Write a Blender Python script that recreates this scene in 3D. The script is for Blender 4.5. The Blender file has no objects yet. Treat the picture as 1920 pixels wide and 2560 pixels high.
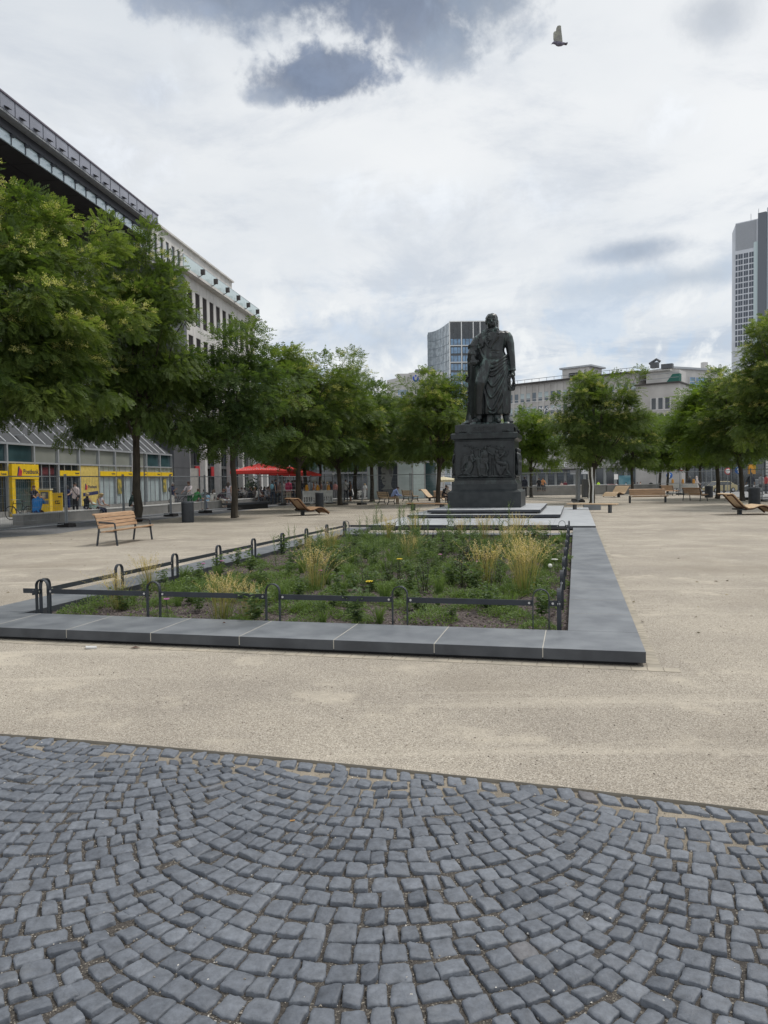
import bpy, bmesh, math, random
import numpy as np
from mathutils import Vector, Matrix, Euler, Quaternion
R = math.radians
sc = bpy.context.scene
COL = sc.collection
# ------------------------------------------------------------------ camera
FPX, CH = 1923.0, 1.75
PITCH, ROLL = R(-2.41), R(-0.83)
cam_d = bpy.data.cameras.new("camera")
cam = bpy.data.objects.new("camera", cam_d)
COL.objects.link(cam)
cam_d.sensor_fit = 'VERTICAL'; cam_d.sensor_height = 36.0; cam_d.sensor_width = 27.0
cam_d.lens = FPX / 2560 * 36.0
cam_d.clip_start = 0.05; cam_d.clip_end = 3000
cam.matrix_world = Matrix.Translation((0, 0, CH)) @ Matrix.Rotation(R(90) + PITCH, 4, 'X') @ Matrix.Rotation(ROLL, 4, 'Z')
sc.camera = cam
sc.render.resolution_x, sc.render.resolution_y = 768, 1024
# ------------------------------------------------------------------ light, sky, exposure
SUN_EL, SUN_AZ = R(60), R(62)       # azimuth clockwise from +Y
sd = bpy.data.lights.new("sun", 'SUN'); sd.energy = 1.9; sd.angle = R(12); sd.color = (1, 0.96, 0.9)
so = bpy.data.objects.new("sun", sd); COL.objects.link(so)
sdir = Vector((math.sin(SUN_AZ) * math.cos(SUN_EL), math.cos(SUN_AZ) * math.cos(SUN_EL), math.sin(SUN_EL)))
so.rotation_euler = sdir.to_track_quat('Z', 'Y').to_euler(); so.location = (0, 0, 60)
sc.view_settings.view_transform = 'Standard'; sc.view_settings.look = 'None'
sc.view_settings.exposure = 0.14; sc.view_settings.gamma = 1.0
W = bpy.data.worlds.new("World"); sc.world = W; W.use_nodes = True
wt = W.node_tree; wn = wt.nodes; wl = wt.links
wn.clear()
def wnode(t, **k):
    n = wn.new(t)
    for a, b in k.items(): setattr(n, a, b)
    return n
def wmath(op, a, b=None, clamp=False):
    n = wnode('ShaderNodeMath', operation=op, use_clamp=clamp)
    for i, x in enumerate((a, b)):
        if x is None: continue
        if isinstance(x, (int, float)): n.inputs[i].default_value = x
        else: wl.new(x, n.inputs[i])
    return n.outputs[0]
def wmix(f, a, b):
    n = wnode('ShaderNodeMix', data_type='RGBA')
    for i, x in ((0, f), (6, a), (7, b)):
        if isinstance(x, (int, float)): n.inputs[i].default_value = x
        elif isinstance(x, tuple): n.inputs[i].default_value = (*x, 1)
        else: wl.new(x, n.inputs[i])
    return n.outputs[2]
def wsmooth(x, lo, hi):
    n = wnode('ShaderNodeMapRange', interpolation_type='SMOOTHSTEP')
    wl.new(x, n.inputs[0]); n.inputs[1].default_value = lo; n.inputs[2].default_value = hi
    return n.outputs[0]
sky = wnode('ShaderNodeTexSky', sky_type='NISHITA', sun_disc=False, sun_elevation=SUN_EL, sun_rotation=SUN_AZ)
tc = wnode('ShaderNodeTexCoord')
sep = wnode('ShaderNodeSeparateXYZ'); wl.new(tc.outputs['Generated'], sep.inputs[0])
dx, dy, dz = sep.outputs
zz = wmath('ADD', wmath('MAXIMUM', dz, 0.0), 0.14)
cmb = wnode('ShaderNodeCombineXYZ')
wl.new(wmath('DIVIDE', dx, zz), cmb.inputs[0]); wl.new(wmath('DIVIDE', dy, zz), cmb.inputs[1]); wl.new(dz, cmb.inputs[2])
def wnoise(scale, detail=6, rough=0.6, off=(0, 0, 0), dist=0.0, vec=None):
    mp = wnode('ShaderNodeMapping'); wl.new(vec or cmb.outputs[0], mp.inputs[0]); mp.inputs[1].default_value = off
    n = wnode('ShaderNodeTexNoise'); wl.new(mp.outputs[0], n.inputs['Vector'])
    n.inputs['Scale'].default_value = scale; n.inputs['Detail'].default_value = detail
    n.inputs['Roughness'].default_value = rough; n.inputs['Distortion'].default_value = dist
    return n.outputs[0]
n1 = wnoise(0.55, 7, 0.55, (3.1, 1.2, 0)); n2 = wnoise(1.5, 9, 0.64, (7.7, 2.0, 0), 0.35)
GV = tc.outputs['Generated']
nd = wnoise(8.0, 5, 0.6, (1.5, 4.0, 2), 0.3, GV); nd2 = wnoise(24.0, 5, 0.6, (4.5, 1.0, 2), 0.3, GV); nd3 = wnoise(70.0, 4, 0.6, (2.5, 3.0, 1), 0.2, GV)
az = wmath('ARCTAN2', dx, dy); el = wmath('ARCSINE', dz)
# veil of high cloud over the blue sky (strength 0.1 below, so 9 is a bright white)
veil = wmix(wsmooth(n1, 0.34, 0.66), (6.8, 7.15, 7.5), (8.7, 8.8, 8.8))
veil = wmix(wmath('MULTIPLY', wsmooth(n2, 0.47, 0.66), 0.6), veil, (5.4, 5.85, 6.5))
low = wsmooth(el, 0.34, 0.10)
veil = wmix(wmath('MULTIPLY', low, wmath('MULTIPLY', wsmooth(n2, 0.42, 0.60), 0.8)), veil, (4.7, 5.4, 6.4))
puff = wmath('ADD', wmath('MULTIPLY', nd, 0.65), wmath('MULTIPLY', nd2, 0.35))
veil = wmix(wmath('MULTIPLY', low, wmath('MULTIPLY', wsmooth(puff, 0.50, 0.57), 0.75)), veil, (9.0, 9.1, 9.0))
blue = wmath('MULTIPLY', wmath('MULTIPLY', wsmooth(puff, 0.49, 0.40), wsmooth(el, 0.30, 0.12)), 0.5)
veil = wmix(blue, veil, (4.4, 5.8, 7.6)); skycol = wmix(0.08, veil, sky.outputs[0])
ragged = wmath('ADD', wmath('ADD', wmath('MULTIPLY', wmath('SUBTRACT', nd, 0.5), 1.5), wmath('MULTIPLY', wmath('SUBTRACT', nd2, 0.5), 1.5)), wmath('MULTIPLY', wmath('SUBTRACT', nd3, 0.5), 0.7))
body = wsmooth(wmath('ADD', wmath('MULTIPLY', nd2, 0.6), wmath('MULTIPLY', nd, 0.4)), 0.36, 0.62)
def cloud(px, py, hw, hh, amt, col, edge=0.4, tilt=0.0, lit=1.45, warp=1.0):
    """a heavier cloud bank standing in one direction of the sky"""
    ax = math.atan2(px - 960, FPX); ey = math.atan2(1199 - py, FPX) * math.cos(ax)
    w, h = hw / FPX, hh / FPX
    u = wmath('DIVIDE', wmath('SUBTRACT', az, ax), w); v = wmath('SUBTRACT', wmath('DIVIDE', wmath('SUBTRACT', el, ey), h), wmath('MULTIPLY', u, tilt))
    r = wmath('SQRT', wmath('ADD', wmath('MULTIPLY', u, u), wmath('MULTIPLY', v, v)))
    f = wmath('ADD', r, wmath('MULTIPLY', ragged, warp))
    m = wmath('MULTIPLY', wsmooth(f, 1.0 + edge * 0.5, 1.0 - edge), amt)
    global skycol
    c = wmix(body, tuple(x * lit for x in col), col)
    skycol = wmix(m, skycol, c)
DC = (1.7, 2.1, 2.9)
cloud(600, -70, 330, 120, 0.95, (2.1, 2.55, 3.35), 0.45, 0.0, 1.2, 0.6)
cloud(1010, -50, 320, 130, 0.97, DC, 0.4, 0.0, 1.2, 0.6)
cloud(1050, 75, 130, 75, 0.9, (2.0, 2.4, 3.2), 0.5, 0.0, 1.2, 0.8)
cloud(1130, 150, 85, 55, 0.8, (2.6, 3.1, 3.9), 0.6, 0.0, 1.25, 0.9)
cloud(1230, 0, 150, 120, 0.85, (2.5, 3.0, 3.8), 0.6, 0.0, 1.25, 0.9)
cloud(450, 20, 110, 40, 0.8, (2.8, 3.3, 4.2), 0.6, 0.0, 1.25, 0.9)
cloud(740, 226, 110, 44, 0.92, (2.0, 2.4, 3.2), 0.6, 0.0, 1.3, 1.1)
cloud(835, 208, 130, 56, 0.96, DC, 0.5, 0.15, 1.3, 1.1)
cloud(690, 256, 85, 26, 0.8, (2.6, 3.1, 4.0), 0.6, 0.0, 1.2, 0.8)
cloud(1790, 65, 85, 55, 0.75, (4.0, 4.4, 5.0), 0.9, 0.0, 1.15, 0.7)
cloud(420, 240, 44, 38, 0.7, (4.8, 5.2, 5.8), 0.9)
cloud(500, 170, 60, 70, 0.4, (5.4, 5.8, 6.3), 0.9)
cloud(1590, 642, 115, 28, 0.85, (3.3, 3.9, 4.8), 0.8, 0.2, 1.15, 0.6)
cloud(1690, 712, 330, 32, 0.75, (4.0, 4.7, 5.6), 0.9, 0.3, 1.15, 0.6)
cloud(960, 850, 230, 70, 0.7, (3.9, 4.7, 5.8), 0.9, 0.0, 1.3, 0.9)
cloud(640, 980, 90, 80, 0.55, (3.9, 5.1, 6.8), 0.9)
cloud(330, 400, 130, 50, 0.45, (5.6, 5.9, 6.4), 1.0)
cloud(1660, 320, 80, 45, 0.4, (5.9, 6.2, 6.6), 1.0)
cloud(1100, 520, 420, 60, 0.35, (5.8, 6.2, 6.7), 1.0, -0.2)
bg = wnode('ShaderNodeBackground'); bg.inputs[1].default_value = 0.1
wl.new(skycol, bg.inputs[0])
wo = wnode('ShaderNodeOutputWorld'); wl.new(bg.outputs[0], wo.inputs[0])
# ------------------------------------------------------------------ pixel -> world helpers
_cp, _sp = math.cos(PITCH), math.sin(PITCH)
_f = Vector((0, _cp, _sp)); _u0 = Vector((0, -_sp, _cp)); _r0 = Vector((1, 0, 0))
_c, _s = math.cos(ROLL), math.sin(ROLL)
_rt = _r0 * _c + _u0 * _s; _up = _u0 * _c - _r0 * _s
def ray(px, py): return _f + _rt * ((px - 960) / FPX) + _up * ((1280 - py) / FPX)
def ground_z(x, y):
    t = min(1, max(0, (y - 66) / 64.0)); return -1.0 * t * t * (3 - 2 * t)
def G(px, py, z=None):
    """point of the ground (or of a level z) seen at a photo pixel"""
    d = ray(px, py); zt = z if z is not None else 0.0
    for _ in range(1 if z is not None else 25):
        t = (zt - CH) / d.z if d.z < -1e-4 else 400
        p = Vector((0, 0, CH)) + d * t
        if z is None: zt = 0.5 * zt + 0.5 * ground_z(p.x, p.y)
    return Vector((p.x, p.y, zt))
def atY(px, py, Y):
    d = ray(px, py); return Vector((0, 0, CH)) + d * (Y / d.y)
def base(px, Y):
    p = atY(px, 1200, Y); return Vector((p.x, p.y, ground_z(p.x, p.y)))
A0 = Vector((2.3815, 6.9747, 0)); VV = Vector((0.2420, 0.9703, 0)).normalized(); UU = Vector((VV.y, -VV.x, 0))
BED_ROT = math.atan2(UU.y, UU.x)
def uv(u, v, z=0): return A0 + UU * u + VV * v + Vector((0, 0, z))
# ------------------------------------------------------------------ object helpers
rng = random.Random(7)
nrg = np.random.default_rng(11)
def tag(o, label=None, cat=None, group=None, kind=None):
    if label: o['label'] = label
    if cat: o['category'] = cat
    if group: o['group'] = group
    if kind: o['kind'] = kind
    return o
def thing(name, label, cat, loc=(0, 0, 0), rz=0.0, group=None):
    o = bpy.data.objects.new(name, None); COL.objects.link(o)
    o.empty_display_size = 0.2
    o.location = loc; o.rotation_euler = (0, 0, rz)
    return tag(o, label, cat, group)
def link(name, me, parent=None, loc=(0, 0, 0), rot=(0, 0, 0), scale=(1, 1, 1)):
    o = bpy.data.objects.new(name, me); COL.objects.link(o)
    o.location = loc; o.rotation_euler = rot; o.scale = scale
    if parent: o.parent = parent
    return o
def kids(o): return [c for c in bpy.data.objects if c.parent == o]
def copy_tree(o, label=None, parent=None, loc=None, rz=None, scale=None):
    c = o.copy(); COL.objects.link(c)
    if parent: c.parent = parent
    if label: c['label'] = label
    if loc is not None: c.location = loc
    if rz is not None: c.rotation_euler = (0, 0, rz)
    if scale is not None: c.scale = scale if not isinstance(scale, (int, float)) else (scale,) * 3
    for ch in o.children: copy_tree(ch, None, c)
    return c
class MB:
    """collects shapes and links them as one mesh object"""
    def __init__(s, M=None): s.v, s.f, s.m, s.M, s.sm = [], [], [], M or Matrix(), []
    def add(s, vs, fs, mi=0, smooth=False):
        o = len(s.v); s.v += [tuple(s.M @ Vector(p)) for p in vs]
        for f in fs: s.f.append([i + o for i in f]); s.m.append(mi); s.sm.append(smooth)
    def box(s, c, d, rot=None, mi=0):
        hx, hy, hz = d[0] / 2, d[1] / 2, d[2] / 2
        P = [Vector((x, y, z)) for x in (-hx, hx) for y in (-hy, hy) for z in (-hz, hz)]
        if rot is not None:
            q = Euler(rot).to_matrix() if not isinstance(rot, Matrix) else rot
            P = [q @ p for p in P]
        c = Vector(c)
        s.add([p + c for p in P], [(0, 1, 3, 2), (4, 6, 7, 5), (0, 4, 5, 1), (2, 3, 7, 6), (0, 2, 6, 4), (1, 5, 7, 3)], mi)
        return s
    def bx(s, x0, x1, y0, y1, z0, z1, mi=0): return s.box(((x0 + x1) / 2, (y0 + y1) / 2, (z0 + z1) / 2), (abs(x1 - x0), abs(y1 - y0), abs(z1 - z0)), None, mi)
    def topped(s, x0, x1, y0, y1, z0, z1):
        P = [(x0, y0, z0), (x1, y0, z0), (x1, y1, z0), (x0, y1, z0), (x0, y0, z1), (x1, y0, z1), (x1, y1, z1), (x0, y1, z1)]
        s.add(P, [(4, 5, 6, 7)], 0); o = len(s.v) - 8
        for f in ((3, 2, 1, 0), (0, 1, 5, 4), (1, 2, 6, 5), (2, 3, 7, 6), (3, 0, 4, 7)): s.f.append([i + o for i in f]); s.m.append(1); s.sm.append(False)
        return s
    def frustum(s, x0, x1, y0, y1, z0, X0, X1, Y0, Y1, z1, mi=0):
        P = [(x0, y0, z0), (x1, y0, z0), (x1, y1, z0), (x0, y1, z0), (X0, Y0, z1), (X1, Y0, z1), (X1, Y1, z1), (X0, Y1, z1)]
        s.add(P, [(3, 2, 1, 0), (4, 5, 6, 7), (0, 1, 5, 4), (1, 2, 6, 5), (2, 3, 7, 6), (3, 0, 4, 7)], mi); return s
    def tube(s, path, rad, n=8, mi=0, smooth=True, flat=None, cap=True):
        path = [Vector(p) for p in path]; k = len(path)
        if not hasattr(rad, '__len__'): rad = [rad] * k
        ref = None; vs = []
        for i in range(k):
            t = (path[min(i + 1, k - 1)] - path[max(i - 1, 0)])
            t = t.normalized() if t.length > 1e-9 else Vector((0, 0, 1))
            if ref is None:
                ref = Vector((0, 0, 1)) if abs(t.z) < 0.9 else Vector((1, 0, 0))
            a = (ref - t * ref.dot(t)); a = a.normalized() if a.length > 1e-6 else t.orthogonal().normalized()
            ref = a; b = t.cross(a)
            for j in range(n):
                w = 2 * math.pi * j / n
                ca, cb = math.cos(w) * rad[i], math.sin(w) * rad[i]
                if flat: ca, cb = ca * flat[0], cb * flat[1]
                vs.append(path[i] + a * ca + b * cb)
        fs = []
        for i in range(k - 1):
            for j in range(n):
                j2 = (j + 1) % n
                fs.append((i * n + j, i * n + j2, (i + 1) * n + j2, (i + 1) * n + j))
        s.add(vs, fs, mi, smooth)
        if cap:
            s.add(vs[:n], [tuple(range(n))[::-1]], mi); s.add(vs[-n:], [tuple(range(n))], mi)
        return s
    def lathe(s, prof, c=(0, 0, 0), n=20, mi=0, smooth=True, cap=True):
        vs = [(c[0] + r * math.cos(2 * math.pi * j / n), c[1] + r * math.sin(2 * math.pi * j / n), c[2] + z) for r, z in prof for j in range(n)]
        k = len(prof)
        s.add(vs, [(i * n + j, i * n + (j + 1) % n, (i + 1) * n + (j + 1) % n, (i + 1) * n + j) for i in range(k - 1) for j in range(n)], mi, smooth)
        if cap:
            s.add(vs[:n], [tuple(range(n))[::-1]], mi); s.add(vs[-n:], [tuple(range(n))], mi)
        return s
    def ell(s, c, r, n=12, m=8, mi=0, rot=None):
        vs = [(0, 0, 1)] + [(math.sin(math.pi * i / m) * math.cos(2 * math.pi * j / n), math.sin(math.pi * i / m) * math.sin(2 * math.pi * j / n), math.cos(math.pi * i / m)) for i in range(1, m) for j in range(n)] + [(0, 0, -1)]
        q = Euler(rot).to_matrix() if rot is not None else Matrix.Identity(3)
        c = Vector(c); P = [c + q @ Vector((p[0] * r[0], p[1] * r[1], p[2] * r[2])) for p in vs]
        fs = [(0, 1 + j, 1 + (j + 1) % n) for j in range(n)]
        for i in range(m - 2):
            for j in range(n):
                fs.append((1 + i * n + j, 1 + (i + 1) * n + j, 1 + (i + 1) * n + (j + 1) % n, 1 + i * n + (j + 1) % n))
        L = len(vs) - 1
        fs += [(L, 1 + (m - 2) * n + (j + 1) % n, 1 + (m - 2) * n + j) for j in range(n)]
        s.add(P, fs, mi, True); return s
    def prism(s, poly, ax, lo, hi, mi=0):
        """polygon in the plane normal to axis ax, extruded lo..hi"""
        def P(a, b, t): return {'x': (t, a, b), 'y': (a, t, b), 'z': (a, b, t)}[ax]
        n = len(poly)
        vs = [P(a, b, lo) for a, b in poly] + [P(a, b, hi) for a, b in poly]
        s.add(vs, [tuple(range(n)), tuple(range(n, 2 * n))[::-1]] + [(i, i + n, (i + 1) % n + n, (i + 1) % n) for i in range(n)], mi); return s
    def quad(s, a, b, c, d, mi=0): s.add([a, b, c, d], [(0, 1, 2, 3)], mi); return s
    def mesh(s, name, mats):
        me = bpy.data.meshes.new(name); me.from_pydata(s.v, [], s.f)
        for m in (mats if isinstance(mats, (list, tuple)) else [mats]): me.materials.append(m)
        me.polygons.foreach_set('material_index', s.m); me.polygons.foreach_set('use_smooth', s.sm)
        bm = bmesh.new(); bm.from_mesh(me); bmesh.ops.recalc_face_normals(bm, faces=bm.faces); bm.to_mesh(me); bm.free()
        me.update(); return me
    def split(s, name, mats, parent=None, loc=(0, 0, 0), rot=(0, 0, 0), tol=.004):
        """the same shapes, but every piece that touches no other becomes a part of its own"""
        p = list(range(len(s.v)))
        def f(a):
            while p[a] != a: p[a] = p[p[a]]; a = p[a]
            return a
        for q in s.f:
            for b in q[1:]: p[f(b)] = f(q[0])
        B = {}
        for i, c in enumerate(s.v):
            b = B.setdefault(f(i), [list(c), list(c)])
            for k in range(3): b[0][k] = min(b[0][k], c[k]); b[1][k] = max(b[1][k], c[k])
        R_ = list(B); n = len(R_)
        for i in range(n):
            for j in range(i):
                a, b = B[R_[i]], B[R_[j]]
                if all(a[0][k] <= b[1][k] + tol and b[0][k] <= a[1][k] + tol for k in range(3)): p[f(R_[i])] = f(R_[j])
        groups = {}
        for i, q in enumerate(s.f): groups.setdefault(f(q[0]), []).append(i)
        out = []
        for fs_ in groups.values():
            m = MB(); mp = {}
            for i in fs_:
                for v in s.f[i]:
                    if v not in mp: mp[v] = len(m.v); m.v.append(s.v[v])
                m.f.append([mp[v] for v in s.f[i]]); m.m.append(s.m[i]); m.sm.append(s.sm[i])
            out.append(m.build(name, mats, parent, loc, rot))
        return out
    def build(s, name, mats, parent=None, loc=(0, 0, 0), rot=(0, 0, 0), bevel=0):
        o = link(name, s.mesh(name, mats), parent, loc, rot)
        if bevel:
            b = o.modifiers.new('bevel', 'BEVEL'); b.width = bevel; b.segments = 2; b.limit_method = 'ANGLE'
        return o
def np_mesh(name, V, F, mat, smooth=False, attr=None, mat_idx=None):
    """V (n,3), F (m,4) or (m,3); attr: per-vertex scalar attribute 'tone'"""
    me = bpy.data.meshes.new(name); V = np.asarray(V, np.float32); F = np.asarray(F, np.int32)
    me.vertices.add(len(V)); me.vertices.foreach_set('co', V.ravel())
    k = F.shape[1]
    me.loops.add(F.size); me.loops.foreach_set('vertex_index', F.ravel())
    me.polygons.add(len(F)); me.polygons.foreach_set('loop_start', np.arange(0, F.size, k, dtype=np.int32))
    me.polygons.foreach_set('loop_total', np.full(len(F), k, np.int32))
    for m in (mat if isinstance(mat, (list, tuple)) else [mat]): me.materials.append(m)
    if mat_idx is not None: me.polygons.foreach_set('material_index', np.asarray(mat_idx, np.int32))
    me.polygons.foreach_set('use_smooth', np.full(len(F), smooth))
    if attr is not None:
        a = me.attributes.new('tone', 'FLOAT', 'POINT'); a.data.foreach_set('value', np.asarray(attr, np.float32))
    me.update(calc_edges=True); me.validate(); return me
def evaluated(o, name):
    dg = bpy.context.evaluated_depsgraph_get()
    me = bpy.data.meshes.new_from_object(o.evaluated_get(dg)); me.name = name
    return me
def fused(mb, name, mats, voxel, smooth=2, parent=None, factor=0.5, loc=(0, 0, 0)):
    """voxel-fuse a collection of overlapping shapes into one continuous skin"""
    me = mb.mesh(name, mats); o = link('temporary', me)
    r = o.modifiers.new('r', 'REMESH'); r.mode = 'VOXEL'; r.voxel_size = voxel; r.use_smooth_shade = True
    if smooth:
        s_ = o.modifiers.new('s', 'SMOOTH'); s_.iterations = smooth; s_.factor = factor
    m2 = evaluated(o, name); bpy.data.objects.remove(o); bpy.data.meshes.remove(me)
    m2.polygons.foreach_set('use_smooth', np.ones(len(m2.polygons), bool))
    if not m2.materials:
        for m in (mats if isinstance(mats, (list, tuple)) else [mats]): m2.materials.append(m)
    return link(name, m2, parent, loc)
def text_mesh(body, size, depth, mat, name='lettering', parent=None, loc=(0, 0, 0), rot=(0, 0, 0), align='CENTER', shear=0.0, sx=1.0):
    cu = bpy.data.curves.new(name, 'FONT'); cu.body = body; cu.size = size; cu.extrude = depth; cu.align_x = align; cu.align_y = 'CENTER'
    cu.shear = shear; cu.resolution_u = 3; cu.space_character = 1.05
    o = link('temporary', cu); me = evaluated(o, name); bpy.data.objects.remove(o); bpy.data.curves.remove(cu)
    me.materials.clear(); me.materials.append(mat)
    return link(name, me, parent, loc, rot, (sx, 1, 1))
# ------------------------------------------------------------------ materials
def mat(name, col, rough=0.8, metal=0.0, var=0.12, scale=4.0, detail=5, bump=0.0, bscale=40.0, col2=None, spec=0.5, lo=0.35, hi=0.65, stretch=None, coat=0.0):
    m = bpy.data.materials.new(name); m.use_nodes = True
    nt = m.node_tree; n = nt.nodes; l = nt.links; p = n['Principled BSDF']
    p.inputs['Roughness'].default_value = rough; p.inputs['Metallic'].default_value = metal
    p.inputs['Specular IOR Level'].default_value = spec; p.inputs['Coat Weight'].default_value = coat
    t = n.new('ShaderNodeTexCoord'); mp = n.new('ShaderNodeMapping'); l.new(t.outputs['Object'], mp.inputs[0])
    if stretch: mp.inputs['Scale'].default_value = stretch
    no = n.new('ShaderNodeTexNoise'); l.new(mp.outputs[0], no.inputs['Vector']); no.inputs['Scale'].default_value = scale; no.inputs['Detail'].default_value = detail
    rp = n.new('ShaderNodeValToRGB'); l.new(no.outputs[0], rp.inputs[0])
    c2 = col2 if col2 else tuple(min(1, c * (1 + var)) for c in col)
    c1 = col if col2 else tuple(c * (1 - var) for c in col)
    rp.color_ramp.elements[0].position = lo; rp.color_ramp.elements[1].position = hi
    rp.color_ramp.elements[0].color = (*c1, 1); rp.color_ramp.elements[1].color = (*c2, 1)
    l.new(rp.outputs[0], p.inputs['Base Color'])
    if bump:
        nb = n.new('ShaderNodeTexNoise'); l.new(mp.outputs[0], nb.inputs['Vector']); nb.inputs['Scale'].default_value = bscale; nb.inputs['Detail'].default_value = 4
        b = n.new('ShaderNodeBump'); b.inputs['Strength'].default_value = bump; b.inputs['Distance'].default_value = 0.02
        l.new(nb.outputs[0], b.inputs['Height']); l.new(b.outputs[0], p.inputs['Normal'])
    return m
def leaf_mat(name, c1, c2, c3, trans=0.42, rough=0.55):
    m = bpy.data.materials.new(name); m.use_nodes = True
    nt = m.node_tree; n = nt.nodes; l = nt.links; n.remove(n['Principled BSDF']); out = n['Material Output']
    at = n.new('ShaderNodeAttribute'); at.attribute_name = 'tone'
    rp = n.new('ShaderNodeValToRGB'); l.new(at.outputs['Fac'], rp.inputs[0])
    e = rp.color_ramp.elements; e[0].color = (*c1, 1); e[1].color = (*c3, 1); e2 = e.new(0.5); e2.color = (*c2, 1)
    p = n.new('ShaderNodeBsdfPrincipled'); p.inputs['Roughness'].default_value = rough; p.inputs['Specular IOR Level'].default_value = 0.3
    l.new(rp.outputs[0], p.inputs['Base Color'])
    tr = n.new('ShaderNodeBsdfTranslucent')
    mx = n.new('ShaderNodeMix'); mx.data_type = 'RGBA'; mx.blend_type = 'MULTIPLY'; mx.inputs[0].default_value = 1
    l.new(rp.outputs[0], mx.inputs[6]); mx.inputs[7].default_value = (1.5, 1.6, 0.6, 1)
    l.new(mx.outputs[2], tr.inputs[0])
    ms = n.new('ShaderNodeMixShader'); ms.inputs[0].default_value = trans
    l.new(p.outputs[0], ms.inputs[1]); l.new(tr.outputs[0], ms.inputs[2]); l.new(ms.outputs[0], out.inputs[0])
    return m
def glass_mat(name, col, rough=0.06, spec=0.9, var=0.3, scale=0.5):
    return mat(name, col, rough, 0.0, var, scale, 2, spec=spec)
M = {}
M['steel_dark'] = mat('anthracite_paint', (0.030, 0.036, 0.045), 0.5, 0.0, 0.15, 8, spec=0.5)
M['steel'] = mat('galvanised_steel', (0.26, 0.28, 0.30), 0.5, 0.6, 0.15, 10)
M['bolt'] = mat('bright_bolt', (0.7, 0.7, 0.7), 0.3, 0.8, 0.05)
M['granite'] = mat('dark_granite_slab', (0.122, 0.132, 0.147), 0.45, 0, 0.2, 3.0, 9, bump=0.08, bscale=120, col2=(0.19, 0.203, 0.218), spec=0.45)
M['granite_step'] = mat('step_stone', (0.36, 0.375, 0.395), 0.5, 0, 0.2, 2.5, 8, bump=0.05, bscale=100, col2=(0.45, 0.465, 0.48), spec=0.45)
M['slab_side'] = mat('dark_slab_side', (0.050, 0.055, 0.064), 0.5, 0, 0.2, 3.0, 8, bump=0.08, bscale=120, col2=(0.080, 0.087, 0.098), spec=0.4)  # side faces of the kerb slabs, darker than their top faces
M['step_side'] = mat('dark_step_edge', (0.034, 0.038, 0.046), 0.5, 0, 0.2, 3.0, 8, col2=(0.055, 0.060, 0.07), spec=0.4)  # side faces of the steps, far darker than the treads
M['gap'] = mat('shadow_gap_stone', (0.03, 0.03, 0.032), 0.9)
M['concrete'] = mat('cast_concrete', (0.25, 0.245, 0.235), 0.85, 0, 0.12, 1.5, 8, bump=0.1, bscale=60)
M['concrete_top'] = mat('pale_concrete', (0.52, 0.52, 0.50), 0.85, 0, 0.12, 2, 8)
M['rubber'] = mat('black_rubber', (0.022, 0.021, 0.022), 0.85, 0, 0.2)
M['wood'] = mat('oiled_wood', (0.34, 0.205, 0.115), 0.55, 0, 0.25, 3.0, 6, stretch=(1, 12, 12), col2=(0.50, 0.33, 0.20))
M['wood_pale'] = mat('pale_wood', (0.52, 0.36, 0.21), 0.6, 0, 0.2, 3.0, 6, stretch=(1, 12, 12), col2=(0.66, 0.50, 0.33))
M['wood_dark'] = mat('red_brown_wood', (0.085, 0.036, 0.022), 0.55, 0, 0.25, 3.0, 6, stretch=(1, 10, 10))
M['white_paint'] = mat('white_paint', (0.78, 0.78, 0.76), 0.6, 0, 0.05)
M['yellow'] = mat('post_yellow', (0.78, 0.52, 0.012), 0.5, 0, 0.06)
M['black'] = mat('black_plastic', (0.012, 0.012, 0.013), 0.5)
M['bark'] = mat('bark', (0.060, 0.050, 0.038), 0.95, 0, 0.35, 6, 8, bump=0.8, bscale=25, stretch=(1, 1, 0.25))
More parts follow.
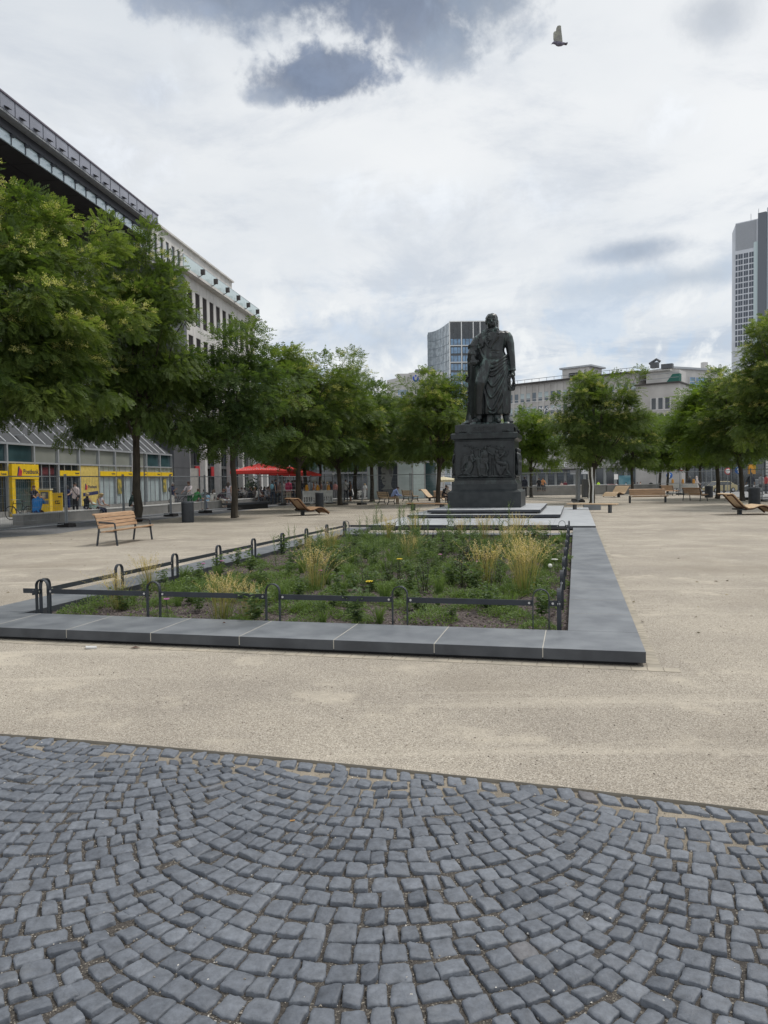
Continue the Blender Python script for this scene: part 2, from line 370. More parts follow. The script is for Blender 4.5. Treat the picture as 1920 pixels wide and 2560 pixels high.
# ================================================================== ground
def nmat(name):
    m = bpy.data.materials.new(name); m.use_nodes = True
    return m, m.node_tree.nodes, m.node_tree.links, m.node_tree.nodes['Principled BSDF']
def N(n, t, **k):
    x = n.new(t)
    for a, b in k.items(): setattr(x, a, b)
    return x
def gravel_mat():
    m, n, l, p = nmat('fine_gravel'); p.inputs['Roughness'].default_value = 0.95; p.inputs['Specular IOR Level'].default_value = 0.2
    t = N(n, 'ShaderNodeTexCoord')
    def noise(sc_, det, rough=0.6):
        x = N(n, 'ShaderNodeTexNoise'); l.new(t.outputs['Object'], x.inputs['Vector']); x.inputs['Scale'].default_value = sc_; x.inputs['Detail'].default_value = det; x.inputs['Roughness'].default_value = rough; return x.outputs[0]
    def ramp(fac, stops):
        r = N(n, 'ShaderNodeValToRGB'); l.new(fac, r.inputs[0])
        e = r.color_ramp.elements
        e[0].position, e[0].color = stops[0][0], (*stops[0][1], 1); e[1].position, e[1].color = stops[-1][0], (*stops[-1][1], 1)
        for s_, c in stops[1:-1]:
            x = e.new(s_); x.color = (*c, 1)
        return r.outputs[0]
    vo = N(n, 'ShaderNodeTexVoronoi'); vo.inputs['Scale'].default_value = 165; l.new(t.outputs['Object'], vo.inputs['Vector'])
    sp = N(n, 'ShaderNodeSeparateColor'); l.new(vo.outputs['Color'], sp.inputs[0])
    grains = ramp(sp.outputs[0], [(0.0, (0.20, 0.178, 0.152)), (0.35, (0.355, 0.318, 0.268)), (0.75, (0.46, 0.415, 0.352)), (1.0, (0.64, 0.595, 0.525))])
    big = ramp(noise(0.35, 6), [(0.38, (0.82, 0.81, 0.80)), (0.62, (1.06, 1.05, 1.02))])
    mx = N(n, 'ShaderNodeMix', data_type='RGBA', blend_type='MULTIPLY'); mx.inputs[0].default_value = 1; l.new(grains, mx.inputs[6]); l.new(big, mx.inputs[7])
    dust = N(n, 'ShaderNodeMapRange'); l.new(noise(1.1, 7, 0.62), dust.inputs[0]); dust.inputs[1].default_value = 0.56; dust.inputs[2].default_value = 0.72; dust.inputs[4].default_value = 0.8
    m2 = N(n, 'ShaderNodeMix', data_type='RGBA'); l.new(dust.outputs[0], m2.inputs[0]); l.new(mx.outputs[2], m2.inputs[6]); m2.inputs[7].default_value = (0.57, 0.51, 0.415, 1)
    damp_shade = N(n, 'ShaderNodeMapRange'); l.new(noise(0.22, 4, 0.55), damp_shade.inputs[0]); damp_shade.inputs[1].default_value = 0.55; damp_shade.inputs[2].default_value = 0.68; damp_shade.inputs[4].default_value = 0.55  # random damp patches, deepened to put tree shade into the gravel colour
    m3 = N(n, 'ShaderNodeMix', data_type='RGBA'); l.new(damp_shade.outputs[0], m3.inputs[0]); l.new(m2.outputs[2], m3.inputs[6]); m3.inputs[7].default_value = (0.26, 0.225, 0.18, 1)
    mpt = N(n, 'ShaderNodeMapping'); l.new(t.outputs['Object'], mpt.inputs[0]); mpt.inputs['Rotation'].default_value = (0, 0, R(-38)); mpt.inputs['Scale'].default_value = (.10, 1.5, 1)
    nt_ = N(n, 'ShaderNodeTexNoise'); l.new(mpt.outputs[0], nt_.inputs['Vector']); nt_.inputs['Scale'].default_value = 1.0; nt_.inputs['Detail'].default_value = 6; nt_.inputs['Roughness'].default_value = .62
    tk = N(n, 'ShaderNodeMapRange'); l.new(nt_.outputs[0], tk.inputs[0]); tk.inputs[1].default_value = .58; tk.inputs[2].default_value = .70; tk.inputs[4].default_value = .5
    m4 = N(n, 'ShaderNodeMix', data_type='RGBA'); l.new(tk.outputs[0], m4.inputs[0]); l.new(m3.outputs[2], m4.inputs[6]); m4.inputs[7].default_value = (0.60, 0.54, 0.445, 1)
    l.new(m4.outputs[2], p.inputs['Base Color'])
    b = N(n, 'ShaderNodeBump'); b.inputs['Strength'].default_value = 0.55; b.inputs['Distance'].default_value = 0.008
    l.new(vo.outputs['Distance'], b.inputs['Height']); b.invert = True
    b2 = N(n, 'ShaderNodeBump'); b2.inputs['Strength'].default_value = 0.35; b2.inputs['Distance'].default_value = 0.06
    l.new(noise(5, 6), b2.inputs['Height']); l.new(b.outputs[0], b2.inputs['Normal']); l.new(b2.outputs[0], p.inputs['Normal'])
    return m
M['gravel'] = gravel_mat()
def paver_mat(name, c1, c2, scale, joint):
    m, n, l, p = nmat(name); p.inputs['Roughness'].default_value = 0.85
    t = N(n, 'ShaderNodeTexCoord'); br = N(n, 'ShaderNodeTexBrick'); l.new(t.outputs['Object'], br.inputs['Vector'])
    br.inputs['Scale'].default_value = scale; br.inputs['Mortar Size'].default_value = 0.02; br.inputs['Color1'].default_value = (*c1, 1); br.inputs['Color2'].default_value = (*c2, 1); br.inputs['Mortar'].default_value = (*joint, 1)
    br.inputs['Brick Width'].default_value = 0.5; br.inputs['Row Height'].default_value = 0.5
    no = N(n, 'ShaderNodeTexNoise'); l.new(t.outputs['Object'], no.inputs['Vector']); no.inputs['Scale'].default_value = 1.3; no.inputs['Detail'].default_value = 7
    mr = N(n, 'ShaderNodeMapRange'); l.new(no.outputs[0], mr.inputs[0]); mr.inputs[3].default_value = 0.7; mr.inputs[4].default_value = 1.25
    mx = N(n, 'ShaderNodeMix', data_type='RGBA', blend_type='MULTIPLY'); mx.inputs[0].default_value = 1; l.new(br.outputs[0], mx.inputs[6]); l.new(mr.outputs[0], mx.inputs[7])
    l.new(mx.outputs[2], p.inputs['Base Color']); return m
M['setts'] = paver_mat('small_granite_setts', (0.15, 0.155, 0.165), (0.22, 0.225, 0.235), 9, (0.10, 0.095, 0.09))
M['flags'] = paver_mat('grey_flagstones', (0.30, 0.30, 0.30), (0.38, 0.38, 0.37), 1.6, (0.2, 0.2, 0.2))
# one ground sheet to the horizon, falling a metre towards the street behind the square
ys = np.concatenate([np.linspace(-30, 60, 19), np.linspace(64, 136, 37), np.array([150, 200, 300, 600, 1500, 2600.])])
xs = np.array([-2000, -300, -80, -40, -20, -10, 0, 10, 20, 40, 80, 300, 2000.])
gx, gy = np.meshgrid(xs, ys); gzv = np.array([[ground_z(0, y) for _ in xs] for y in ys]) - 0.08
Vg = np.stack([gx, gy, gzv], -1).reshape(-1, 3); nx_ = len(xs)
Fg = np.array([[j * nx_ + i, j * nx_ + i + 1, (j + 1) * nx_ + i + 1, (j + 1) * nx_ + i] for j in range(len(ys) - 1) for i in range(nx_ - 1)])
tag(link('ground', np_mesh('ground', Vg, Fg, mat('street_asphalt', (0.17, 0.17, 0.175), 0.9, 0, 0.12, 0.6, 8))), kind='structure')
def sheet(name, poly, z, m, sub=0):
    """flat sheet following the fall of the ground"""
    bm = bmesh.new(); f = bm.faces.new([bm.verts.new((x, y, 0)) for x, y in poly])
    bmesh.ops.triangulate(bm, faces=[f])
    for yy in range(66, 140, 4):
        bmesh.ops.bisect_plane(bm, geom=bm.verts[:] + bm.edges[:] + bm.faces[:], plane_co=(0, yy, 0), plane_no=(0, 1, 0))
    for v in bm.verts: v.co.z = z + ground_z(v.co.x, v.co.y)
    bmesh.ops.recalc_face_normals(bm, faces=bm.faces)
    me = bpy.data.meshes.new(name); bm.to_mesh(me); bm.free(); me.materials.append(m)
    if me.polygons[0].normal.z < 0: me.flip_normals()
    return tag(link(name, me), kind='structure')
EDGE = [G(0, 1836), G(240, 1852), G(480, 1877), G(720, 1896), G(960, 1919), G(1200, 1945), G(1440, 1974), G(1680, 2001), G(1920, 2029)]
_cf = np.polyfit([p.x for p in EDGE], [p.y for p in EDGE], 2)
def edge_y(x): return float(np.polyval(_cf, x)) if -4 < x < 3.5 else (float(np.polyval(_cf, -4)) + (x + 4) * float(np.polyval(np.polyder(_cf), -4)) if x < 0 else float(np.polyval(_cf, 3.5)) + (x - 3.5) * float(np.polyval(np.polyder(_cf), 3.5)))
ex = [-14 + 0.5 * i for i in range(49)]
left_b = [(-26, 2), (-19.5, 14), G(0, 1344).xy, G(145, 1334).xy, G(300, 1311).xy, G(448, 1293).xy, G(530, 1287).xy, G(620, 1275).xy, G(693, 1266).xy, G(790, 1258).xy, G(880, 1249).xy, G(980, 1243).xy, G(1100, 1238).xy, G(1300, 1229).xy, G(1640, 1226).xy, G(1700, 1229).xy, G(1790, 1239).xy, G(1920, 1248).xy, (46, 45), (60, 10), (30, edge_y(10) - 8)]
poly = [(x, edge_y(x)) for x in reversed(ex)] + [(-30, edge_y(-14) + 4)] + [tuple(p) for p in left_b]
sheet('gravel_square', poly, 0.0, M['gravel'])
lp = [(-26, 2), (-60, 2), (-60, 140), (40, 140), (46, 45), G(1920, 1240).xy, G(1640, 1226).xy, G(1300, 1228).xy, G(980, 1242).xy, G(693, 1263).xy, G(448, 1290).xy]
sheet('pavement', [(-80, -5), (-80, 118), (70, 118), (70, 44), (30, 44), (30, 60), (0, 62), (-5, 53), (-9, 38), (-12, 25), (-19, 13), (-30, -5)], -0.035, M['flags'])
sheet('sett_strip', [(-20, 13), (-22, 16), uv(-23.9, 14).xy, uv(-23.9, 63).xy, (-6, 66), (-3, 56), (-5, 50), (-9, 38), (-11, 26)], -0.012, M['setts'])
# ------------------------------------------------------------------ foreground cobbles
def stone_mat():
    m, n, l, p = nmat('blue_basalt'); p.inputs['Roughness'].default_value = 0.62; p.inputs['Specular IOR Level'].default_value = 0.45
    t = N(n, 'ShaderNodeTexCoord'); at = N(n, 'ShaderNodeAttribute', attribute_name='tone')
    r = N(n, 'ShaderNodeValToRGB'); l.new(at.outputs['Fac'], r.inputs[0]); e = r.color_ramp.elements
    e[0].color = (0.085, 0.095, 0.113, 1); e[1].color = (0.165, 0.180, 0.203, 1); x = e.new(0.93); x.color = (0.15, 0.164, 0.188, 1); x = e.new(0.97); x.color = (0.12, 0.115, 0.12, 1)
    no = N(n, 'ShaderNodeTexNoise'); l.new(t.outputs['Object'], no.inputs['Vector']); no.inputs['Scale'].default_value = 22; no.inputs['Detail'].default_value = 8; no.inputs['Roughness'].default_value = 0.68
    mr = N(n, 'ShaderNodeMapRange'); l.new(no.outputs[0], mr.inputs[0]); mr.inputs[1].default_value = 0.3; mr.inputs[2].default_value = 0.75; mr.inputs[3].default_value = 0.70; mr.inputs[4].default_value = 1.5
    mx = N(n, 'ShaderNodeMix', data_type='RGBA', blend_type='MULTIPLY'); mx.inputs[0].default_value = 1; l.new(r.outputs[0], mx.inputs[6]); l.new(mr.outputs[0], mx.inputs[7])
    # pale scuffs and gravel dust carried in from the edge
    n2_ = N(n, 'ShaderNodeTexNoise'); l.new(t.outputs['Object'], n2_.inputs['Vector']); n2_.inputs['Scale'].default_value = 3.2; n2_.inputs['Detail'].default_value = 9; n2_.inputs['Roughness'].default_value = 0.72
    d = N(n, 'ShaderNodeMapRange'); l.new(n2_.outputs[0], d.inputs[0]); d.inputs[1].default_value = 0.55; d.inputs[2].default_value = 0.78; d.inputs[4].default_value = 0.35
    m2 = N(n, 'ShaderNodeMix', data_type='RGBA'); l.new(d.outputs[0], m2.inputs[0]); l.new(mx.outputs[2], m2.inputs[6]); m2.inputs[7].default_value = (0.26, 0.265, 0.27, 1)
    l.new(m2.outputs[2], p.inputs['Base Color'])
    b = N(n, 'ShaderNodeBump'); b.inputs['Strength'].default_value = 0.5; b.inputs['Distance'].default_value = 0.012
    n3 = N(n, 'ShaderNodeTexNoise'); l.new(t.outputs['Object'], n3.inputs['Vector']); n3.inputs['Scale'].default_value = 30; n3.inputs['Detail'].default_value = 7; n3.inputs['Distortion'].default_value = 0.6
    l.new(n3.outputs[0], b.inputs['Height']); l.new(b.outputs[0], p.inputs['Normal']); return m
def joint_mat():
    m, n, l, p = nmat('joint_grit'); p.inputs['Roughness'].default_value = 0.95
    t = N(n, 'ShaderNodeTexCoord'); vo = N(n, 'ShaderNodeTexVoronoi'); vo.inputs['Scale'].default_value = 170; l.new(t.outputs['Object'], vo.inputs['Vector'])
    sp = N(n, 'ShaderNodeSeparateColor'); l.new(vo.outputs['Color'], sp.inputs[0])
    r = N(n, 'ShaderNodeValToRGB'); l.new(sp.outputs[0], r.inputs[0]); e = r.color_ramp.elements
    e[0].color = (0.045, 0.04, 0.036, 1); e[1].color = (0.34, 0.31, 0.26, 1); x = e.new(0.75); x.color = (0.085, 0.075, 0.065, 1); x = e.new(0.9); x.color = (0.14, 0.125, 0.105, 1)
    # pale grit where the gravel washes over the edge
    no = N(n, 'ShaderNodeTexNoise'); l.new(t.outputs['Object'], no.inputs['Vector']); no.inputs['Scale'].default_value = 0.9; no.inputs['Detail'].default_value = 5
    sx = N(n, 'ShaderNodeSeparateXYZ'); l.new(t.outputs['Object'], sx.inputs[0])
    ad = N(n, 'ShaderNodeMath', operation='MULTIPLY_ADD'); l.new(sx.outputs[0], ad.inputs[0]); ad.inputs[1].default_value = 0.3; l.new(sx.outputs[1], ad.inputs[2])
    a2 = N(n, 'ShaderNodeMath', operation='MULTIPLY_ADD'); l.new(no.outputs[0], a2.inputs[0]); a2.inputs[1].default_value = 1.6; l.new(ad.outputs[0], a2.inputs[2])
    mr = N(n, 'ShaderNodeMapRange'); l.new(a2.outputs[0], mr.inputs[0]); mr.inputs[1].default_value = 4.7; mr.inputs[2].default_value = 5.4
    mx = N(n, 'ShaderNodeMix', data_type='RGBA'); l.new(mr.outputs[0], mx.inputs[0]); l.new(r.outputs[0], mx.inputs[6]); mx.inputs[7].default_value = (0.36, 0.31, 0.24, 1)
    l.new(mx.outputs[2], p.inputs['Base Color'])
    b = N(n, 'ShaderNodeBump'); b.inputs['Strength'].default_value = 0.8; b.inputs['Distance'].default_value = 0.006; b.invert = True
    l.new(vo.outputs['Distance'], b.inputs['Height']); l.new(b.outputs[0], p.inputs['Normal']); return m
C_O = Vector((0.80, 3.3)); C_B = Vector((0.085, 1)).normalized(); C_A = Vector((C_B.y, -C_B.x)); C_W = 1.84; C_R = 1.36
def build_cobbles():
    VS, FS, TN = [], [], []; nv = 0; g = 11
    tt = np.linspace(-1, 1, g); gu, gv = np.meshgrid(tt, tt)
    quads = np.array([[j * g + i, j * g + i + 1, (j + 1) * g + i + 1, (j + 1) * g + i] for j in range(g - 1) for i in range(g - 1)])
    edge_d = 1 - np.maximum(np.abs(gu), np.abs(gv)); ring = edge_d < 1e-6
    def stone(P4, tone):
        """P4: corners as complex-plane points in world xy, ccw"""
        nonlocal nv
        a, b, c, d = [np.array(q) for q in P4]
        # squeeze the rim rings together so that the flank is steep and the top broad
        xp, fp = [0, .2, .4, .6, .8, 1.0], [0, .34, .66, .90, .965, 1.0]
        fu = np.sign(gu) * np.interp(np.abs(gu), xp, fp); fv = np.sign(gv) * np.interp(np.abs(gv), xp, fp)
        rr = (np.abs(fu) ** 4 + np.abs(fv) ** 4) ** 0.25; mxv = np.maximum(np.abs(fu), np.abs(fv)); k = np.where(rr > 1e-6, mxv / np.maximum(rr, 1e-6), 1); k = 0.66 + 0.34 * k
        fu2, fv2 = fu * k, fv * k
        ang = np.arctan2(fv2, fu2); ph = nrg.uniform(0, 6.28, 5); am = nrg.normal(0, 1, 5) * np.array([.02, .03, .03, .028, .024])
        wob = 1 + sum(am[i] * np.cos((i + 2) * ang + ph[i]) for i in range(5)) * mxv ** 2
        fu2, fv2 = fu2 * wob, fv2 * wob
        s_, t_ = (fu2 + 1) / 2, (fv2 + 1) / 2
        xy = ((1 - s_) * (1 - t_))[..., None] * a + (s_ * (1 - t_))[..., None] * b + (s_ * t_)[..., None] * c + ((1 - s_) * t_)[..., None] * d
        h = 0.0 + nrg.normal(0, 0.0025); tx, ty = nrg.normal(0, 0.0035, 2)
        z = h + tx * fu2 + ty * fv2 - 0.0012 * (fu2 ** 2 + fv2 ** 2)
        rough = nrg.normal(0, 0.0011, z.shape); z = z + rough * (1 - ring)
        z = np.where(mxv > 0.95, z - 0.005, z); z = np.where((mxv > .88) & (mxv < .95), z - .0012, z); z = np.where(ring, -0.035, z)
        VS.append(np.concatenate([xy, z[..., None]], -1).reshape(-1, 3)); FS.append(quads + nv); TN.append(np.full(g * g, tone)); nv += g * g
    th0 = math.asin(C_W / 2 / C_R); L = 2 * th0 * C_R
    def world(a, b): q = C_O + C_A * a + C_B * b; return (q.x, q.y)
    for col in range(-4, 4):
        amid = (col + 0.5) * C_W
        for row in range(-23, 36):
            b0 = row * 0.121 + nrg.normal(0, 0.004) + 0.05 * math.sin(col * 2.1)
            n = 21 + (1 if nrg.random() < 0.5 else 0) - (1 if nrg.random() < .3 else 0)
            cuts = np.cumsum(np.clip(nrg.normal(1, 0.17, n), 0.6, 1.5)); e0 = e1 = .066 if (col + row) % 2 else .022
            cuts = (-L / 2 - e0) + np.concatenate([[0], cuts / cuts[-1]]) * (L + e0 + e1)
            for i in range(n):
                j = nrg.uniform(0.003, 0.0085)
                s0, s1 = cuts[i] + j, cuts[i + 1] - j
                pts = []
                for s_, up in ((s0, 0), (s1, 0), (s1, 1), (s0, 1)):
                    t_ = s_ / C_R; dep = 0.121 * (0.42 + 0.58 * math.cos(t_))
                    rr = C_R - (dep - 0.006 - nrg.uniform(0, .008) if up else 0.006 + nrg.uniform(0, .008))
                    aa = amid + rr * math.sin(t_); bb = b0 + C_R - rr * math.cos(t_)
                    pts.append(world(aa + nrg.normal(0, .0034), bb + nrg.normal(0, .0034)))
                cx = sum(p[0] for p in pts) / 4; cy = sum(p[1] for p in pts) / 4
                if cy > edge_y(cx) - 0.15 or cy < 0.9 or abs(cx) > 4.6: continue
                # trim where neighbouring fans meet
                stone(pts, min(1, max(0, nrg.normal(0.45, 0.2))))
    # a straight course along the steel edging
    x = -4.6
    while x < 4.6:
        w = nrg.uniform(0.08, 0.125); j = .008
        q = [(x + j, edge_y(x) - 0.135), (x + w - j, edge_y(x + w) - 0.135), (x + w - j, edge_y(x + w) - 0.012), (x + j, edge_y(x) - 0.025)]
        stone([(a + nrg.normal(0, .003), b + nrg.normal(0, .003)) for a, b in q], min(1, max(0, nrg.normal(0.62, 0.2)))); x += w
    return np_mesh('cobblestone_paving', np.concatenate(VS), np.concatenate(FS), stone_mat(), True, np.concatenate(TN))
tag(link('cobblestone_paving', build_cobbles()), kind='structure')
bed_poly = [(x, edge_y(x) - 0.002) for x in ex] + [(14, -6), (-14, -6)]
sheet('joint_sand', bed_poly, -0.0165, joint_mat())
mb = MB(); pts = [(x, edge_y(x)) for x in [-14 + .25 * i for i in range(97)]]
for (xa, ya), (xb, yb) in zip(pts[:-1], pts[1:]):
    mb.add([(xa, ya - .002, -.06), (xb, yb - .002, -.06), (xb, yb - .002, .005), (xa, ya - .002, .005), (xa, ya + .002, -.06), (xb, yb + .002, -.06), (xb, yb + .002, .005), (xa, ya + .002, .005)], [(0, 1, 2, 3), (4, 7, 6, 5), (3, 2, 6, 7)])
tag(mb.build('steel_edging', mat('weathered_steel', (0.26, 0.235, 0.195), 0.9, 0)), kind='structure')
# loose grit lying on and between the stones, thicker towards the gravel
def grit(name, n, sampler, lo, hi, m):
    base_v = np.array([(1, 0, -.5), (-.5, .87, -.5), (-.5, -.87, -.5), (0.1, 0.05, .7), (.6, .6, .1), (-.7, .1, .2)], float)
    tri = np.array([(0, 4, 3), (4, 1, 3), (1, 5, 3), (5, 2, 3), (2, 0, 3), (0, 1, 4), (1, 2, 5)])
    VS, FS, TN = [], [], []
    k = 0
    while k < n:
        x, y, z = sampler()
        s_ = lo * (hi / lo) ** (nrg.random() ** 2); a = nrg.uniform(0, 6.28); c, s2 = math.cos(a), math.sin(a)
        v = base_v * s_ * nrg.uniform(.7, 1.3, (6, 3)); v = np.stack([v[:, 0] * c - v[:, 1] * s2, v[:, 0] * s2 + v[:, 1] * c, v[:, 2] * .7], -1) + (x, y, z + .3 * s_)
        VS.append(v); FS.append(tri + 6 * k); TN.append(np.full(6, nrg.random())); k += 1
    return tag(link(name, np_mesh(name, np.concatenate(VS), np.concatenate(FS), m, False, np.concatenate(TN))), kind='stuff')
def tone_mat(name, stops, rough=0.9):
    m, n, l, p = nmat(name); p.inputs['Roughness'].default_value = rough; p.inputs['Specular IOR Level'].default_value = 0.25
    at = N(n, 'ShaderNodeAttribute', attribute_name='tone'); r = N(n, 'ShaderNodeValToRGB'); l.new(at.outputs['Fac'], r.inputs[0]); e = r.color_ramp.elements
    e[0].color = (*stops[0][1], 1); e[0].position = stops[0][0]; e[1].color = (*stops[-1][1], 1); e[1].position = stops[-1][0]
    for s_, c in stops[1:-1]: x = e.new(s_); x.color = (*c, 1)
    l.new(r.outputs[0], p.inputs['Base Color']); return m
def samp_cob():
    while True:
        x = nrg.uniform(-4, 4); y = nrg.uniform(1.6, 5.6); e = edge_y(x) - y
        if e > 0.02 and nrg.random() < 0.25 + 0.75 * math.exp(-e / 0.22): return x, y, -0.013 if nrg.random() < .93 else 0.0
tag(grit('loose_grit', 9000, samp_cob, .0022, .0072, tone_mat('pale_grit', [(0, (0.16, 0.14, 0.12)), (0.5, (0.36, 0.32, 0.27)), (1, (0.7, 0.68, 0.63))])), 'pale loose grit scattered over the cobblestones and their joints', 'grit')
def samp_gra():
    while True:
        x = nrg.uniform(-7, 6); y = 3.6 + 9 * nrg.random() ** 1.7
        if y > edge_y(x) + .02 and abs(x) < y * .62 and not ((Vector((x, y, 0)) - A0).dot(VV) > -0.05 and -8 < (Vector((x, y, 0)) - A0).dot(UU) < .05): return x, y, 0
tag(grit('gravel_stones', 6500, samp_gra, .003, .009, tone_mat('gravel_stone', [(0, (0.14, 0.12, 0.10)), (0.5, (0.40, 0.34, 0.27)), (1, (0.66, 0.60, 0.50))])), 'coarser loose stones lying on the beige gravel', 'gravel')
# ================================================================== planting bed
BED_U0, BED_U1, BED_V0, BED_V1 = -7.37, -0.71, 0.90, 14.64
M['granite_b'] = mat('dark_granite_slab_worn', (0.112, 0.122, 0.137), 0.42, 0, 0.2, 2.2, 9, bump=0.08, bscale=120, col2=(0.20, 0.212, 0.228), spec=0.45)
kerb = thing('bed_kerb', 'low dark granite slab kerb framing the planting bed', 'kerb', A0, BED_ROT)
def slab(x0, x1, y0, y1, label=None):
    j = .003
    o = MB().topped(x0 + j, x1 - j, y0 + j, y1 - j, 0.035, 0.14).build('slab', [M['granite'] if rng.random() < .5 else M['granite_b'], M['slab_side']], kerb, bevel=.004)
    return o
front_cuts = [0, -0.93, -1.97, -3.0, -4.03, -5.06, -6.1, -7.12, -8.08]
for a, b in zip(front_cuts[:-1], front_cuts[1:]): slab(b, a, 0, BED_V0)
n_side = 14; st = (17.8 - BED_V0) / 16
for i in range(16):
    slab(BED_U1, 0, BED_V0 + st * i, BED_V0 + st * (i + 1)); slab(-8.08, BED_U0, BED_V0 + st * i, BED_V0 + st * (i + 1))
for i in range(6): slab(BED_U0 + 6.66 / 6 * i, BED_U0 + 6.66 / 6 * (i + 1), BED_V1, BED_V1 + 0.7)
mb = MB(); z0, z1 = -.03, .0385
mb.bx(-8.01, -.07, .07, BED_V0 - .02, z0, z1); mb.bx(BED_U1 + .02, -.07, BED_V0 - .018, 17.72, z0, z1); mb.bx(-8.01, BED_U0 - .02, BED_V0 - .018, 17.72, z0, z1); mb.bx(BED_U0 - .018, BED_U1 + .018, BED_V1 + .02, BED_V1 + .63, z0, z1)
mb.build('footing', M['gap'], kerb)
mb = MB()
for a, b in zip(front_cuts[:-2], front_cuts[1:-1]): mb.bx(b - .0045, b + .0045, .004, BED_V0 - .004, .05, .1405)
for i in range(1, 16):
    y = BED_V0 + st * i
    mb.bx(BED_U1 + .004, -.004, y - .002, y + .002, .05, .1402); mb.bx(-8.076, BED_U0 - .004, y - .002, y + .002, .05, .1402)
mb.build('joint', mat('pale_joint_sand', (0.42, 0.40, 0.35), 0.9), kerb)
# pale pavers set flush along the foot of the kerb
mb = MB(); x = 0.28
while x > -9:
    mb.bx(x - .135, x - .004, -.15, -.012, -.05, .0045); x -= .14
y = -.15
while y < 17:
    mb.bx(.012, .13, y + .004, y + .125, -.05, .0042); y += .13
tag(mb.build('paver_course', mat('dusty_pavers', (0.30, 0.27, 0.22), 0.9, 0, 0.25, 4, 8, col2=(0.44, 0.39, 0.31)), loc=A0, rot=(0, 0, BED_ROT)), kind='structure')
def soil_mat():
    m, n, l, p = nmat('dark_lava_soil'); p.inputs['Roughness'].default_value = 0.95
    t = N(n, 'ShaderNodeTexCoord'); vo = N(n, 'ShaderNodeTexVoronoi'); vo.inputs['Scale'].default_value = 55; l.new(t.outputs['Object'], vo.inputs['Vector'])
    sp = N(n, 'ShaderNodeSeparateColor'); l.new(vo.outputs['Color'], sp.inputs[0]); r = N(n, 'ShaderNodeValToRGB'); l.new(sp.outputs[0], r.inputs[0]); e = r.color_ramp.elements
    e[0].color = (0.035, 0.026, 0.024, 1); e[1].color = (0.19, 0.155, 0.14, 1); x = e.new(0.6); x.color = (0.085, 0.066, 0.060, 1)
    l.new(r.outputs[0], p.inputs['Base Color'])
    b = N(n, 'ShaderNodeBump'); b.inputs['Strength'].default_value = 1; b.inputs['Distance'].default_value = 0.02; b.invert = True; l.new(vo.outputs['Distance'], b.inputs['Height']); l.new(b.outputs[0], p.inputs['Normal']); return m
SOIL_Z = 0.055
gx, gy = np.meshgrid(np.linspace(BED_U0 - .01, BED_U1 + .01, 60), np.linspace(BED_V0 - .01, BED_V1 + .01, 120))
gz = SOIL_Z + nrg.normal(0, .012, gx.shape)
Vs = np.stack([gx, gy, gz], -1).reshape(-1, 3); Fs = np.array([[j * 60 + i, j * 60 + i + 1, (j + 1) * 60 + i + 1, (j + 1) * 60 + i] for j in range(119) for i in range(59)])
tag(link('soil', np_mesh('soil', Vs, Fs, soil_mat(), True), loc=A0, rot=(0, 0, BED_ROT)), kind='structure')
def samp_soil(): 
    p = uv(nrg.uniform(BED_U0 + .03, BED_U1 - .03), BED_V0 + .03 + (BED_V1 - BED_V0 - .06) * nrg.random() ** 1.3); return p.x, p.y, SOIL_Z + .004
tag(grit('lava_mulch', 6000, samp_soil, .008, .028, tone_mat('mulch_chip', [(0, (0.03, 0.022, 0.021)), (0.6, (0.10, 0.078, 0.072)), (1, (0.24, 0.20, 0.185))])), 'dark brown lava mulch chips covering the soil of the bed', 'mulch')
# ------------------------------------------------------------------ low hoop railings
def hoop_mb(along, c, back=0.0):
    """inverted U of flat bar; along 'x' or 'y' in bed coordinates"""
    mb = MB(); r, zt, z0 = .085, .545, -.02; path = [(-r, z0), (-r, zt - r)] + [(-r * math.cos(a), zt - r + r * math.sin(a)) for a in [math.pi * i / 10 for i in range(1, 10)]] + [(r, zt - r), (r, z0)]
    w, t = .045, .011
    for (a, za), (b, zb) in zip(path[:-1], path[1:]):
        d = Vector((b - a, 0, zb - za)); nrm = Vector((-d.z, 0, d.x)).normalized() * t / 2; P = []
        for q, zq in ((a, za), (b, zb)):
            for sgn in (-1, 1):
                for off in (-w / 2, w / 2):
                    k, z = q + nrm.x * sgn, zq + nrm.z * sgn
                    P.append((c[0] + k, c[1] + off, z) if along == 'x' else (c[0] + off, c[1] + k, z))
        mb.add(P, [(0, 1, 3, 2), (4, 6, 7, 5), (0, 4, 5, 1), (2, 3, 7, 6), (0, 2, 6, 4), (1, 5, 7, 3)])
    return mb
def railing(label, along, fixed, stops, ends):
    t = thing('low_railing', label, 'railing', A0, BED_ROT, 'low hoop railings round the planting bed')
    for s_ in stops:
        c = (s_, fixed) if along == 'x' else (fixed, s_)
        h = hoop_mb(along, c).build('hoop', M['steel_dark'], t)
        b = MB()
        for k in (-.125, .125):
            q = Vector((c[0] + (k if along == 'x' else 0), c[1] + (k if along == 'y' else 0), .395))
            e = Vector((0, -1, 0)) if along == 'x' else Vector((-1 if fixed > -4 else 1, 0, 0))
            b.tube([q + e * .006, q + e * .013], .013, 10); b.tube([q - e * .006, q - e * .013], .013, 10)
        b.split('bolt', M['bolt'], h)
    xs_ = sorted(stops); segs = [(ends[0], xs_[0] - .09)] + [(a + .09, b - .09) for a, b in zip(xs_[:-1], xs_[1:])] + [(xs_[-1] + .09, ends[1])]
    for a, b in segs:
        if b - a < .05: continue
        mb = MB()
        if along == 'x': mb.bx(a, b, fixed - .006, fixed + .006, .365, .425)
        else: mb.bx(fixed - .006, fixed + .006, a, b, .365, .425)
        mb.build('rail', M['steel_dark'], t)
    return t
fu = [-7.22, -5.64, -4.08, -2.55, -.99]
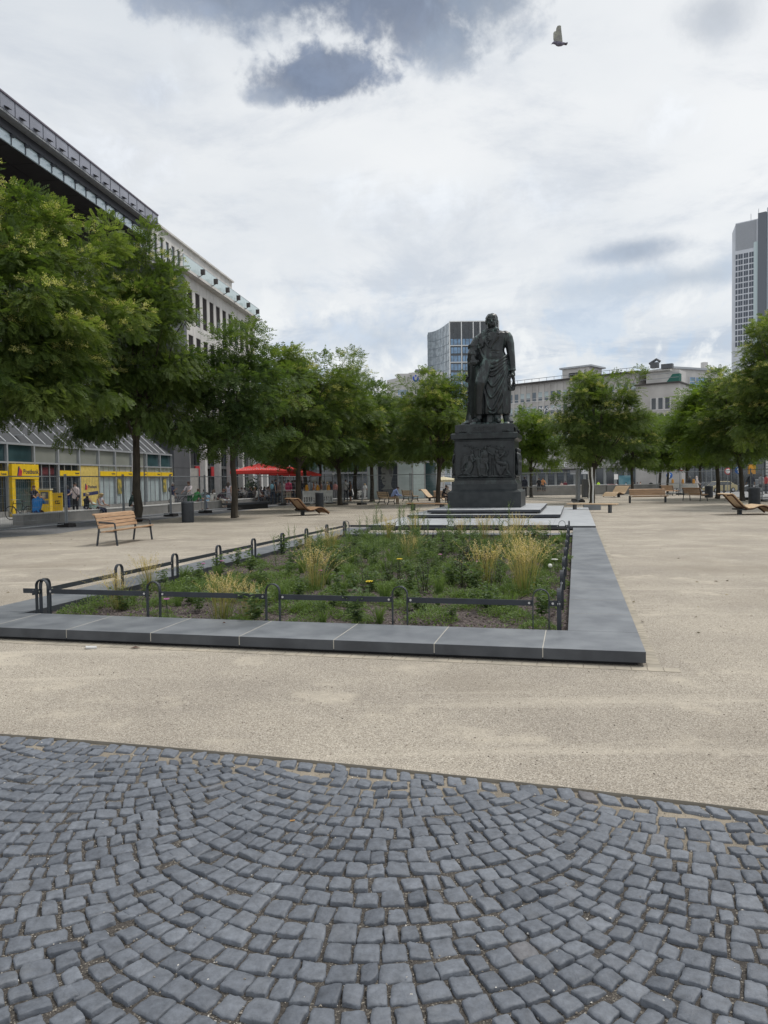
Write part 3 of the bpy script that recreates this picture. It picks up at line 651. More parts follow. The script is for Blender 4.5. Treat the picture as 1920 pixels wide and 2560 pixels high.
railing('dark hoop railing along the front edge of the bed, nearest the cobbles', 'x', 1.06, fu, (-7.5, -.80))
railing('dark hoop railing along the back edge of the bed before the stone steps', 'x', 14.45, fu, (-7.3, -.80))
sv = [1.14 + 1.65 * i for i in range(9)]
railing('dark hoop railing down the left side of the bed towards the bench', 'y', -7.24, sv, (.9, 14.6))
railing('dark hoop railing seen end on along the right side of the bed', 'y', -.80, sv, (.95, 14.55))
# ================================================================== monument: steps, pedestal, statue
def stone_steps():
    t = thing('monument_steps', 'three low grey stone platform steps under the monument', 'steps', uv(-3.86, 18.5), BED_ROT)
    for (x0, x1, y0, y1, z) in ((-3.87, 3.87, 0, 15.6, 0), (-3.45, 2.66, 4.9, 14.4, .145), (-2.75, 1.86, 5.6, 13.3, .305)):
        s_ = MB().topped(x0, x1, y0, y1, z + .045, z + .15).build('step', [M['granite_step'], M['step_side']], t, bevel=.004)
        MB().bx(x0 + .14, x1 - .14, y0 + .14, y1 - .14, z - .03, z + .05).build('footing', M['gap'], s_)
        mb = MB(); x = x0 + 1.2
        while x < x1 - .3:
            mb.bx(x - .004, x + .004, y0 + .01, y1 - .01, z + .12, z + .1506); x += 1.29
        for yy in (y0 + 1.5, y0 + 3.4): mb.bx(x0 + .01, x1 - .01, yy - .004, yy + .004, z + .12, z + .1504)
        mb.build('joint', M['granite'], s_)
stone_steps()
def bronze(name, verd=1.0):
    m, n, l, p = nmat(name); p.inputs['Roughness'].default_value = 0.33; p.inputs['Metallic'].default_value = 0.0; p.inputs['Specular IOR Level'].default_value = 0.45
    t = N(n, 'ShaderNodeTexCoord')
    def noise(s_, d, r_=.6, st=None):
        mp = N(n, 'ShaderNodeMapping'); l.new(t.outputs['Object'], mp.inputs[0])
        if st: mp.inputs['Scale'].default_value = st
        x = N(n, 'ShaderNodeTexNoise'); l.new(mp.outputs[0], x.inputs['Vector']); x.inputs['Scale'].default_value = s_; x.inputs['Detail'].default_value = d; x.inputs['Roughness'].default_value = r_; return x.outputs[0]
    r = N(n, 'ShaderNodeValToRGB'); l.new(noise(2.2, 8), r.inputs[0]); e = r.color_ramp.elements; e[0].position = .35; e[1].position = .7
    e[0].color = (0.010, 0.012, 0.014, 1); e[1].color = (0.026, 0.031, 0.033, 1)
    vn = N(n, 'ShaderNodeMapRange'); l.new(noise(2.6, 9, .7, (1.6, 1.6, .55)), vn.inputs[0]); vn.inputs[1].default_value = .50; vn.inputs[2].default_value = .68; vn.inputs[4].default_value = .75 * verd
    ge = N(n, 'ShaderNodeNewGeometry'); sn = N(n, 'ShaderNodeSeparateXYZ'); l.new(ge.outputs['Normal'], sn.inputs[0])
    up = N(n, 'ShaderNodeMapRange'); l.new(sn.outputs[2], up.inputs[0]); up.inputs[1].default_value = -.1; up.inputs[2].default_value = .7; up.inputs[3].default_value = .25
    mu = N(n, 'ShaderNodeMath', operation='MULTIPLY'); l.new(vn.outputs[0], mu.inputs[0]); l.new(up.outputs[0], mu.inputs[1])
    mx = N(n, 'ShaderNodeMix', data_type='RGBA'); l.new(mu.outputs[0], mx.inputs[0]); l.new(r.outputs[0], mx.inputs[6]); mx.inputs[7].default_value = (0.20, 0.30, 0.275, 1)
    l.new(mx.outputs[2], p.inputs['Base Color'])
    b = N(n, 'ShaderNodeBump'); b.inputs['Strength'].default_value = .25; b.inputs['Distance'].default_value = .02; l.new(noise(14, 6), b.inputs['Height']); l.new(b.outputs[0], p.inputs['Normal'])
    return m
M['bronze'] = bronze('dark_bronze'); M['bronze_ped'] = bronze('dark_bronze_pedestal', .25)
PC = (-4.52, 28.0)          # pedestal axis in bed coordinates
ped = thing('pedestal', 'tall dark bronze pedestal with relief figures under the statue', 'pedestal', uv(PC[0], PC[1], .455), BED_ROT)
def sq(h): return (-h, h, -h, h)
def tier(name, steps, parent=ped, m=None, bev=.01):
    mb = MB()
    for (h0, z0, h1, z1) in steps: mb.frustum(*sq(h0), z0, *sq(h1), z1)
    return mb.build(name, m or M['bronze_ped'], parent, bevel=bev)
M['ped_stone'] = mat('polished_dark_stone', (0.018, 0.023, 0.026), 0.45, 0, .2, 3, 8, col2=(0.034, 0.040, 0.043), spec=.4)
tier('base_block', [(1.60, 0, 1.60, .675), (1.60, .6752, 1.44, .79)], m=M['ped_stone'])
tier('upper_base_block', [(1.44, .785, 1.44, 1.03)], m=M['ped_stone'])
tier('base_moulding', [(1.43, 1.032, 1.40, 1.09), (1.40, 1.0902, 1.33, 1.22), (1.335, 1.2202, 1.335, 1.255), (1.36, 1.2552, 1.36, 1.285), (1.33, 1.2852, 1.30, 1.33)], bev=.008)
die = tier('die', [(1.32, 1.33, 1.32, 2.93)])
tier('cornice', [(1.32, 2.931, 1.34, 2.98), (1.36, 2.981, 1.44, 3.04), (1.46, 3.041, 1.47, 3.24), (1.48, 3.2405, 1.40, 3.29)], bev=.01)
top = tier('top_block', [(1.30, 3.285, 1.29, 3.66)])
# corner acroteria and lettering on the top block
mb = MB()
for sx in (-1, 1):
    mb.prism([(sx * 1.285, 3.32), (sx * .86, 3.32), (sx * 1.285, 3.62)], 'y', -1.335, -1.285)
    for k in range(5): mb.ell((sx * (.84 + .05 * k), -1.325, 3.36 + .035 * (k % 2)), (.06, .035, .05))
    for sy in (-1, 1): mb.ell((1.33, sy * 1.05, 3.42), (.05, .12, .12))
mb.split('corner_ornament', M['bronze_ped'], top)
text_mesh('GOETHE', .24, .022, M['bronze_ped'], 'lettering', top, (0, -1.318, 3.475), (R(90), 0, 0), sx=1.05)
mb = MB(); mb.bx(-.57, .57, -1.325, -1.296, 3.325, 3.345); mb.build('inscription_line', M['bronze_ped'], top)
# relief panels
def relief(face_y, figs, parent, rot):
    mb = MB(); y = 0
    def limb(p, r, fl=None): mb.tube([(a, -d, z) for a, d, z in p], r, 8)
    for f in figs: f(mb, limb)
    o = fused(mb, 'relief', M['bronze_ped'], .016, 1, parent)
    o.rotation_euler = (0, 0, rot); o.location = Vector((math.sin(rot) * face_y, -math.cos(rot) * face_y, 0)); return o
def fig_left(mb, limb):    # robed woman leaning on a post, cloak blowing behind
    mb.ell((-.52, -.05, 2.47), (.075, .07, .095)); mb.ell((-.56, -.03, 2.18), (.15, .09, .24), rot=(0, .15, 0)); mb.ell((-.66, -.03, 1.80), (.19, .10, .36), rot=(0, .25, 0))
    limb([(-.48, .08, 2.30), (-.40, .10, 2.12), (-.27, .10, 2.24)], [.05, .045, .035]); limb([(-.62, .05, 2.30), (-.50, .12, 2.02), (-.33, .10, 2.16)], [.05, .045, .035])
    for k in range(6): limb([(-.60, .02, 2.32 - .03 * k), (-.85, .04, 2.33 - .07 * k), (-1.05, .03, 2.16 - .10 * k)], [.04, .045, .02])
    for k in range(7): limb([(-.50 - .05 * k, .10, 2.0 - .05 * k), (-.62 - .05 * k, .11, 1.75 - .04 * k), (-.92 + .06 * k, .08, 1.45)], [.02, .03, .022])
    limb([(-.95, .05, 1.75), (-1.02, .05, 1.62), (-.80, .09, 1.72)], .035); limb([(-.98, .04, 1.52), (-1.2, .04, 1.40)], [.05, .03]); limb([(-.28, .05, 2.18), (-.26, .06, 1.75), (-.18, .05, 1.38)], [.10, .085, .08])
    for k in range(4): mb.ell((-.28, -.10, 2.12 - .1 * k), (.12, .03, .025))
def fig_mid(mb, limb):     # standing muse
    mb.ell((.06, -.05, 2.62), (.075, .07, .095)); mb.ell((.04, -.04, 2.32), (.16, .10, .22)); mb.ell((.03, -.04, 1.88), (.19, .11, .42))
    limb([(.16, .07, 2.46), (.30, .09, 2.36), (.42, .07, 2.28)], [.055, .05, .04]); limb([(-.08, .06, 2.44), (-.15, .09, 2.2), (-.13, .1, 1.98)], [.055, .05, .04])
    for k in range(6): limb([(-.16 + .055 * k, .10, 2.02), (-.15 + .06 * k, .13, 1.75), (-.12 + .05 * k, .10, 1.42)], [.02, .028, .03])
    for k in range(3): limb([(-.14, .09, 2.16 - .06 * k), (.04, .14, 2.08 - .07 * k), (.20, .09, 2.18 - .06 * k)], .026)
    limb([(.10, .12, 1.95), (.17, .16, 1.70), (.06, .11, 1.46)], [.07, .06, .04]); limb([(.05, .08, 1.42), (-.06, .10, 1.40), (.16, .10, 1.40)], .045)
def fig_right(mb, limb):   # seated muse raising a lyre
    mb.ell((.56, -.05, 2.46), (.075, .07, .09)); mb.ell((.58, -.04, 2.16), (.15, .09, .22), rot=(0, -.15, 0))
    limb([(.50, .06, 2.32), (.68, .12, 2.18), (.88, .12, 2.34)], [.055, .045, .035]); limb([(.66, .06, 2.34), (.80, .1, 2.34), (.92, .1, 2.42)], [.05, .04, .03])
    limb([(.92, .08, 2.20), (1.02, .08, 2.36), (1.04, .06, 2.52)], .025); limb([(.86, .08, 2.2), (.88, .08, 2.5)], .02)
    limb([(.58, .08, 1.98), (.82, .14, 1.94), (1.00, .13, 1.90)], [.11, .10, .08]); limb([(1.0, .12, 1.9), (1.00, .09, 1.6), (1.13, .1, 1.45)], [.08, .06, .045]); limb([(.55, .06, 1.9), (.62, .12, 1.60), (.72, .08, 1.42)], [.12, .09, .07])
    for k in range(5): limb([(.60 + .08 * k, .12, 1.93), (.62 + .07 * k, .14, 1.72), (.56 + .05 * k, .09, 1.46)], [.025, .03, .025])
    for k in range(3): limb([(.50 + .12 * k, .12, 2.02 - .03 * k), (.62 + .12 * k, .15, 1.97 - .03 * k), (.72 + .11 * k, .12, 2.03)], .026)
    limb([(.85, .07, 1.46), (1.10, .08, 1.42), (1.2, .05, 1.39)], [.05, .04, .03])
def foliage(mb, limb):     # laurel branches above and the ground line below
    q = random.Random(3)
    for x in [i * .05 - .85 for i in range(35)]:
        if -.02 < x < .14: continue
        for k in range(2): mb.ell((x + q.uniform(-.03, .03), -.02, 2.66 + .07 * math.sin(x * 6) + q.uniform(-.06, .06)), (.045, .035, .02), 8, 6, rot=(0, q.uniform(-1, 1), 0))
    limb([(-.15, .02, 1.38), (-.22, .04, 2.0), (-.2, .03, 2.6)], [.06, .05, .04]); limb([(.36, .02, 1.38), (.34, .03, 2.2)], [.05, .04])
    limb([(-1.2, 0, 1.365), (-.6, .03, 1.385), (0, .03, 1.365), (.6, .03, 1.38), (1.22, 0, 1.365)], [.05, .06, .05, .06, .05])
    for sx in (-1, 1): limb([(sx * 1.28, 0, 1.37), (sx * 1.28, 0, 2.9)], .02)
relief(1.325, [fig_left, fig_mid, fig_right, foliage], die, 0)
def side_fig(mb, limb):
    for x0 in (-.75, 0, .75):
        mb.ell((x0, -.06, 2.52), (.08, .08, .1)); mb.ell((x0, -.06, 2.2), (.17, .11, .24)); mb.ell((x0 + .02, -.05, 1.8), (.18, .12, .42))
        limb([(x0 + .15, .08, 2.36), (x0 + .25, .12, 2.1), (x0 + .12, .13, 1.95)], [.055, .05, .04]); limb([(x0 - .15, .08, 2.36), (x0 - .24, .1, 2.1), (x0 - .2, .12, 1.85)], [.055, .05, .04])
        for k in range(4): limb([(x0 - .12 + .08 * k, .11, 1.98), (x0 - .14 + .09 * k, .12, 1.42)], [.025, .035])
    limb([(-1.2, .02, 1.365), (1.2, .02, 1.365)], .05)
relief(1.325, [side_fig], die, R(90)); relief(1.325, [side_fig], die, R(-90))
# ------------------------------------------------------------------ statue
K = .00263
def SP(x, y, d=0.0): return Vector(((x - 600) * K, d, (2075 - y) * K))
stat = thing('bronze_statue', 'dark bronze statue of a standing man in a long draped coat holding a wreath', 'statue', uv(PC[0] + .02, PC[1], .455 + 3.66), BED_ROT)
SECT = [(425, 585, 775, .17, .20), (455, 520, 870, .24, .27), (490, 455, 950, .32, .31), (560, 440, 950, .40, .36), (650, 430, 918, .45, .40), (740, 420, 902, .46, .40), (795, 418, 898, .46, .40),
        (860, 412, 925, .47, .40), (950, 402, 955, .49, .42), (1050, 395, 975, .51, .44), (1200, 392, 990, .53, .46), (1400, 380, 1003, .55, .48), (1600, 392, 1002, .52, .47), (1750, 410, 994, .50, .46), (1840, 420, 988, .48, .46), (1885, 428, 978, .46, .44)]
def sect(y):
    for a, b in zip(SECT[:-1], SECT[1:]):
        if y <= b[0]:
            t = max(0, (y - a[0]) / (b[0] - a[0])); return [p + (q - p) * t for p, q in zip(a, b)]
    return list(SECT[-1])
def front(x, y):
    _, xl, xr, df, db = sect(y); c = (xl + xr) / 2; h = (xr - xl) / 2; u = min(.98, abs(x - c) / h)
    return -df * (1 - u ** 2.5) ** (1 / 2.5)
def figure():
    mb = MB(); n = 40; rows = []; q = random.Random(5)
    ysamp = [425 + (1885 - 425) * i / 60 for i in range(61)]
    for y in ysamp:
        _, xl, xr, df, db = sect(y); c = (xl + xr) / 2; h = (xr - xl) / 2; ring = []
        fold = max(0, min(1, (y - 1000) / 500))
        for j in range(n):
            w = 2 * math.pi * j / n; ca, sa = math.cos(w), math.sin(w)
            e = 2 / 2.5; X = math.copysign(abs(ca) ** e, ca); Y = math.copysign(abs(sa) ** e, sa)
            rp = 1 + fold * (.035 * math.sin(11 * w + y * .002) + .02 * math.sin(17 * w + 1))
            ring.append(((c + h * X * rp - 600) * K, (-df if Y < 0 else db) * abs(Y) * rp, (2075 - y) * K))
        rows.append(ring)
    vs = [p for r_ in rows for p in r_]; m = len(rows)
    mb.add(vs, [(i * n + j, i * n + (j + 1) % n, (i + 1) * n + (j + 1) % n, (i + 1) * n + j) for i in range(m - 1) for j in range(n)] + [tuple(range(n)), tuple(range((m - 1) * n, m * n))])
    def fl(pts, r, out=0.0, flat=None, nn=10):     # a fold lying on the robe's front
        P = [SP(x, y, front(x, y) - out) for x, y in pts]
        # refine by Catmull-Rom
        Q = []; 
        for i in range(len(P) - 1):
            p0, p1, p2, p3 = P[max(0, i - 1)], P[i], P[i + 1], P[min(len(P) - 1, i + 2)]
            for k in range(5):
                t = k / 5; Q.append(.5 * ((2 * p1) + (p2 - p0) * t + (2 * p0 - 5 * p1 + 4 * p2 - p3) * t * t + (3 * p1 - p0 - 3 * p2 + p3) * t ** 3))
        Q.append(P[-1]); rr = [r * (0.55 + .45 * math.sin(math.pi * (i + .5) / len(Q))) for i in range(len(Q))]
        mb.tube(Q, rr, nn, flat=flat)
    # cloak swept from the shoulder across the belly to the hip
    fl([(478, 640), (500, 780), (560, 920), (640, 1000), (710, 1022), (800, 995), (880, 935), (945, 880)], .085, .05)
    fl([(470, 760), (520, 920), (600, 1040), (690, 1085), (790, 1060), (880, 990), (955, 930)], .06, .04)
    fl([(480, 900), (560, 1050), (650, 1140), (740, 1140), (860, 1060), (958, 970)], .055, .035)
    fl([(560, 1090), (640, 1200), (720, 1230), (830, 1140), (950, 1010)], .05, .03)
    fl([(610, 1260), (680, 1390), (740, 1400), (850, 1250), (955, 1050)], .055, .03)
    fl([(600, 1420), (650, 1560), (715, 1590), (850, 1380), (960, 1090)], .055, .03)
    fl([(590, 1580), (640, 1760), (720, 1790), (850, 1530), (965, 1140)], .055, .025)
    fl([(640, 1840), (740, 1860), (860, 1680), (968, 1220)], .05, .02)
    for pts, r in (([(890, 1450), (885, 1870)], .05), ([(945, 1350), (950, 1875)], .05), ([(985, 1250), (990, 1870)], .045), ([(425, 1120), (402, 1500), (410, 1880)], .06), ([(560, 1450), (600, 1680), (590, 1880)], .05), ([(470, 1480), (470, 1880)], .03), ([(520, 1500), (525, 1880)], .03), ([(800, 1700), (790, 1880)], .045)): fl(pts, r, .015)
    # bent leg under the cloth
    mb.tube([SP(620, 1000, -.40), SP(560, 1180, -.58), SP(510, 1370, -.78), SP(492, 1480, -.72), SP(478, 1700, -.56), SP(472, 1880, -.47)], [.28, .28, .25, .21, .19, .18], 16)
    mb.ell(SP(505, 1375, -.82), (.21, .20, .22))
    # cloak falling from the shoulder behind the forearm down beside the stump
    mb.tube([SP(470, 560, .10), SP(410, 720, .12), SP(370, 900, .08), SP(355, 1060, .02), SP(360, 1300, -.02), SP(365, 1600, -.02), SP(372, 1880, -.02)], [.30, .34, .32, .27, .25, .26, .27], 16)
    for k in range(5): mb.tube([SP(400 + 22 * k, 1060, -.34 - .03 * k), SP(385 + 16 * k, 1350, -.30 - .05 * k), SP(372 + 14 * k, 1870, -.26 - .05 * k)], [.03, .055, .06], 8)
    for k in range(4): mb.tube([SP(500 - 12 * k, 560 + 60 * k, -.36), SP(440 - 16 * k, 700 + 60 * k, -.36), SP(420 - 12 * k, 860 + 60 * k, -.42)], [.03, .045, .03], 8)
    mb.tube([SP(500, 640, -.42), SP(470, 700, -.46), SP(462, 760, -.44), SP(500, 745, -.5), SP(550, 715, -.5)], [.05, .06, .045, .045, .03], 8)
    # coat: waist tucks, tails, belly
    mb.ell(SP(700, 900, -.36), (.38, .16, .24)); fl([(690, 790), (780, 800), (885, 770)], .03, .01); fl([(700, 850), (800, 850), (915, 835)], .03, .01)
    mb.ell(SP(700, 620, -.30), (.42, .17, .40))
    # wide lapels
    def lapel(pts, w, t=.035, out=.07):
        P = [SP(x, y, front(x, y) - out) for x, y in pts]
        for a, b, ra, rb in zip(P[:-1], P[1:], w[:-1], w[1:]):
            mb.tube([a, (a + b) / 2, b], [ra, (ra + rb) / 2, rb], 10, flat=(1, .55))
    lapel([(628, 428), (560, 500), (520, 590), (515, 680), (545, 740)], [.09, .13, .15, .15, .07], out=.10); lapel([(575, 560), (600, 660), (650, 760)], [.06, .07, .03])
    lapel([(750, 425), (800, 480), (800, 550), (740, 640), (672, 770)], [.09, .14, .14, .09, .04], out=.10)
    mb.tube([SP(605, 440, .02), SP(600, 415, .12), SP(690, 400, .22), SP(770, 415, .12), SP(765, 435, .02)], .10, 10)
    for i in range(5): mb.ell(SP(640 + 16 * (i % 2), 520 + 36 * i, front(650, 530 + 36 * i) - .02), (.085 - .01 * i, .05, .05), rot=(0, .5 * (-1) ** i, 0))
    # his right arm in a heavy sleeve with cuffs, hand on the scroll
    mb.tube([SP(520, 540, 0), SP(450, 600, -.05), SP(400, 690, -.10), SP(375, 790, -.18), SP(378, 850, -.30)], [.22, .26, .25, .24, .22], 16)
    mb.tube([SP(372, 705, -.12), SP(366, 745, -.16)], [.275, .25], 16)
    mb.tube([SP(372, 810, -.22), SP(372, 870, -.34), SP(368, 905, -.42)], [.26, .26, .22], 16)
    mb.tube([SP(340, 880, -.25), SP(310, 940, -.25), SP(300, 985, -.22)], [.18, .14, .08], 12)
    mb.tube([SP(378, 880, -.40), SP(388, 950, -.56), SP(392, 985, -.62)], [.14, .125, .11], 12)
    for i in range(4): mb.tube([SP(350 + 24 * i, 975, -.66), SP(350 + 24 * i, 1000, -.72), SP(352 + 24 * i, 1028, -.68)], [.036, .034, .028], 8)
    mb.tube([SP(430, 955, -.60), SP(450, 985, -.66), SP(452, 1010, -.66)], [.04, .036, .03], 8)
    # his left arm hanging
    mb.tube([SP(920, 520, .02), SP(955, 580, .02), SP(985, 680, .03), SP(1000, 800, .02), SP(1018, 930, -.03), SP(1030, 1060, -.07), SP(1034, 1140, -.09)], [.22, .235, .21, .185, .165, .15, .145], 16)
    mb.ell(SP(905, 525, .02), (.24, .25, .2))
    mb.tube([SP(1030, 1125, -.09), SP(1032, 1150, -.09)], [.17, .16], 14)
    mb.tube([SP(1034, 1150, -.1), SP(1040, 1200, -.13), SP(1046, 1240, -.15)], [.10, .115, .105], 12, flat=(1, .75))
    for i in range(4): mb.tube([SP(1040 + 4 * i, 1225, -.20 + .055 * i), SP(1052 + 5 * i, 1290, -.20 + .055 * i), SP(1044 + 4 * i, 1345 - 8 * i, -.19 + .05 * i), SP(1026, 1372 - 10 * i, -.18 + .05 * i)], [.033, .031, .028, .022], 8)
    mb.tube([SP(1022, 1195, -.19), SP(1002, 1245, -.22), SP(1004, 1290, -.22)], [.036, .033, .026], 8)
    # neck and head
    mb.tube([SP(690, 470, .02), SP(688, 415, 0), SP(684, 370, -.02)], [.24, .20, .18], 14)
    mb.ell(SP(680, 262, .0), (.25, .29, .31), 20, 14); mb.ell(SP(684, 330, -.08), (.205, .21, .22), 16, 12); mb.ell(SP(690, 386, -.15), (.075, .06, .045))
    mb.ell(SP(688, 218, -.16), (.185, .14, .15)); mb.tube([SP(640, 258, -.25), SP(688, 256, -.28), SP(738, 258, -.24)], [.035, .03, .035], 8)
    mb.tube([SP(693, 262, -.27), SP(696, 305, -.33), SP(696, 318, -.30)], [.03, .042, .045], 8); mb.ell(SP(640, 315, -.20), (.06, .06, .06)); mb.ell(SP(736, 315, -.18), (.06, .06, .06))
    mb.tube([SP(655, 347, -.25), SP(694, 345, -.28), SP(728, 347, -.24)], [.018, .022, .018], 8); mb.tube([SP(660, 360, -.245), SP(694, 361, -.27), SP(724, 360, -.24)], [.018, .024, .018], 8)
    for (x, y, d, r) in ((598, 262, .02, .075), (594, 300, .05, .065), (604, 222, .04, .085), (770, 262, .05, .065), (766, 300, .06, .055), (762, 222, .05, .075), (640, 184, .08, .11), (690, 174, .08, .11), (735, 186, .08, .10), (665, 178, .07, .10), (715, 178, .07, .10), (618, 200, .06, .09), (752, 202, .06, .08), (690, 230, .2, .17), (690, 300, .2, .15), (640, 280, .18, .13), (740, 280, .18, .12), (655, 192, -.10, .07), (700, 182, -.10, .07)): mb.ell(SP(x, y, d), (r, r, r * 1.1))
    mb.tube([SP(622, 480, -.16), SP(606, 415, -.02), SP(640, 385, .14), SP(690, 380, .2), SP(745, 388, .14), SP(770, 415, 0), SP(756, 480, -.16)], [.07, .075, .08, .08, .08, .075, .07], 10)
    mb.tube([SP(650, 452, -.17), SP(690, 446, -.19), SP(732, 452, -.17)], .045, 8); mb.tube([SP(655, 478, -.22), SP(690, 472, -.25), SP(730, 478, -.22)], .045, 8)
    # shoes below the hem
    for (x0, y0, d0, x1, y1, d1) in ((465, 1880, -.42, 375, 2030, -.92), (770, 1890, -.25, 815, 2010, -.72)):
        mb.tube([SP(x0, y0, d0), SP(x0, y0 + 90, d0 - .02)], [.16, .14], 12)
        a = SP(x0, y0 + 120, d0); b = SP(x1, y1, d1); mb.tube([a, a.lerp(b, .5) + Vector((0, 0, .04)), a.lerp(b, .85), b], [.15, .14, .12, .06], 12, flat=(1, .8))
    # lining of the coat hanging behind the legs
    mb.tube([SP(905, 1860, .1), SP(930, 1950, .1), SP(970, 2040, .05)], [.16, .18, .22], 12); mb.tube([SP(640, 1850, .22), SP(640, 2060, .22)], [.45, .5], 14)
    return fused(mb, 'figure', M['bronze'], .02, 2, stat, .35)
figure()
def stump():
    mb = MB(); q = random.Random(8)
    mb.tube([SP(345, 1000, .05), SP(340, 1200, .08), SP(335, 1500, .08), SP(325, 1800, .05), SP(310, 1990, .0), SP(290, 2060, -.02)], [.24, .21, .20, .22, .27, .36], 14)
    for k in range(5): mb.tube([SP(330 + 25 * k, 1040, -.16 - .04 * k), SP(345 + 16 * k, 1400, -.22 - .03 * k), SP(352 + 12 * k, 1930, -.22 - .03 * k)], [.06, .065, .06], 8)
    for k in range(70):
        t = q.random(); x = 268 + 22 * math.sin(t * 9) + q.uniform(-18, 40); y = 1130 + 900 * t
        mb.ell(SP(x, y, q.uniform(-.22, .1)), (.06, .05, .028), 6, 5, rot=(q.uniform(-1, 1), q.uniform(-1, 1), q.uniform(-2, 2)))
    for k in range(26):
        mb.ell(SP(245 + q.uniform(-22, 50), 1230 + q.uniform(-60, 70), q.uniform(-.2, .05)), (.065, .05, .03), 6, 5, rot=(q.uniform(-1, 1), q.uniform(-1, 1), q.uniform(-2, 2)))
    return fused(mb, 'tree_stump', M['bronze'], .026, 1, stat, .4)
stump()
mb = MB(); mb.tube([SP(300, 1018, -.56), SP(400, 1012, -.66), SP(490, 985, -.70)], .062, 14); mb.tube([SP(330, 1040, -.60), SP(470, 1015, -.72)], .045, 12)
mb.build('scroll', M['bronze'], stat)
def wreath():
    mb = MB(); q = random.Random(4); c = SP(1012, 1345, -.2)
    for k in range(150):
        a = 2 * math.pi * k / 150 * 3; rx, rz_ = .125, .33
        p = c + Vector((rx * math.cos(a), .10 * math.cos(a + .6) + q.uniform(-.05, .05), rz_ * math.sin(a)))
        mb.ell(p, (.10, .03, .05), 6, 5, rot=(q.uniform(-.6, .6), a + 1.2 + q.uniform(-.5, .5), q.uniform(-.5, .5)))
    mb.tube([c + Vector((.125 * math.cos(a), .10 * math.cos(a + .6), .31 * math.sin(a))) for a in [2 * math.pi * i / 24 for i in range(25)]], .03, 6)
    mb.build('wreath', M['bronze'], stat)
wreath()
mb = MB(); q = random.Random(2)
mb.ell((.05, -.02, -.02), (1.16, 1.1, .16), 28, 10); mb.ell((-.15, -.45, 0), (.65, .5, .15), 20, 8); mb.ell((-.85, .0, 0), (.4, .6, .22), 16, 8); mb.bx(-1.22, 1.22, -1.22, 1.22, -.02, .03)
for k in range(30): mb.ell((q.uniform(-1, 1), q.uniform(-1, .8), .06), (.16, .16, .08), 8, 6)
fused(mb, 'base_mound', M['bronze'], .03, 3, stat)
# ================================================================== buildings
M['glass_dark'] = glass_mat('dark_window_glass', (0.025, 0.033, 0.04))
M['glass_blue'] = glass_mat('sky_reflecting_glass', (0.15, 0.27, 0.42), .08)
M['glass_pale'] = glass_mat('pale_curtained_glass', (0.40, 0.47, 0.48), .12, .6, .12, .8)
M['glass_teal'] = glass_mat('teal_window_glass', (0.045, 0.085, 0.095))
M['glass_beige'] = glass_mat('blinds_behind_glass', (0.26, 0.27, 0.24), .12, .6, .1)
M['glass_rail'] = mat('frosted_rail_glass', (0.56, 0.66, 0.67), .15, 0, .05)
M['clad_dark'] = mat('dark_grey_cladding', (0.095, 0.10, 0.11), .55, 0, .12, .7, 4)
M['clad_metal'] = mat('dull_metal_panels', (0.16, 0.165, 0.175), .45, .3, .15, .5, 5)
M['alu'] = mat('silver_aluminium', (0.40, 0.42, 0.44), .45, .3, .08)
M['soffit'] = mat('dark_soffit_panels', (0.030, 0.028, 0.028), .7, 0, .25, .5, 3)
M['limestone'] = mat('pale_limestone', (0.58, 0.56, 0.535), .85, 0, .1, .6, 7)
M['travertine'] = mat('grey_travertine', (0.40, 0.38, 0.36), .85, 0, .22, .25, 9, col2=(0.54, 0.52, 0.495))
M['roof_dark'] = mat('dark_roof_edge', (0.06, 0.052, 0.05), .7)
M['white_col'] = mat('white_column', (0.70, 0.69, 0.68), .6, 0, .06)
M['red'] = mat('red_canvas', (0.74, 0.06, 0.05), .75, 0, .08)
M['ink'] = mat('navy_ink', (0.02, 0.025, 0.10), .6); M['ink_red'] = mat('red_ink', (0.55, 0.04, 0.05), .6)
M['sign_white'] = mat('white_sign', (0.80, 0.80, 0.80), .5)
FD = Vector((.135, .991, 0)).normalized(); FROT = math.atan2(FD.y, FD.x); F0 = Vector((-.499 * 42, 42, 0))
def fs(px):      # distance along the left facade line seen in pixel column px
    k = (px - 960) / FPX; return (k * F0.y - F0.x) / (FD.x - k * FD.y)
def fz(px, py):  # height on the facade at pixel
    p = F0 + FD * fs(px); return atY(px, py, p.y).z
bank = thing('bank_building', 'modern bank building with yellow signs, glass front and huge dark overhanging roof', 'building', F0, FROT)
S0 = -16.0; bays = [S0, -12.5, -9, -5.8, -2.8] + [fs(x) for x in (22.6, 90, 150, 202.5, 251, 292, 333, 370, 403.6, 433)]
ZM, ZT = 3.02, 4.08
MB().bx(S0, bays[-1], .0, .3, -.05, .28).build('plinth', M['concrete'], bank)
low_m = ['glass_dark'] * 6 + ['glass_dark', 'glass_dark', 'glass_dark', 'glass_pale', 'glass_pale', 'glass_pale', 'glass_pale', 'glass_pale']
up_m = ['glass_teal'] * 6 + ['glass_beige', 'glass_beige', 'glass_beige', 'glass_beige', 'glass_beige', 'glass_beige', 'glass_teal', 'glass_teal']
for i, (a, b) in enumerate(zip(bays[:-1], bays[1:])):
    w = MB().bx(a + .07, b - .07, .13, .17, .30, ZM - .05).build('window', M[low_m[i]], bank)
    m = MB()
    for k in (1, 2): m.bx(a + (b - a) * k / 3 - .03, a + (b - a) * k / 3 + .03, .09, .128, .30, ZM - .05)
    m.split('mullion', M['alu'], w)
    MB().bx(a + .07, b - .07, .13, .17, ZM + .05, ZT - .06).build('window', M[up_m[i]], bank)
m = MB()
for s_ in bays: m.bx(s_ - .06, s_ + .06, -.02, .2, .28, ZT)
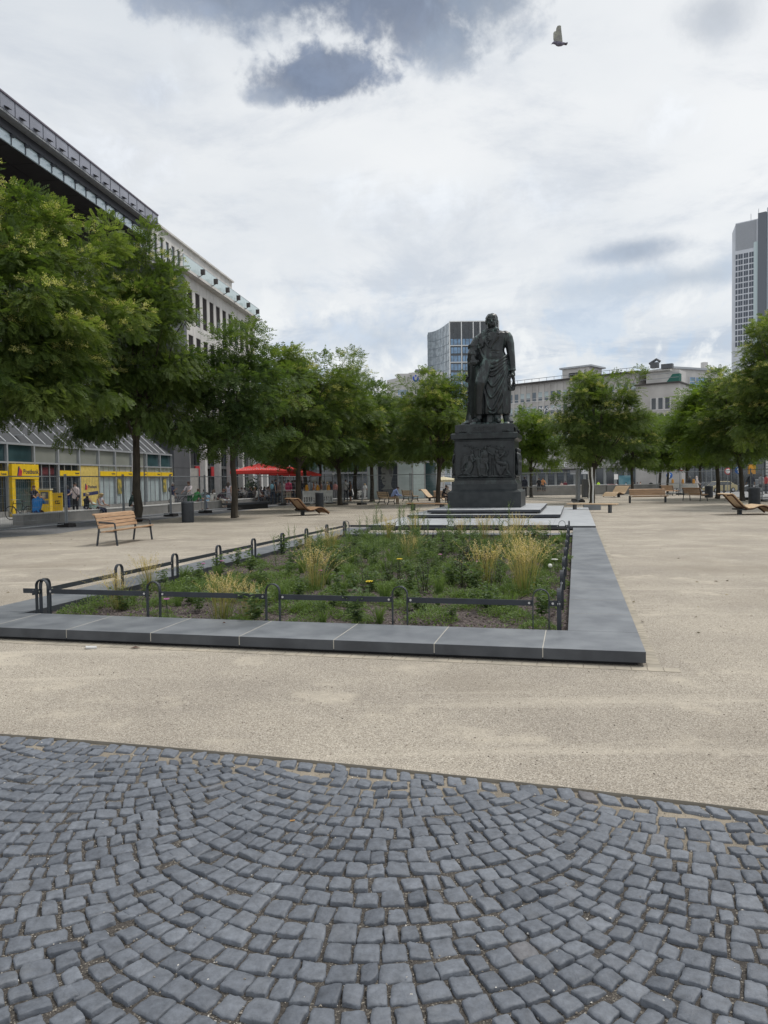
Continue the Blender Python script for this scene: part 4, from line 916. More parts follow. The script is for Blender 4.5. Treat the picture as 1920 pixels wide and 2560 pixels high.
m.bx(S0, bays[-1], -.012, .19, ZM - .05, ZM + .05); m.bx(S0, bays[-1], -.03, .21, ZT - .06, ZT + .06)
m.build('facade_frame', M['alu'], bank)
m = MB(); m.bx(S0, bays[-1], 3.0, 8.0, 0, ZT); m.build('interior_wall', M['clad_dark'], bank)
# sloping metal apron above the glazed storeys
m = MB(); m.quad((S0, .1, ZT + .07), (bays[-1], .1, ZT + .07), (bays[-1], 5.0, 8.6), (S0, 5.0, 8.6)); m.bx(S0, bays[-1], 4.6, 5.2, 8.3, 9.2); m.build('sloping_apron', mat('apron_metal', (0.06, 0.064, 0.07), .75, 0, .15, .5, 5), bank)
m = MB()
for a, b in zip(bays[:-1], bays[1:]):
    for s_ in (a, (a + b) / 2): m.tube([(s_, .08, ZT + .08), (s_, 5.0, 8.64)], .045, 6)
m.split('apron_rib', M['alu'], bank)
CE = fs(397)
SZ = 20.95
MB().bx(S0, CE, 6.5, 6.6, 8.6, SZ).build('upper_glazing', M['glass_dark'], bank)
m = MB()
for k in range(int((CE - S0) / 1.6)): m.bx(S0 + 1.6 * k, S0 + 1.6 * k + .12, 6.42, 6.5, 8.6, SZ)
for z in (12, 15.2, 18.4): m.bx(S0, CE, 6.40, 6.498, z, z + .35)
m.build('upper_frame', M['clad_metal'], bank)
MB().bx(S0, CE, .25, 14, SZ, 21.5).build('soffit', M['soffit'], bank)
m = MB()
for k in range(int((CE - S0) / 2.6)): m.bx(S0 + 2.6 * k, S0 + 2.6 * k + .03, .3, 6.4, SZ - .012, SZ - .002)
for y in (1.8, 3.4, 5.0): m.bx(S0, CE, y, y + .03, SZ - .0125, SZ - .0025)
m.build('soffit_joint', mat('soffit_seam', (0.012, 0.012, 0.012), .8), bank)
MB().bx(S0, CE, .12, .22, SZ, 21.52).build('lower_glass_strip', mat('bright_strip_glass', (0.55, 0.66, 0.72), .12, 0, .12, .5, spec=.8), bank)
MB().bx(S0, CE, -.02, .5, 21.52, 22.02).build('dark_fascia', mat('dark_fascia_metal', (0.035, 0.037, 0.045), .45, .3, .1), bank)
MB().bx(S0, CE, -.55, .5, 22.02, 22.12).build('ledge', mat('ledge_underside', (0.30, 0.31, 0.33), .6), bank)
MB().bx(S0, CE, -.58, -.53, 22.14, 22.95).build('upper_glass_strip', mat('grey_screen_glass', (0.23, 0.24, 0.29), .25, 0, .15, .6, spec=.6), bank)
MB().bx(S0, CE, -.64, -.50, 22.95, 23.05).build('coping', mat('coping_metal', (0.14, 0.12, 0.15), .5, .3), bank)
m = MB(); k = 0; s_ = S0
while s_ < CE - .3:
    m.bx(s_, s_ + .04, -.60, -.50, 22.12, 22.95); m.prism([(-.55, 22.3), (-.8, 22.24), (-.55, 22.38)], 'x', s_ + .4, s_ + .8)
    m.bx(s_ + .6, s_ + .64, .07, .118, SZ, 21.52); m.prism([(.10, 21.5), (-.2, 21.44), (.10, 21.38)], 'x', s_ + .5, s_ + .8); s_ += 1.36
m.split('brace', mat('brace_metal', (0.085, 0.09, 0.11), .5, .3), bank)
MB().bx(S0, CE, .5, 14, 22.125, 22.6).build('roof', M['roof_dark'], bank)
# yellow signs of the branch
def band(a, b, z0, z1): 
    o = MB().bx(a + .05, b - .05, -.05, .085, z0, z1).build('sign_band', M['yellow'], bank)
    text_mesh('Postbank', .13, .006, M['ink'], 'lettering', o, (b - .45, -.056, (z0 + z1) / 2), (R(90), 0, 0)); return o
for i in list(range(5)) + [7, 9, 10, 11, 12, 13]:
    za = 2.28 if i > 6 else 2.2
    band(bays[i], bays[i + 1] if i != 4 else bays[5], za, za + .33)
port = thing('bank_portal', 'yellow portal frame with lettering round the bank entrance', 'entrance', F0, FROT)
pa, pb = bays[5] + .05, bays[6] + .05
h = MB().bx(pa, pb, -.22, .05, 2.08, 2.92).build('header', M['yellow'], port, bevel=.01)
MB().bx(pa, pa + .30, -.2, .05, 0, 2.078).build('jamb', M['yellow'], port); MB().bx(pb - .42, pb, -.2, .05, 0, 2.078).build('jamb', M['yellow'], port)
def bank_logo(parent, x, z, s_, y, small=True):
    text_mesh('Postbank', .48 * s_, .008, M['ink'], 'lettering', parent, (x + .62 * s_, y, z), (R(90), 0, 0), 'LEFT')
    m = MB()
    for k, mi in ((0, 0), (1, 1), (2, 1), (3, 1)):
        o = .14 * k; m.prism([(x + (-.12 + o) * s_, z - .3 * s_), (x + (-.02 + o * .98) * s_, z - .3 * s_), (x + (.18 + o * .75) * s_, z + (.36 - .09 * k) * s_), (x + (.04 + o * .8) * s_, z + (.36 - .09 * k) * s_)], 'y', y - .008, y + .004, mi)
    m.build('emblem', [M['ink'], M['ink_red']], parent)
bank_logo(h, pa + .55, 2.50, .8, -.226)
MB().bx(pa + .36, pb - .48, .02, .06, .05, 2.07).build('door', M['glass_teal'], port)
wp = thing('window_poster', 'tall pale yellow poster with lettering covering one bank window', 'poster', F0, FROT)
ya, yb = bays[8] + .08, bays[9] - .08
o = MB().bx(ya, yb, .04, .07, .32, ZM - .06).build('sheet', mat('pale_yellow_film', (0.62, 0.47, 0.13), .5), wp)
bank_logo(o, ya + .6, 1.55, .62, .036)
m = MB(); m.box(((ya + yb) / 2 + .1, .035, 1.1), (2.0, .008, .22), (0, -.06, 0)); b_ = m.build('slogan_bar', M['ink'], o); 
for i, bi in enumerate((10, 11, 13)):
    a = bays[bi] + (.35 if i < 2 else .6)
    pp = MB().bx(a, a + .62, .05, .07, 1.0, 2.1).build('advert_sheet', [mat('advert_yellow_%s' % 'abc'[i], (0.55, 0.42, 0.06), .5, 0, .6, 3, 3, col2=(0.10, 0.12, 0.08))])
    pp.location = F0; pp.rotation_euler = (0, 0, FROT)
    tag(pp, ['yellow advert sheet behind the bank glass, left of the near trunk', 'yellow advert sheet behind the bank glass, right of the near trunk', 'dark green and yellow advert sheet at the end of the bank glass'][i], 'poster', 'adverts in the bank window')
# cladding pier closing the bank front
P1_, P2_ = bays[-1], fs(474)
m = MB().bx(P1_ + .05, P2_, -.15, 6, 0, 20); m.build('end_pier', M['clad_dark'], bank)
m = MB()
for z in [1.5 * k for k in range(1, 13)]: m.bx(P1_ + .06, P2_ - .01, -.156, -.148, z, z + .035)
m.build('pier_joint', M['black'], bank)
# ---------------------------------------------------------------- office block beyond the bank
off = thing('office_building', 'long pale stone office building with white columns and glass balcony rail', 'building', F0, FROT)
O0, O1 = P2_ + .02, fs(660)
ZP = 20.6; ZG = 7.6
m = MB(); m.bx(O0, O1, .9, 16, ZG, ZP); wall = m.build('wall', M['limestone'], off)
m = MB(); m.bx(O0, O1 + .1, -.05, 1.2, ZP - .02, ZP + .22); m.bx(O0, O1, .1, .9, ZG - .5, ZG + .3); m.split('cornice', M['limestone'], off)
lw = fs(565) - 8.0; nb = 12
bw = (O1 - .6 - O0) / nb
rows_ = [(16.4, 19.5), (12.2, 15.3), (8.2, 11.2)]
m = MB()
for i in range(nb + 1): m.bx(O0 + bw * i - (.35 if i else 0), O0 + bw * i + .35, .58, .9, ZG + .3, ZP - .03)
for (za, zb), zn in zip(rows_, [ZP - .03, 16.4, 12.2]): m.bx(O0 + .35, O1, .6, .9, zb, zn)
m.split('pilaster', M['limestone'], off)
wmesh = MB(); wmesh.bx(.02, bw - .72, 0, .05, 0, 3.08); wmesh = wmesh.mesh('window', M['glass_dark'])
fmesh = MB()
for k in range(5): fmesh.bx((bw - .7) * k / 4 - .04, (bw - .7) * k / 4 + .04, -.06, -.002, 0, 3.08)
fmesh.bx(0, bw - .7, -.05, -.003, .8, .88); fmesh = fmesh.mesh('frame', M['roof_dark'])
pmesh = MB().bx(.1, .75, -.03, -.004, .0, 1.5).mesh('blind', M['glass_pale'])
for (za, zb) in rows_:
    for i in range(nb):
        w = link('window', wmesh, off, (O0 + bw * i + .36, .72, za)); link('frame', fmesh, w)
        if (i * 7 + int(za)) % 3 == 0: link('blind', pmesh, w, (.6, 0, .1))
# set back top storey
T0, T1 = fs(399), fs(626) + .4; ZR = 23.9
nt_ = 19; tw = (T1 - T0 - .5) / nt_
m = MB(); m.bx(T0, T1, 1.9, 12, ZP, ZR); m.bx(T0 - .02, T1 + .04, 1.45, 12.1, ZR - .001, ZR + .16); 
for i in range(nt_ + 1): m.bx(T0 + tw * i - (0 if i == 0 else .28), T0 + tw * i + .28, 1.70, 1.899, ZP + .22, ZR - .002)
m.bx(T0, T1, 1.71, 1.8985, ZR - .75, ZR - .0025); m.bx(T1 - .5, T1, 1.702, 1.899, ZP + .22, ZR - .0022)
m.build('attic_wall', M['limestone'], off)
wm = MB().bx(.28, tw - .28, 0, .05, 0, ZR - .76 - ZP - .25).mesh('window', M['glass_dark'])
wp_ = MB().bx(.34, .34 + (tw - .6) * .38, -.03, -.004, .05, ZR - .76 - ZP - .5).mesh('curtain', M['glass_pale'])
for i in range(nt_):
    w = link('window', wm, off, (T0 + tw * i, 1.80, ZP + .25)); link('curtain', wp_, w)
m = MB(); m.bx(O0, O1 - .2, -.02, .02, ZP + .25, ZP + 1.25); m.build('balcony_glass', M['glass_rail'], off)
m = MB(); m.bx(O0, O1 - .2, -.03, .03, ZP + 1.25, ZP + 1.3)
m.build('handrail', M['alu'], off)
for k in range(6):
    s_ = fs(500 + 0) + (O1 - fs(500)) * k / 6 + 1
    m = MB().box((s_, -.45, ZP + .55), (.3, .35, .45)); m.tube([(s_, -.4, ZP + .3), (s_, 0, ZP + .1)], .04, 6); m.build('floodlight', M['roof_dark'], off)
# colonnade
for px in (473, 516, 551, 581, 609, 634, 655, 669):
    s_ = fs(px); MB().bx(s_ - .28, s_ + .28, -.1, .45, 0, ZG - .2).build('column', M['white_col'], off)
MB().bx(O0, O1, 1.4, 1.5, 0, ZG).build('shop_glazing', M['glass_dark'], off)
m = MB()
for k in range(18): m.bx(O0 + (O1 - O0) * k / 18, O0 + (O1 - O0) * k / 18 + .09, 1.3, 1.398, 0, ZG)
m.bx(O0, O1, 1.28, 1.397, 3.1, 3.4); m.bx(O0, O1, 1.28, 1.397, 6.2, 6.5); m.build('shop_frame', M['clad_metal'], off)
m = MB().bx(fs(482), fs(512), .5, 1.2, 0, 3.05); m.build('door_panel', mat('beige_panel', (0.36, 0.35, 0.33), .8), off)
for px in (492, 521, 559, 566):
    s_ = fs(px); o = MB().bx(s_, s_ + 1.3, 1.2, 1.27, 2.3 if px > 500 else 3.2, 3.3 if px > 500 else 3.75).build('red_banner', M['ink_red'], off)
# ---------------------------------------------------------------- dark glass store at the back of the square
def loc_box(name, label, px0, px1, Y0, Y1, z1, depth, cat='building', m=None):
    a, b = base(px0, Y0), base(px1, Y1); d = b - a; d.z = 0
    t = thing(name, label, cat, (a.x, a.y, min(a.z, b.z)), math.atan2(d.y, d.x)); return t, d.length
st, L = loc_box('glass_store', 'dark glass store with pale top band behind the left trees', 655, 1100, 108, 120, 9, 12)
MB().bx(0, L, .3, 14, 0, 7.2).build('wall', M['glass_dark'], st); MB().bx(0, L, .05, 14, 7.2, 11).build('top_band', M['limestone'], st)
m = MB()
for k in range(24): m.bx(L * k / 24, L * k / 24 + .1, .15, .299, 0, 7.2)
m.bx(0, L, .1, .298, 3.6, 3.9); m.build('mullion', M['clad_metal'], st)
for k in range(9):
    MB().bx(1 + k * L / 9, 1 + k * L / 9 + 1.9, .2, .29, 4.2, 6.8).build('window', M['glass_teal'], st)
for k, px in enumerate((786, 826, 893)):
    pass
# ---------------------------------------------------------------- glazed stair pavilion with portrait picture
pav, L = loc_box('glass_pavilion', 'small pavilion of pale glass panels with a large grey portrait picture', 919, 1092, 70, 70, 3.2, 6)
def pvx(px): return (px - 919) / FPX * 70
zt = 3.3
MB().bx(0, L, 1.0, 5, 0, zt - .1).build('core', M['clad_dark'], pav)
for a, b, mm in ((919, 943, 'glass_pale'), (996, 1030, 'glass_pale'), (1033, 1060, 'glass_rail'), (1064, 1091, 'glass_teal')):
    MB().bx(pvx(a), pvx(b), .0, .08, .06, zt - .06).build('panel', M[mm], pav)
m = MB(); m.bx(-.05, L, -.04, 5, zt - .06, zt + .16); m.bx(-.05, L, -.03, .9, -.3, .06)
for px in (919, 944, 995, 1031, 1062, 1091): m.bx(pvx(px) - .05, pvx(px) + .05, -.03, .1, .06, zt - .06)
m.build('frame', M['alu'], pav)
pic = MB().bx(pvx(945), pvx(994), .0, .08, .06, zt - .06).build('picture', mat('picture_ground', (0.022, 0.03, 0.045), .4), pav)
cx = pvx(968); m = MB()
m.prism([(cx + a * 1.15, 1.75 + b * 1.15) for a, b in ((-.42, .55), (-.50, .80), (-.40, 1.02), (-.12, 1.18), (.2, 1.2), (.42, 1.05), (.50, .75), (.46, .35), (.36, .0), (.30, -.35), (.36, -.62), (.5, -.75), (-.5, -.78), (-.28, -.62), (-.16, -.42), (-.32, -.36), (-.40, -.20), (-.42, .0), (-.52, .08), (-.46, .25))], 'y', -.008, -.001, 0)
for pts in (((-.40, .50), (-.14, .52), (-.12, .42), (-.40, .42)), ((-.44, .06), (-.24, .30), (-.20, .05)), ((-.36, -.08), (-.12, -.08), (-.12, -.16), (-.36, -.16))): m.prism([(cx + a * 1.15, 1.75 + b * 1.15) for a, b in pts], 'y', -.012, -.0085, 1)
m.prism([(cx + a, 1.75 + b) for a, b in ((.05, 1.2), (.40, 1.1), (.5, .6), (.38, .2), (.2, .5), (.1, .9))], 'y', -.0115, -.0082, 2)
m.prism([(cx - .38, .5), (cx + .42, .5), (cx + .42, .85), (cx - .38, .85)], 'y', -.0113, -.0081, 2)
m.build('portrait', [mat('portrait_grey', (0.17, 0.18, 0.18), .6), mat('portrait_dark', (0.05, 0.055, 0.06), .6), mat('portrait_mid', (0.085, 0.09, 0.095), .6)], pic)
# ---------------------------------------------------------------- right stone building with shops
rb0, rb1 = base(1215, 203), base(1592, 175); d = rb1 - rb0; d.z = 0; RL = d.length
rb = thing('stone_building', 'long grey stone building with rows of square windows above shops', 'building', (rb0.x, rb0.y, -1.0), math.atan2(d.y, d.x))
def rz(py, Y, px=1400): return atY(px, py, Y).z + 1.0
HB = rz(934, 177, 1592)
MB().bx(0, RL, .25, 18, 0, HB).build('wall', M['travertine'], rb)
rbw = RL / 24; rowz = [HB - 4.35 - 3.45 * k for k in range(5)]
m = MB()
for i in range(25): m.bx(rbw * i - .32, rbw * i + .32, .12, .25, 5.9, HB - .3)
m.split('pilaster', M['travertine'], rb)
wm = MB().bx(-.82, .82, .12, .18, 0, 2.1).mesh('window', glass_mat('bright_office_glass', (0.07, 0.10, 0.13), .1)); fm = MB(); fm.bx(-.92, .92, .05, .2, -.14, -.02); fm.bx(-.92, -.82, .08, .2, -.02, 2.15); fm.bx(.82, .92, .08, .2, -.02, 2.15); fm.bx(-.82, .82, .06, .14, .55, .62); fm = fm.mesh('frame', M['white_col'])
wp2 = MB().bx(-.8, .8, .105, .118, .8, 2.05).mesh('blind', M['glass_pale'])
for r_, z in enumerate(rowz):
    for i in range(24 if r_ < 4 else 4):
        if r_ == 4 and i > 3: continue
        w = link('window', wm, rb, (rbw * (i + .5), .06, z)); link('frame', fm, w)
        if (i * 5 + r_ * 3) % 7 < 4: link('blind', wp2, w)
m = MB(); m.bx(-.5, RL + .6, -.7, 18, HB, HB + .35); m.build('roof', M['roof_dark'], rb)
m = MB(); m.tube([(0, -.6, HB + 1.1), (RL, -.6, HB + 1.1)], .06, 6)
for i in range(20): m.tube([(RL * i / 20, -.6, HB + .3), (RL * i / 20, -.6, HB + 1.1)], .05, 5)
m.split('roof_rail', M['steel'], rb)
def pxs(px):
    k = (px - 960) / FPX; dd = (rb1 - rb0).normalized(); return max(0, min(RL, (k * rb0.y - rb0.x) / (dd.x - k * dd.y)))
m = MB(); m.bx(pxs(1395), pxs(1462), 2.5, 9, HB + .3, HB + 3.0); ph = m.build('roof_house', M['limestone'], rb); MB().bx(pxs(1390), pxs(1470), 2.0, 9.5, HB + 3.0, HB + 3.4).build('cap', M['alu'], ph)
MB().bx(pxs(1412), pxs(1437), 2.3, 2.49, HB + 1.0, HB + 1.9).build('grille', M['black'], ph)
text_mesh('MySwiss', 1.6, .12, M['sign_white'], 'lettering', rb, (pxs(1350), -.05, rz(1027, 195, 1350)), (R(90), 0, 0), 'LEFT', sx=1.0)
# shop storey
MB().bx(0, RL, -.3, .1, 4.75, 6.9).build('fascia', mat('shop_fascia_stone', (0.40, 0.39, 0.37), .8, 0, .12, .4, 5), rb)
MB().bx(0, pxs(1450), -2.2, -.302, 4.45, 4.74).build('awning', M['roof_dark'], rb)
text_mesh('BREE', 1.75, .1, M['sign_white'], 'lettering', rb, (pxs(1382), -.42, 5.7), (R(90), 0, 0), 'LEFT', sx=1.1)
text_mesh('van Laack', 1.35, .1, M['sign_white'], 'lettering', rb, (pxs(1492), -.42, 5.7), (R(90), 0, 0), 'LEFT', shear=.35)
MB().bx(0, RL, .1, .2, 0, 4.7).build('shop_glazing', M['glass_dark'], rb)
m = MB()
for k in range(17): m.bx(RL * k / 16 - .35, RL * k / 16 + .35, -.02, .098, 0, 4.74)
m.split('shop_pier', mat('shop_pier_stone', (0.30, 0.31, 0.30), .8), rb)
for px, zz_ in ((1427, 3.9), (1455, 3.95)): text_mesh('SALE', .7, .05, M['ink'], 'lettering', MB().bx(pxs(px) , pxs(px) + 2.4, -.16, -.06, zz_ - .55, zz_ + .45).build('shop_sign', M['sign_white'], rb), (pxs(px) + 1.2, -.2, zz_ - .05), (R(90), 0, 0)) if False else MB().bx(pxs(px), pxs(px) + 2.4, -.16, -.06, zz_ - .55, zz_ + .45).build('shop_sign', M['sign_white'], rb)
MB().bx(pxs(1548), pxs(1578), -.1, .0, .8, 2.9).build('window_picture', mat('blue_green_picture', (0.06, 0.22, 0.28), .4, 0, .5, .6, 3, col2=(0.22, 0.38, 0.42)), rb)
# lower wing turning back from the corner
wing, L2 = loc_box('stone_wing', 'lower grey stone wing with three dark windows beside the long building', 1590, 1697, 172, 166.5, 0, 10)
HW = rz(962, 170, 1640)
MB().bx(0, L2, .1, 14, 0, HW).build('wall', M['travertine'], wing); MB().bx(-.4, L2 + .3, -.5, 14, HW, HW + .3).build('roof', M['roof_dark'], wing)
for r_, zc in enumerate((HW - 5.4, HW - 9.0)):
    for px in (1635, 1652, 1669):
        x = (px - 1590) / 107 * L2; w = MB().bx(x - .5, x + .5, .0, .08, zc, zc + 2.4).build('window', M['glass_dark'], wing)
        m = MB(); m.bx(x - .64, x - .5, -.04, .09, zc - .12, zc + 2.5); m.bx(x + .5, x + .64, -.04, .09, zc - .12, zc + 2.5); m.bx(x - .64, x + .64, -.05, .085, zc - .24, zc - .1); m.build('frame', M['white_col'], w)
m = MB(); m.bx(1.0, L2 - 1, 4, 10, HW + .3, HW + 3.3); m.bx(.6, L2 - 3, 3.2, 10, HW + 3.3, HW + 3.6); up_ = m.build('roof_house', M['limestone'], wing)
m = MB(); m.box((3.2, 3, HW + 4.6), (1.6, 1.4, 1.2)); m.tube([(2, 3, HW + 5), (3.6, 3, HW + 5.9), (4.4, 3, HW + 5.3)], .3, 8); m.box((5.8, 3.5, HW + 4.2), (2.4, 1.2, 1.0)); m.split('ventilator', M['clad_dark'], up_)
MB().frustum(L2 - 3.0, L2 - .3, 1, 3, HW + .35, L2 - 1.8, L2 - .3, 1.6, 3, HW + 2.2).build('green_canopy', mat('dark_green_canvas', (0.01, 0.10, 0.075), .7), wing)
m = MB()
for z in (1.2, 2.2): m.tube([(0, -.2, HW + z), (L2, -.2, HW + z)], .05, 6)
m.split('roof_rail', M['steel'], wing)
pen, L3 = loc_box('penthouse_block', 'pale rendered block with glass balcony right of the stone wing', 1690, 1815, 172, 178, 0, 12)
HP = rz(922, 174, 1700)
MB().bx(0, L3, .3, 12, 0, HP - 5.6).build('lower_wall', M['clad_metal'], pen); MB().bx(.2, L3, 1.6, 12, HP - 5.6, HP).build('wall', M['limestone'], pen)
MB().bx(-.4, L3 + .4, -.2, 12, HP - 5.9, HP - 5.4).build('terrace', M['limestone'], pen); MB().bx(-.2, L3 + .4, 1.0, 12.2, HP, HP + .45).build('roof', M['alu'], pen)
for a, b, za, zb, mm in ((.36, .72, HP - 4.6, HP - 1.7, 'glass_blue'), (.76, .98, HP - 4.6, HP - 1.7, 'glass_teal'), (.3, .48, HP - 9.4, HP - 6.4, 'glass_dark'), (.6, .8, HP - 9.4, HP - 6.4, 'glass_dark')):
    y = 1.5 if za > HP - 5.6 else .2
    w = MB().bx(L3 * a, L3 * b, y, y + .09, za, zb).build('window', M[mm], pen); m = MB()
    for k in range(4): m.bx(L3 * (a + (b - a) * k / 3) - .07, L3 * (a + (b - a) * k / 3) + .07, y - .05, y - .002, za, zb)
    m.bx(L3 * a, L3 * b, y - .05, y - .003, za + 1.9, za + 2.0); m.build('frame', M['white_col'], w)
MB().bx(.1, L3, -.1, -.04, HP - 5.4, HP - 4.3).build('balcony_glass', M['glass_rail'], pen)
m = MB(); m.bx(L3 * .82, L3 * .9, 4, 5, HP + .4, HP + 2.4); m.build('chimney', M['limestone'], pen)
# ---------------------------------------------------------------- dark glazed ground floor at the far right
gs, L4 = loc_box('corner_shop', 'dark glazed corner shop with pale stone end behind the right trees', 1712, 1935, 150, 128, 0, 10)
MB().bx(0, L4 - 1.8, .2, 10, 0, 7.5).build('wall', M['glass_dark'], gs); MB().bx(L4 - 1.8, L4 + 6, .0, 10, 0, 9).build('stone_end', M['limestone'], gs); MB().bx(-2, L4 - 1.8, .05, 10, 7.5, 12).build('upper_wall', M['travertine'], gs)
m = MB()
for z in [.5 * k for k in range(1, 17)]: m.bx(L4 - 1.79, L4 + 6, -.012, .002, z, z + .06)
m.build('stone_joint', M['clad_dark'], gs)
m = MB()
for k in range(9): m.bx(L4 * k / 9, L4 * k / 9 + .14, .1, .198, 0, 7.5)
m.bx(0, L4 - 1.8, .08, .197, 5.2, 5.5); m.build('mullion', M['clad_metal'], gs)
# ---------------------------------------------------------------- towers on the skyline
def twr(px0, px1, Y): a = base(px0, Y); b = base(px1, Y); return a, (b - a).length
tw_, TL = loc_box('glass_tower', 'blue glass office tower with white frame grid behind the statue', 1128, 1250, 350, 350, 0, 20)
HT = atY(1128, 805, 350).z + 1
MB().bx(0, TL, .3, 22, 0, HT).build('core', M['glass_dark'], tw_)
fl_h = 3.75; cols = [0, .24, .48, .62, .82, 1.0]; wparts = 0
for r_ in range(14):
    z = HT - 7.6 - r_ * fl_h
    for a, b in zip(cols[:-1], cols[1:]):
        MB().bx(TL * a + .5, TL * b - .4, .15, .28, z - 2.7, z).build('window', M['glass_blue'], tw_)
m = MB()
for a in cols: m.bx(TL * a - .2, TL * a + .2, -.15, .3, 0, HT + .3)
for r_ in range(1, 8): m.bx(0, TL, -.05, .29, HT - 3.2 - r_ * fl_h * 2, HT - 3.2 - r_ * fl_h * 2 + .35)
m.bx(0, TL, -.1, .295, HT, HT + .4); m.build('frame', M['white_paint'], tw_)
m = MB()
for a, b in zip(cols[:-1], cols[1:]):
    for k in (1, 2): m.bx(TL * (a + (b - a) * k / 3) - .1, TL * (a + (b - a) * k / 3) + .1, .05, .149, 0, HT)
m.build('mullion', M['clad_dark'], tw_)
# pale concave flank
fa = base(1075, 366); fb = base(1127.5, 350); nseg = 8; pts = []
for i in range(nseg + 1):
    t = i / nseg; p = fa.lerp(fb, t); p = p + Vector((.0, 1.0, 0)) * 4.5 * math.sin(math.pi * t); pts.append(p)
inv = Matrix.Translation(tw_.location) @ Matrix.Rotation(tw_.rotation_euler.z, 4, 'Z'); inv = inv.inverted(); pts = [inv @ Vector((p.x, p.y, tw_.location.z)) for p in pts]
H0 = atY(1075, 831, 366).z + 1
m = MB(); m2_ = MB()
for i in range(nseg):
    a, b = pts[i], pts[i + 1]; ha = H0 + (HT - H0) * (i / nseg) ** 1.6; hb = H0 + (HT - H0) * ((i + 1) / nseg) ** 1.6
    m.add([(a.x, a.y, 0), (b.x, b.y, 0), (b.x, b.y, hb), (a.x, a.y, ha), (a.x, a.y + 8, 0), (b.x, b.y + 8, 0), (b.x, b.y + 8, hb), (a.x, a.y + 8, ha)], [(0, 1, 2, 3), (3, 2, 6, 7), (4, 7, 6, 5)])
    m2_.tube([(a.x, a.y - .1, 0), (a.x, a.y - .1, ha)], .16, 4, smooth=False); mid = (a + b) / 2; m2_.tube([(mid.x, mid.y - .1, 0), (mid.x, mid.y - .1, (ha + hb) / 2)], .12, 4, smooth=False)
    for r_ in range(1, 19):
        z = r_ * fl_h; m2_.tube([(a.x, a.y - .1, z), (b.x, b.y - .1, z)], .1, 4, smooth=False)
m.build('curved_flank', glass_mat('pale_flank_glass', (0.42, 0.47, 0.50), .15), tw_); m2_.build('flank_frame', mat('flank_frame', (0.22, 0.26, 0.30), .5), tw_)
ob, OL = loc_box('white_office', 'pale grey office block with blue emblem below the glass tower', 995, 1112, 250, 250, 0, 20)
HO = atY(1030, 931, 250).z + 1
def ox(px): return (px - 995) / FPX * 250
m = MB(); m.bx(ox(1033), ox(1112), 0, 18, 0, HO); m.bx(ox(996), ox(1026), 2.5, 18, 0, HO); m.frustum(ox(1026), ox(1033), .8, 18, 0, ox(1026), ox(1033), .8, 18, HO); 
m.prism([(ox(971), 8), (ox(996), 2.5), (ox(996), 18), (ox(971), 18)], 'z', 0, HO - 1.4); wl_ = m.build('wall', mat('pale_render', (0.56, 0.545, 0.52), .85, 0, .06, .3, 4), ob)
MB().bx(ox(1050), ox(1090), -.06, -.001, HO - 2.2 - 1.9, HO - 2.2 - .3).build('louvre', M['clad_dark'], ob)
MB().bx(ox(1043), ox(1085), 3, 12, HO + .01, HO + 1.4).build('roof_house', M['clad_metal'], ob)
for r_ in range(6):
    for k in range(11):
        x = ox(1040 + 5.7 * k); z = HO - 5.2 - r_ * 2.05 * 1.0 * 1.0 - 1.7
        MB().bx(x, x + .46, -.05, -.002, z, z + 1.65).build('window', M['glass_dark'], ob)
    if r_ < 3:
        for k in range(5):
            x = ox(999 + 5.2 * k); MB().bx(x, x + .42, 2.44, 2.498, HO - 7.0 - r_ * 2.05 + .1, HO - 7.0 - r_ * 2.05 + 1.75).build('window', M['glass_blue'], ob)
m = MB(); cx = ox(1042.5); cz = HO - 1.9; ring = []
for i in range(17):
    a = math.pi + math.pi * i / 16; ring.append((cx + .72 * math.cos(a), cz + .95 * math.sin(a)))
for (x0, z0), (x1, z1) in zip(ring[:-1], ring[1:]): m.tube([(x0, -.1, z0), (x1, -.1, z1)], .26, 6)
m.tube([(cx - .72, -.1, cz), (cx - .72, -.1, cz + .55)], .26, 6); m.tube([(cx + .72, -.1, cz), (cx + .72, -.1, cz + .55)], .16, 6); m.ell((cx, -.1, cz + .8), (.28, .1, .3))
m.build('emblem', mat('emblem_blue', (0.02, 0.09, 0.55), .5), ob)
ta, tb = base(1826, 460), base(1893, 450)
d = tb - ta; d.z = 0; TL = d.length
rt_ = thing('bank_tower', 'tall pale ribbed tower with rows of paired windows at the right', 'tower', (ta.x, ta.y, -1), math.atan2(d.y, d.x))
HR = atY(1840, 549, 455).z
m = MB(); m.bx(TL * .14, TL, .4, 30, 0, HR); m.frustum(0, TL * .14, 1.2, 30, 0, 0, TL * .14, 1.2, 30, HR - 5); m.frustum(0, TL * .14, 1.2, 30, HR - 5, TL * .138, TL * .14, 1.2, 30, HR); m.build('wall', mat('pale_tower_stone', (0.66, 0.68, 0.72), .7, 0, .05, .1, 3), rt_)
MB().bx(TL, TL + 4.4, -1.5, 30, 0, HR + 2.5).build('dark_fin', mat('dark_fin_panels', (0.15, 0.165, 0.19), .6), rt_); MB().bx(TL - 2.6, TL - .05, -.1, .39, 0, HR - 13).build('stair_glazing', M['glass_rail'], rt_)
MB().bx(TL + 4.4, TL + 20, .2, 30, 0, HR + 5).build('rear_shaft', mat('pale_tower_blue', (0.50, 0.55, 0.60), .5), rt_)
ws = [.17, .29, .40, .51, .62, .73, .84]
wm = MB().bx(0, TL * .074, 0, .1, 0, 2.7).mesh('window', mat('tower_window', (0.10, 0.115, 0.145), .2, 0, .3, .05))
fh = (atY(1840, 640, 455).z - atY(1840, 865, 455).z) / 15.3
for r_ in range(16):
    for q_ in (.152, .255, .342, .455, .542, .655, .742): link('window', wm, rt_, (TL * q_, .3, HR - 21 - fh * r_))
m = MB()
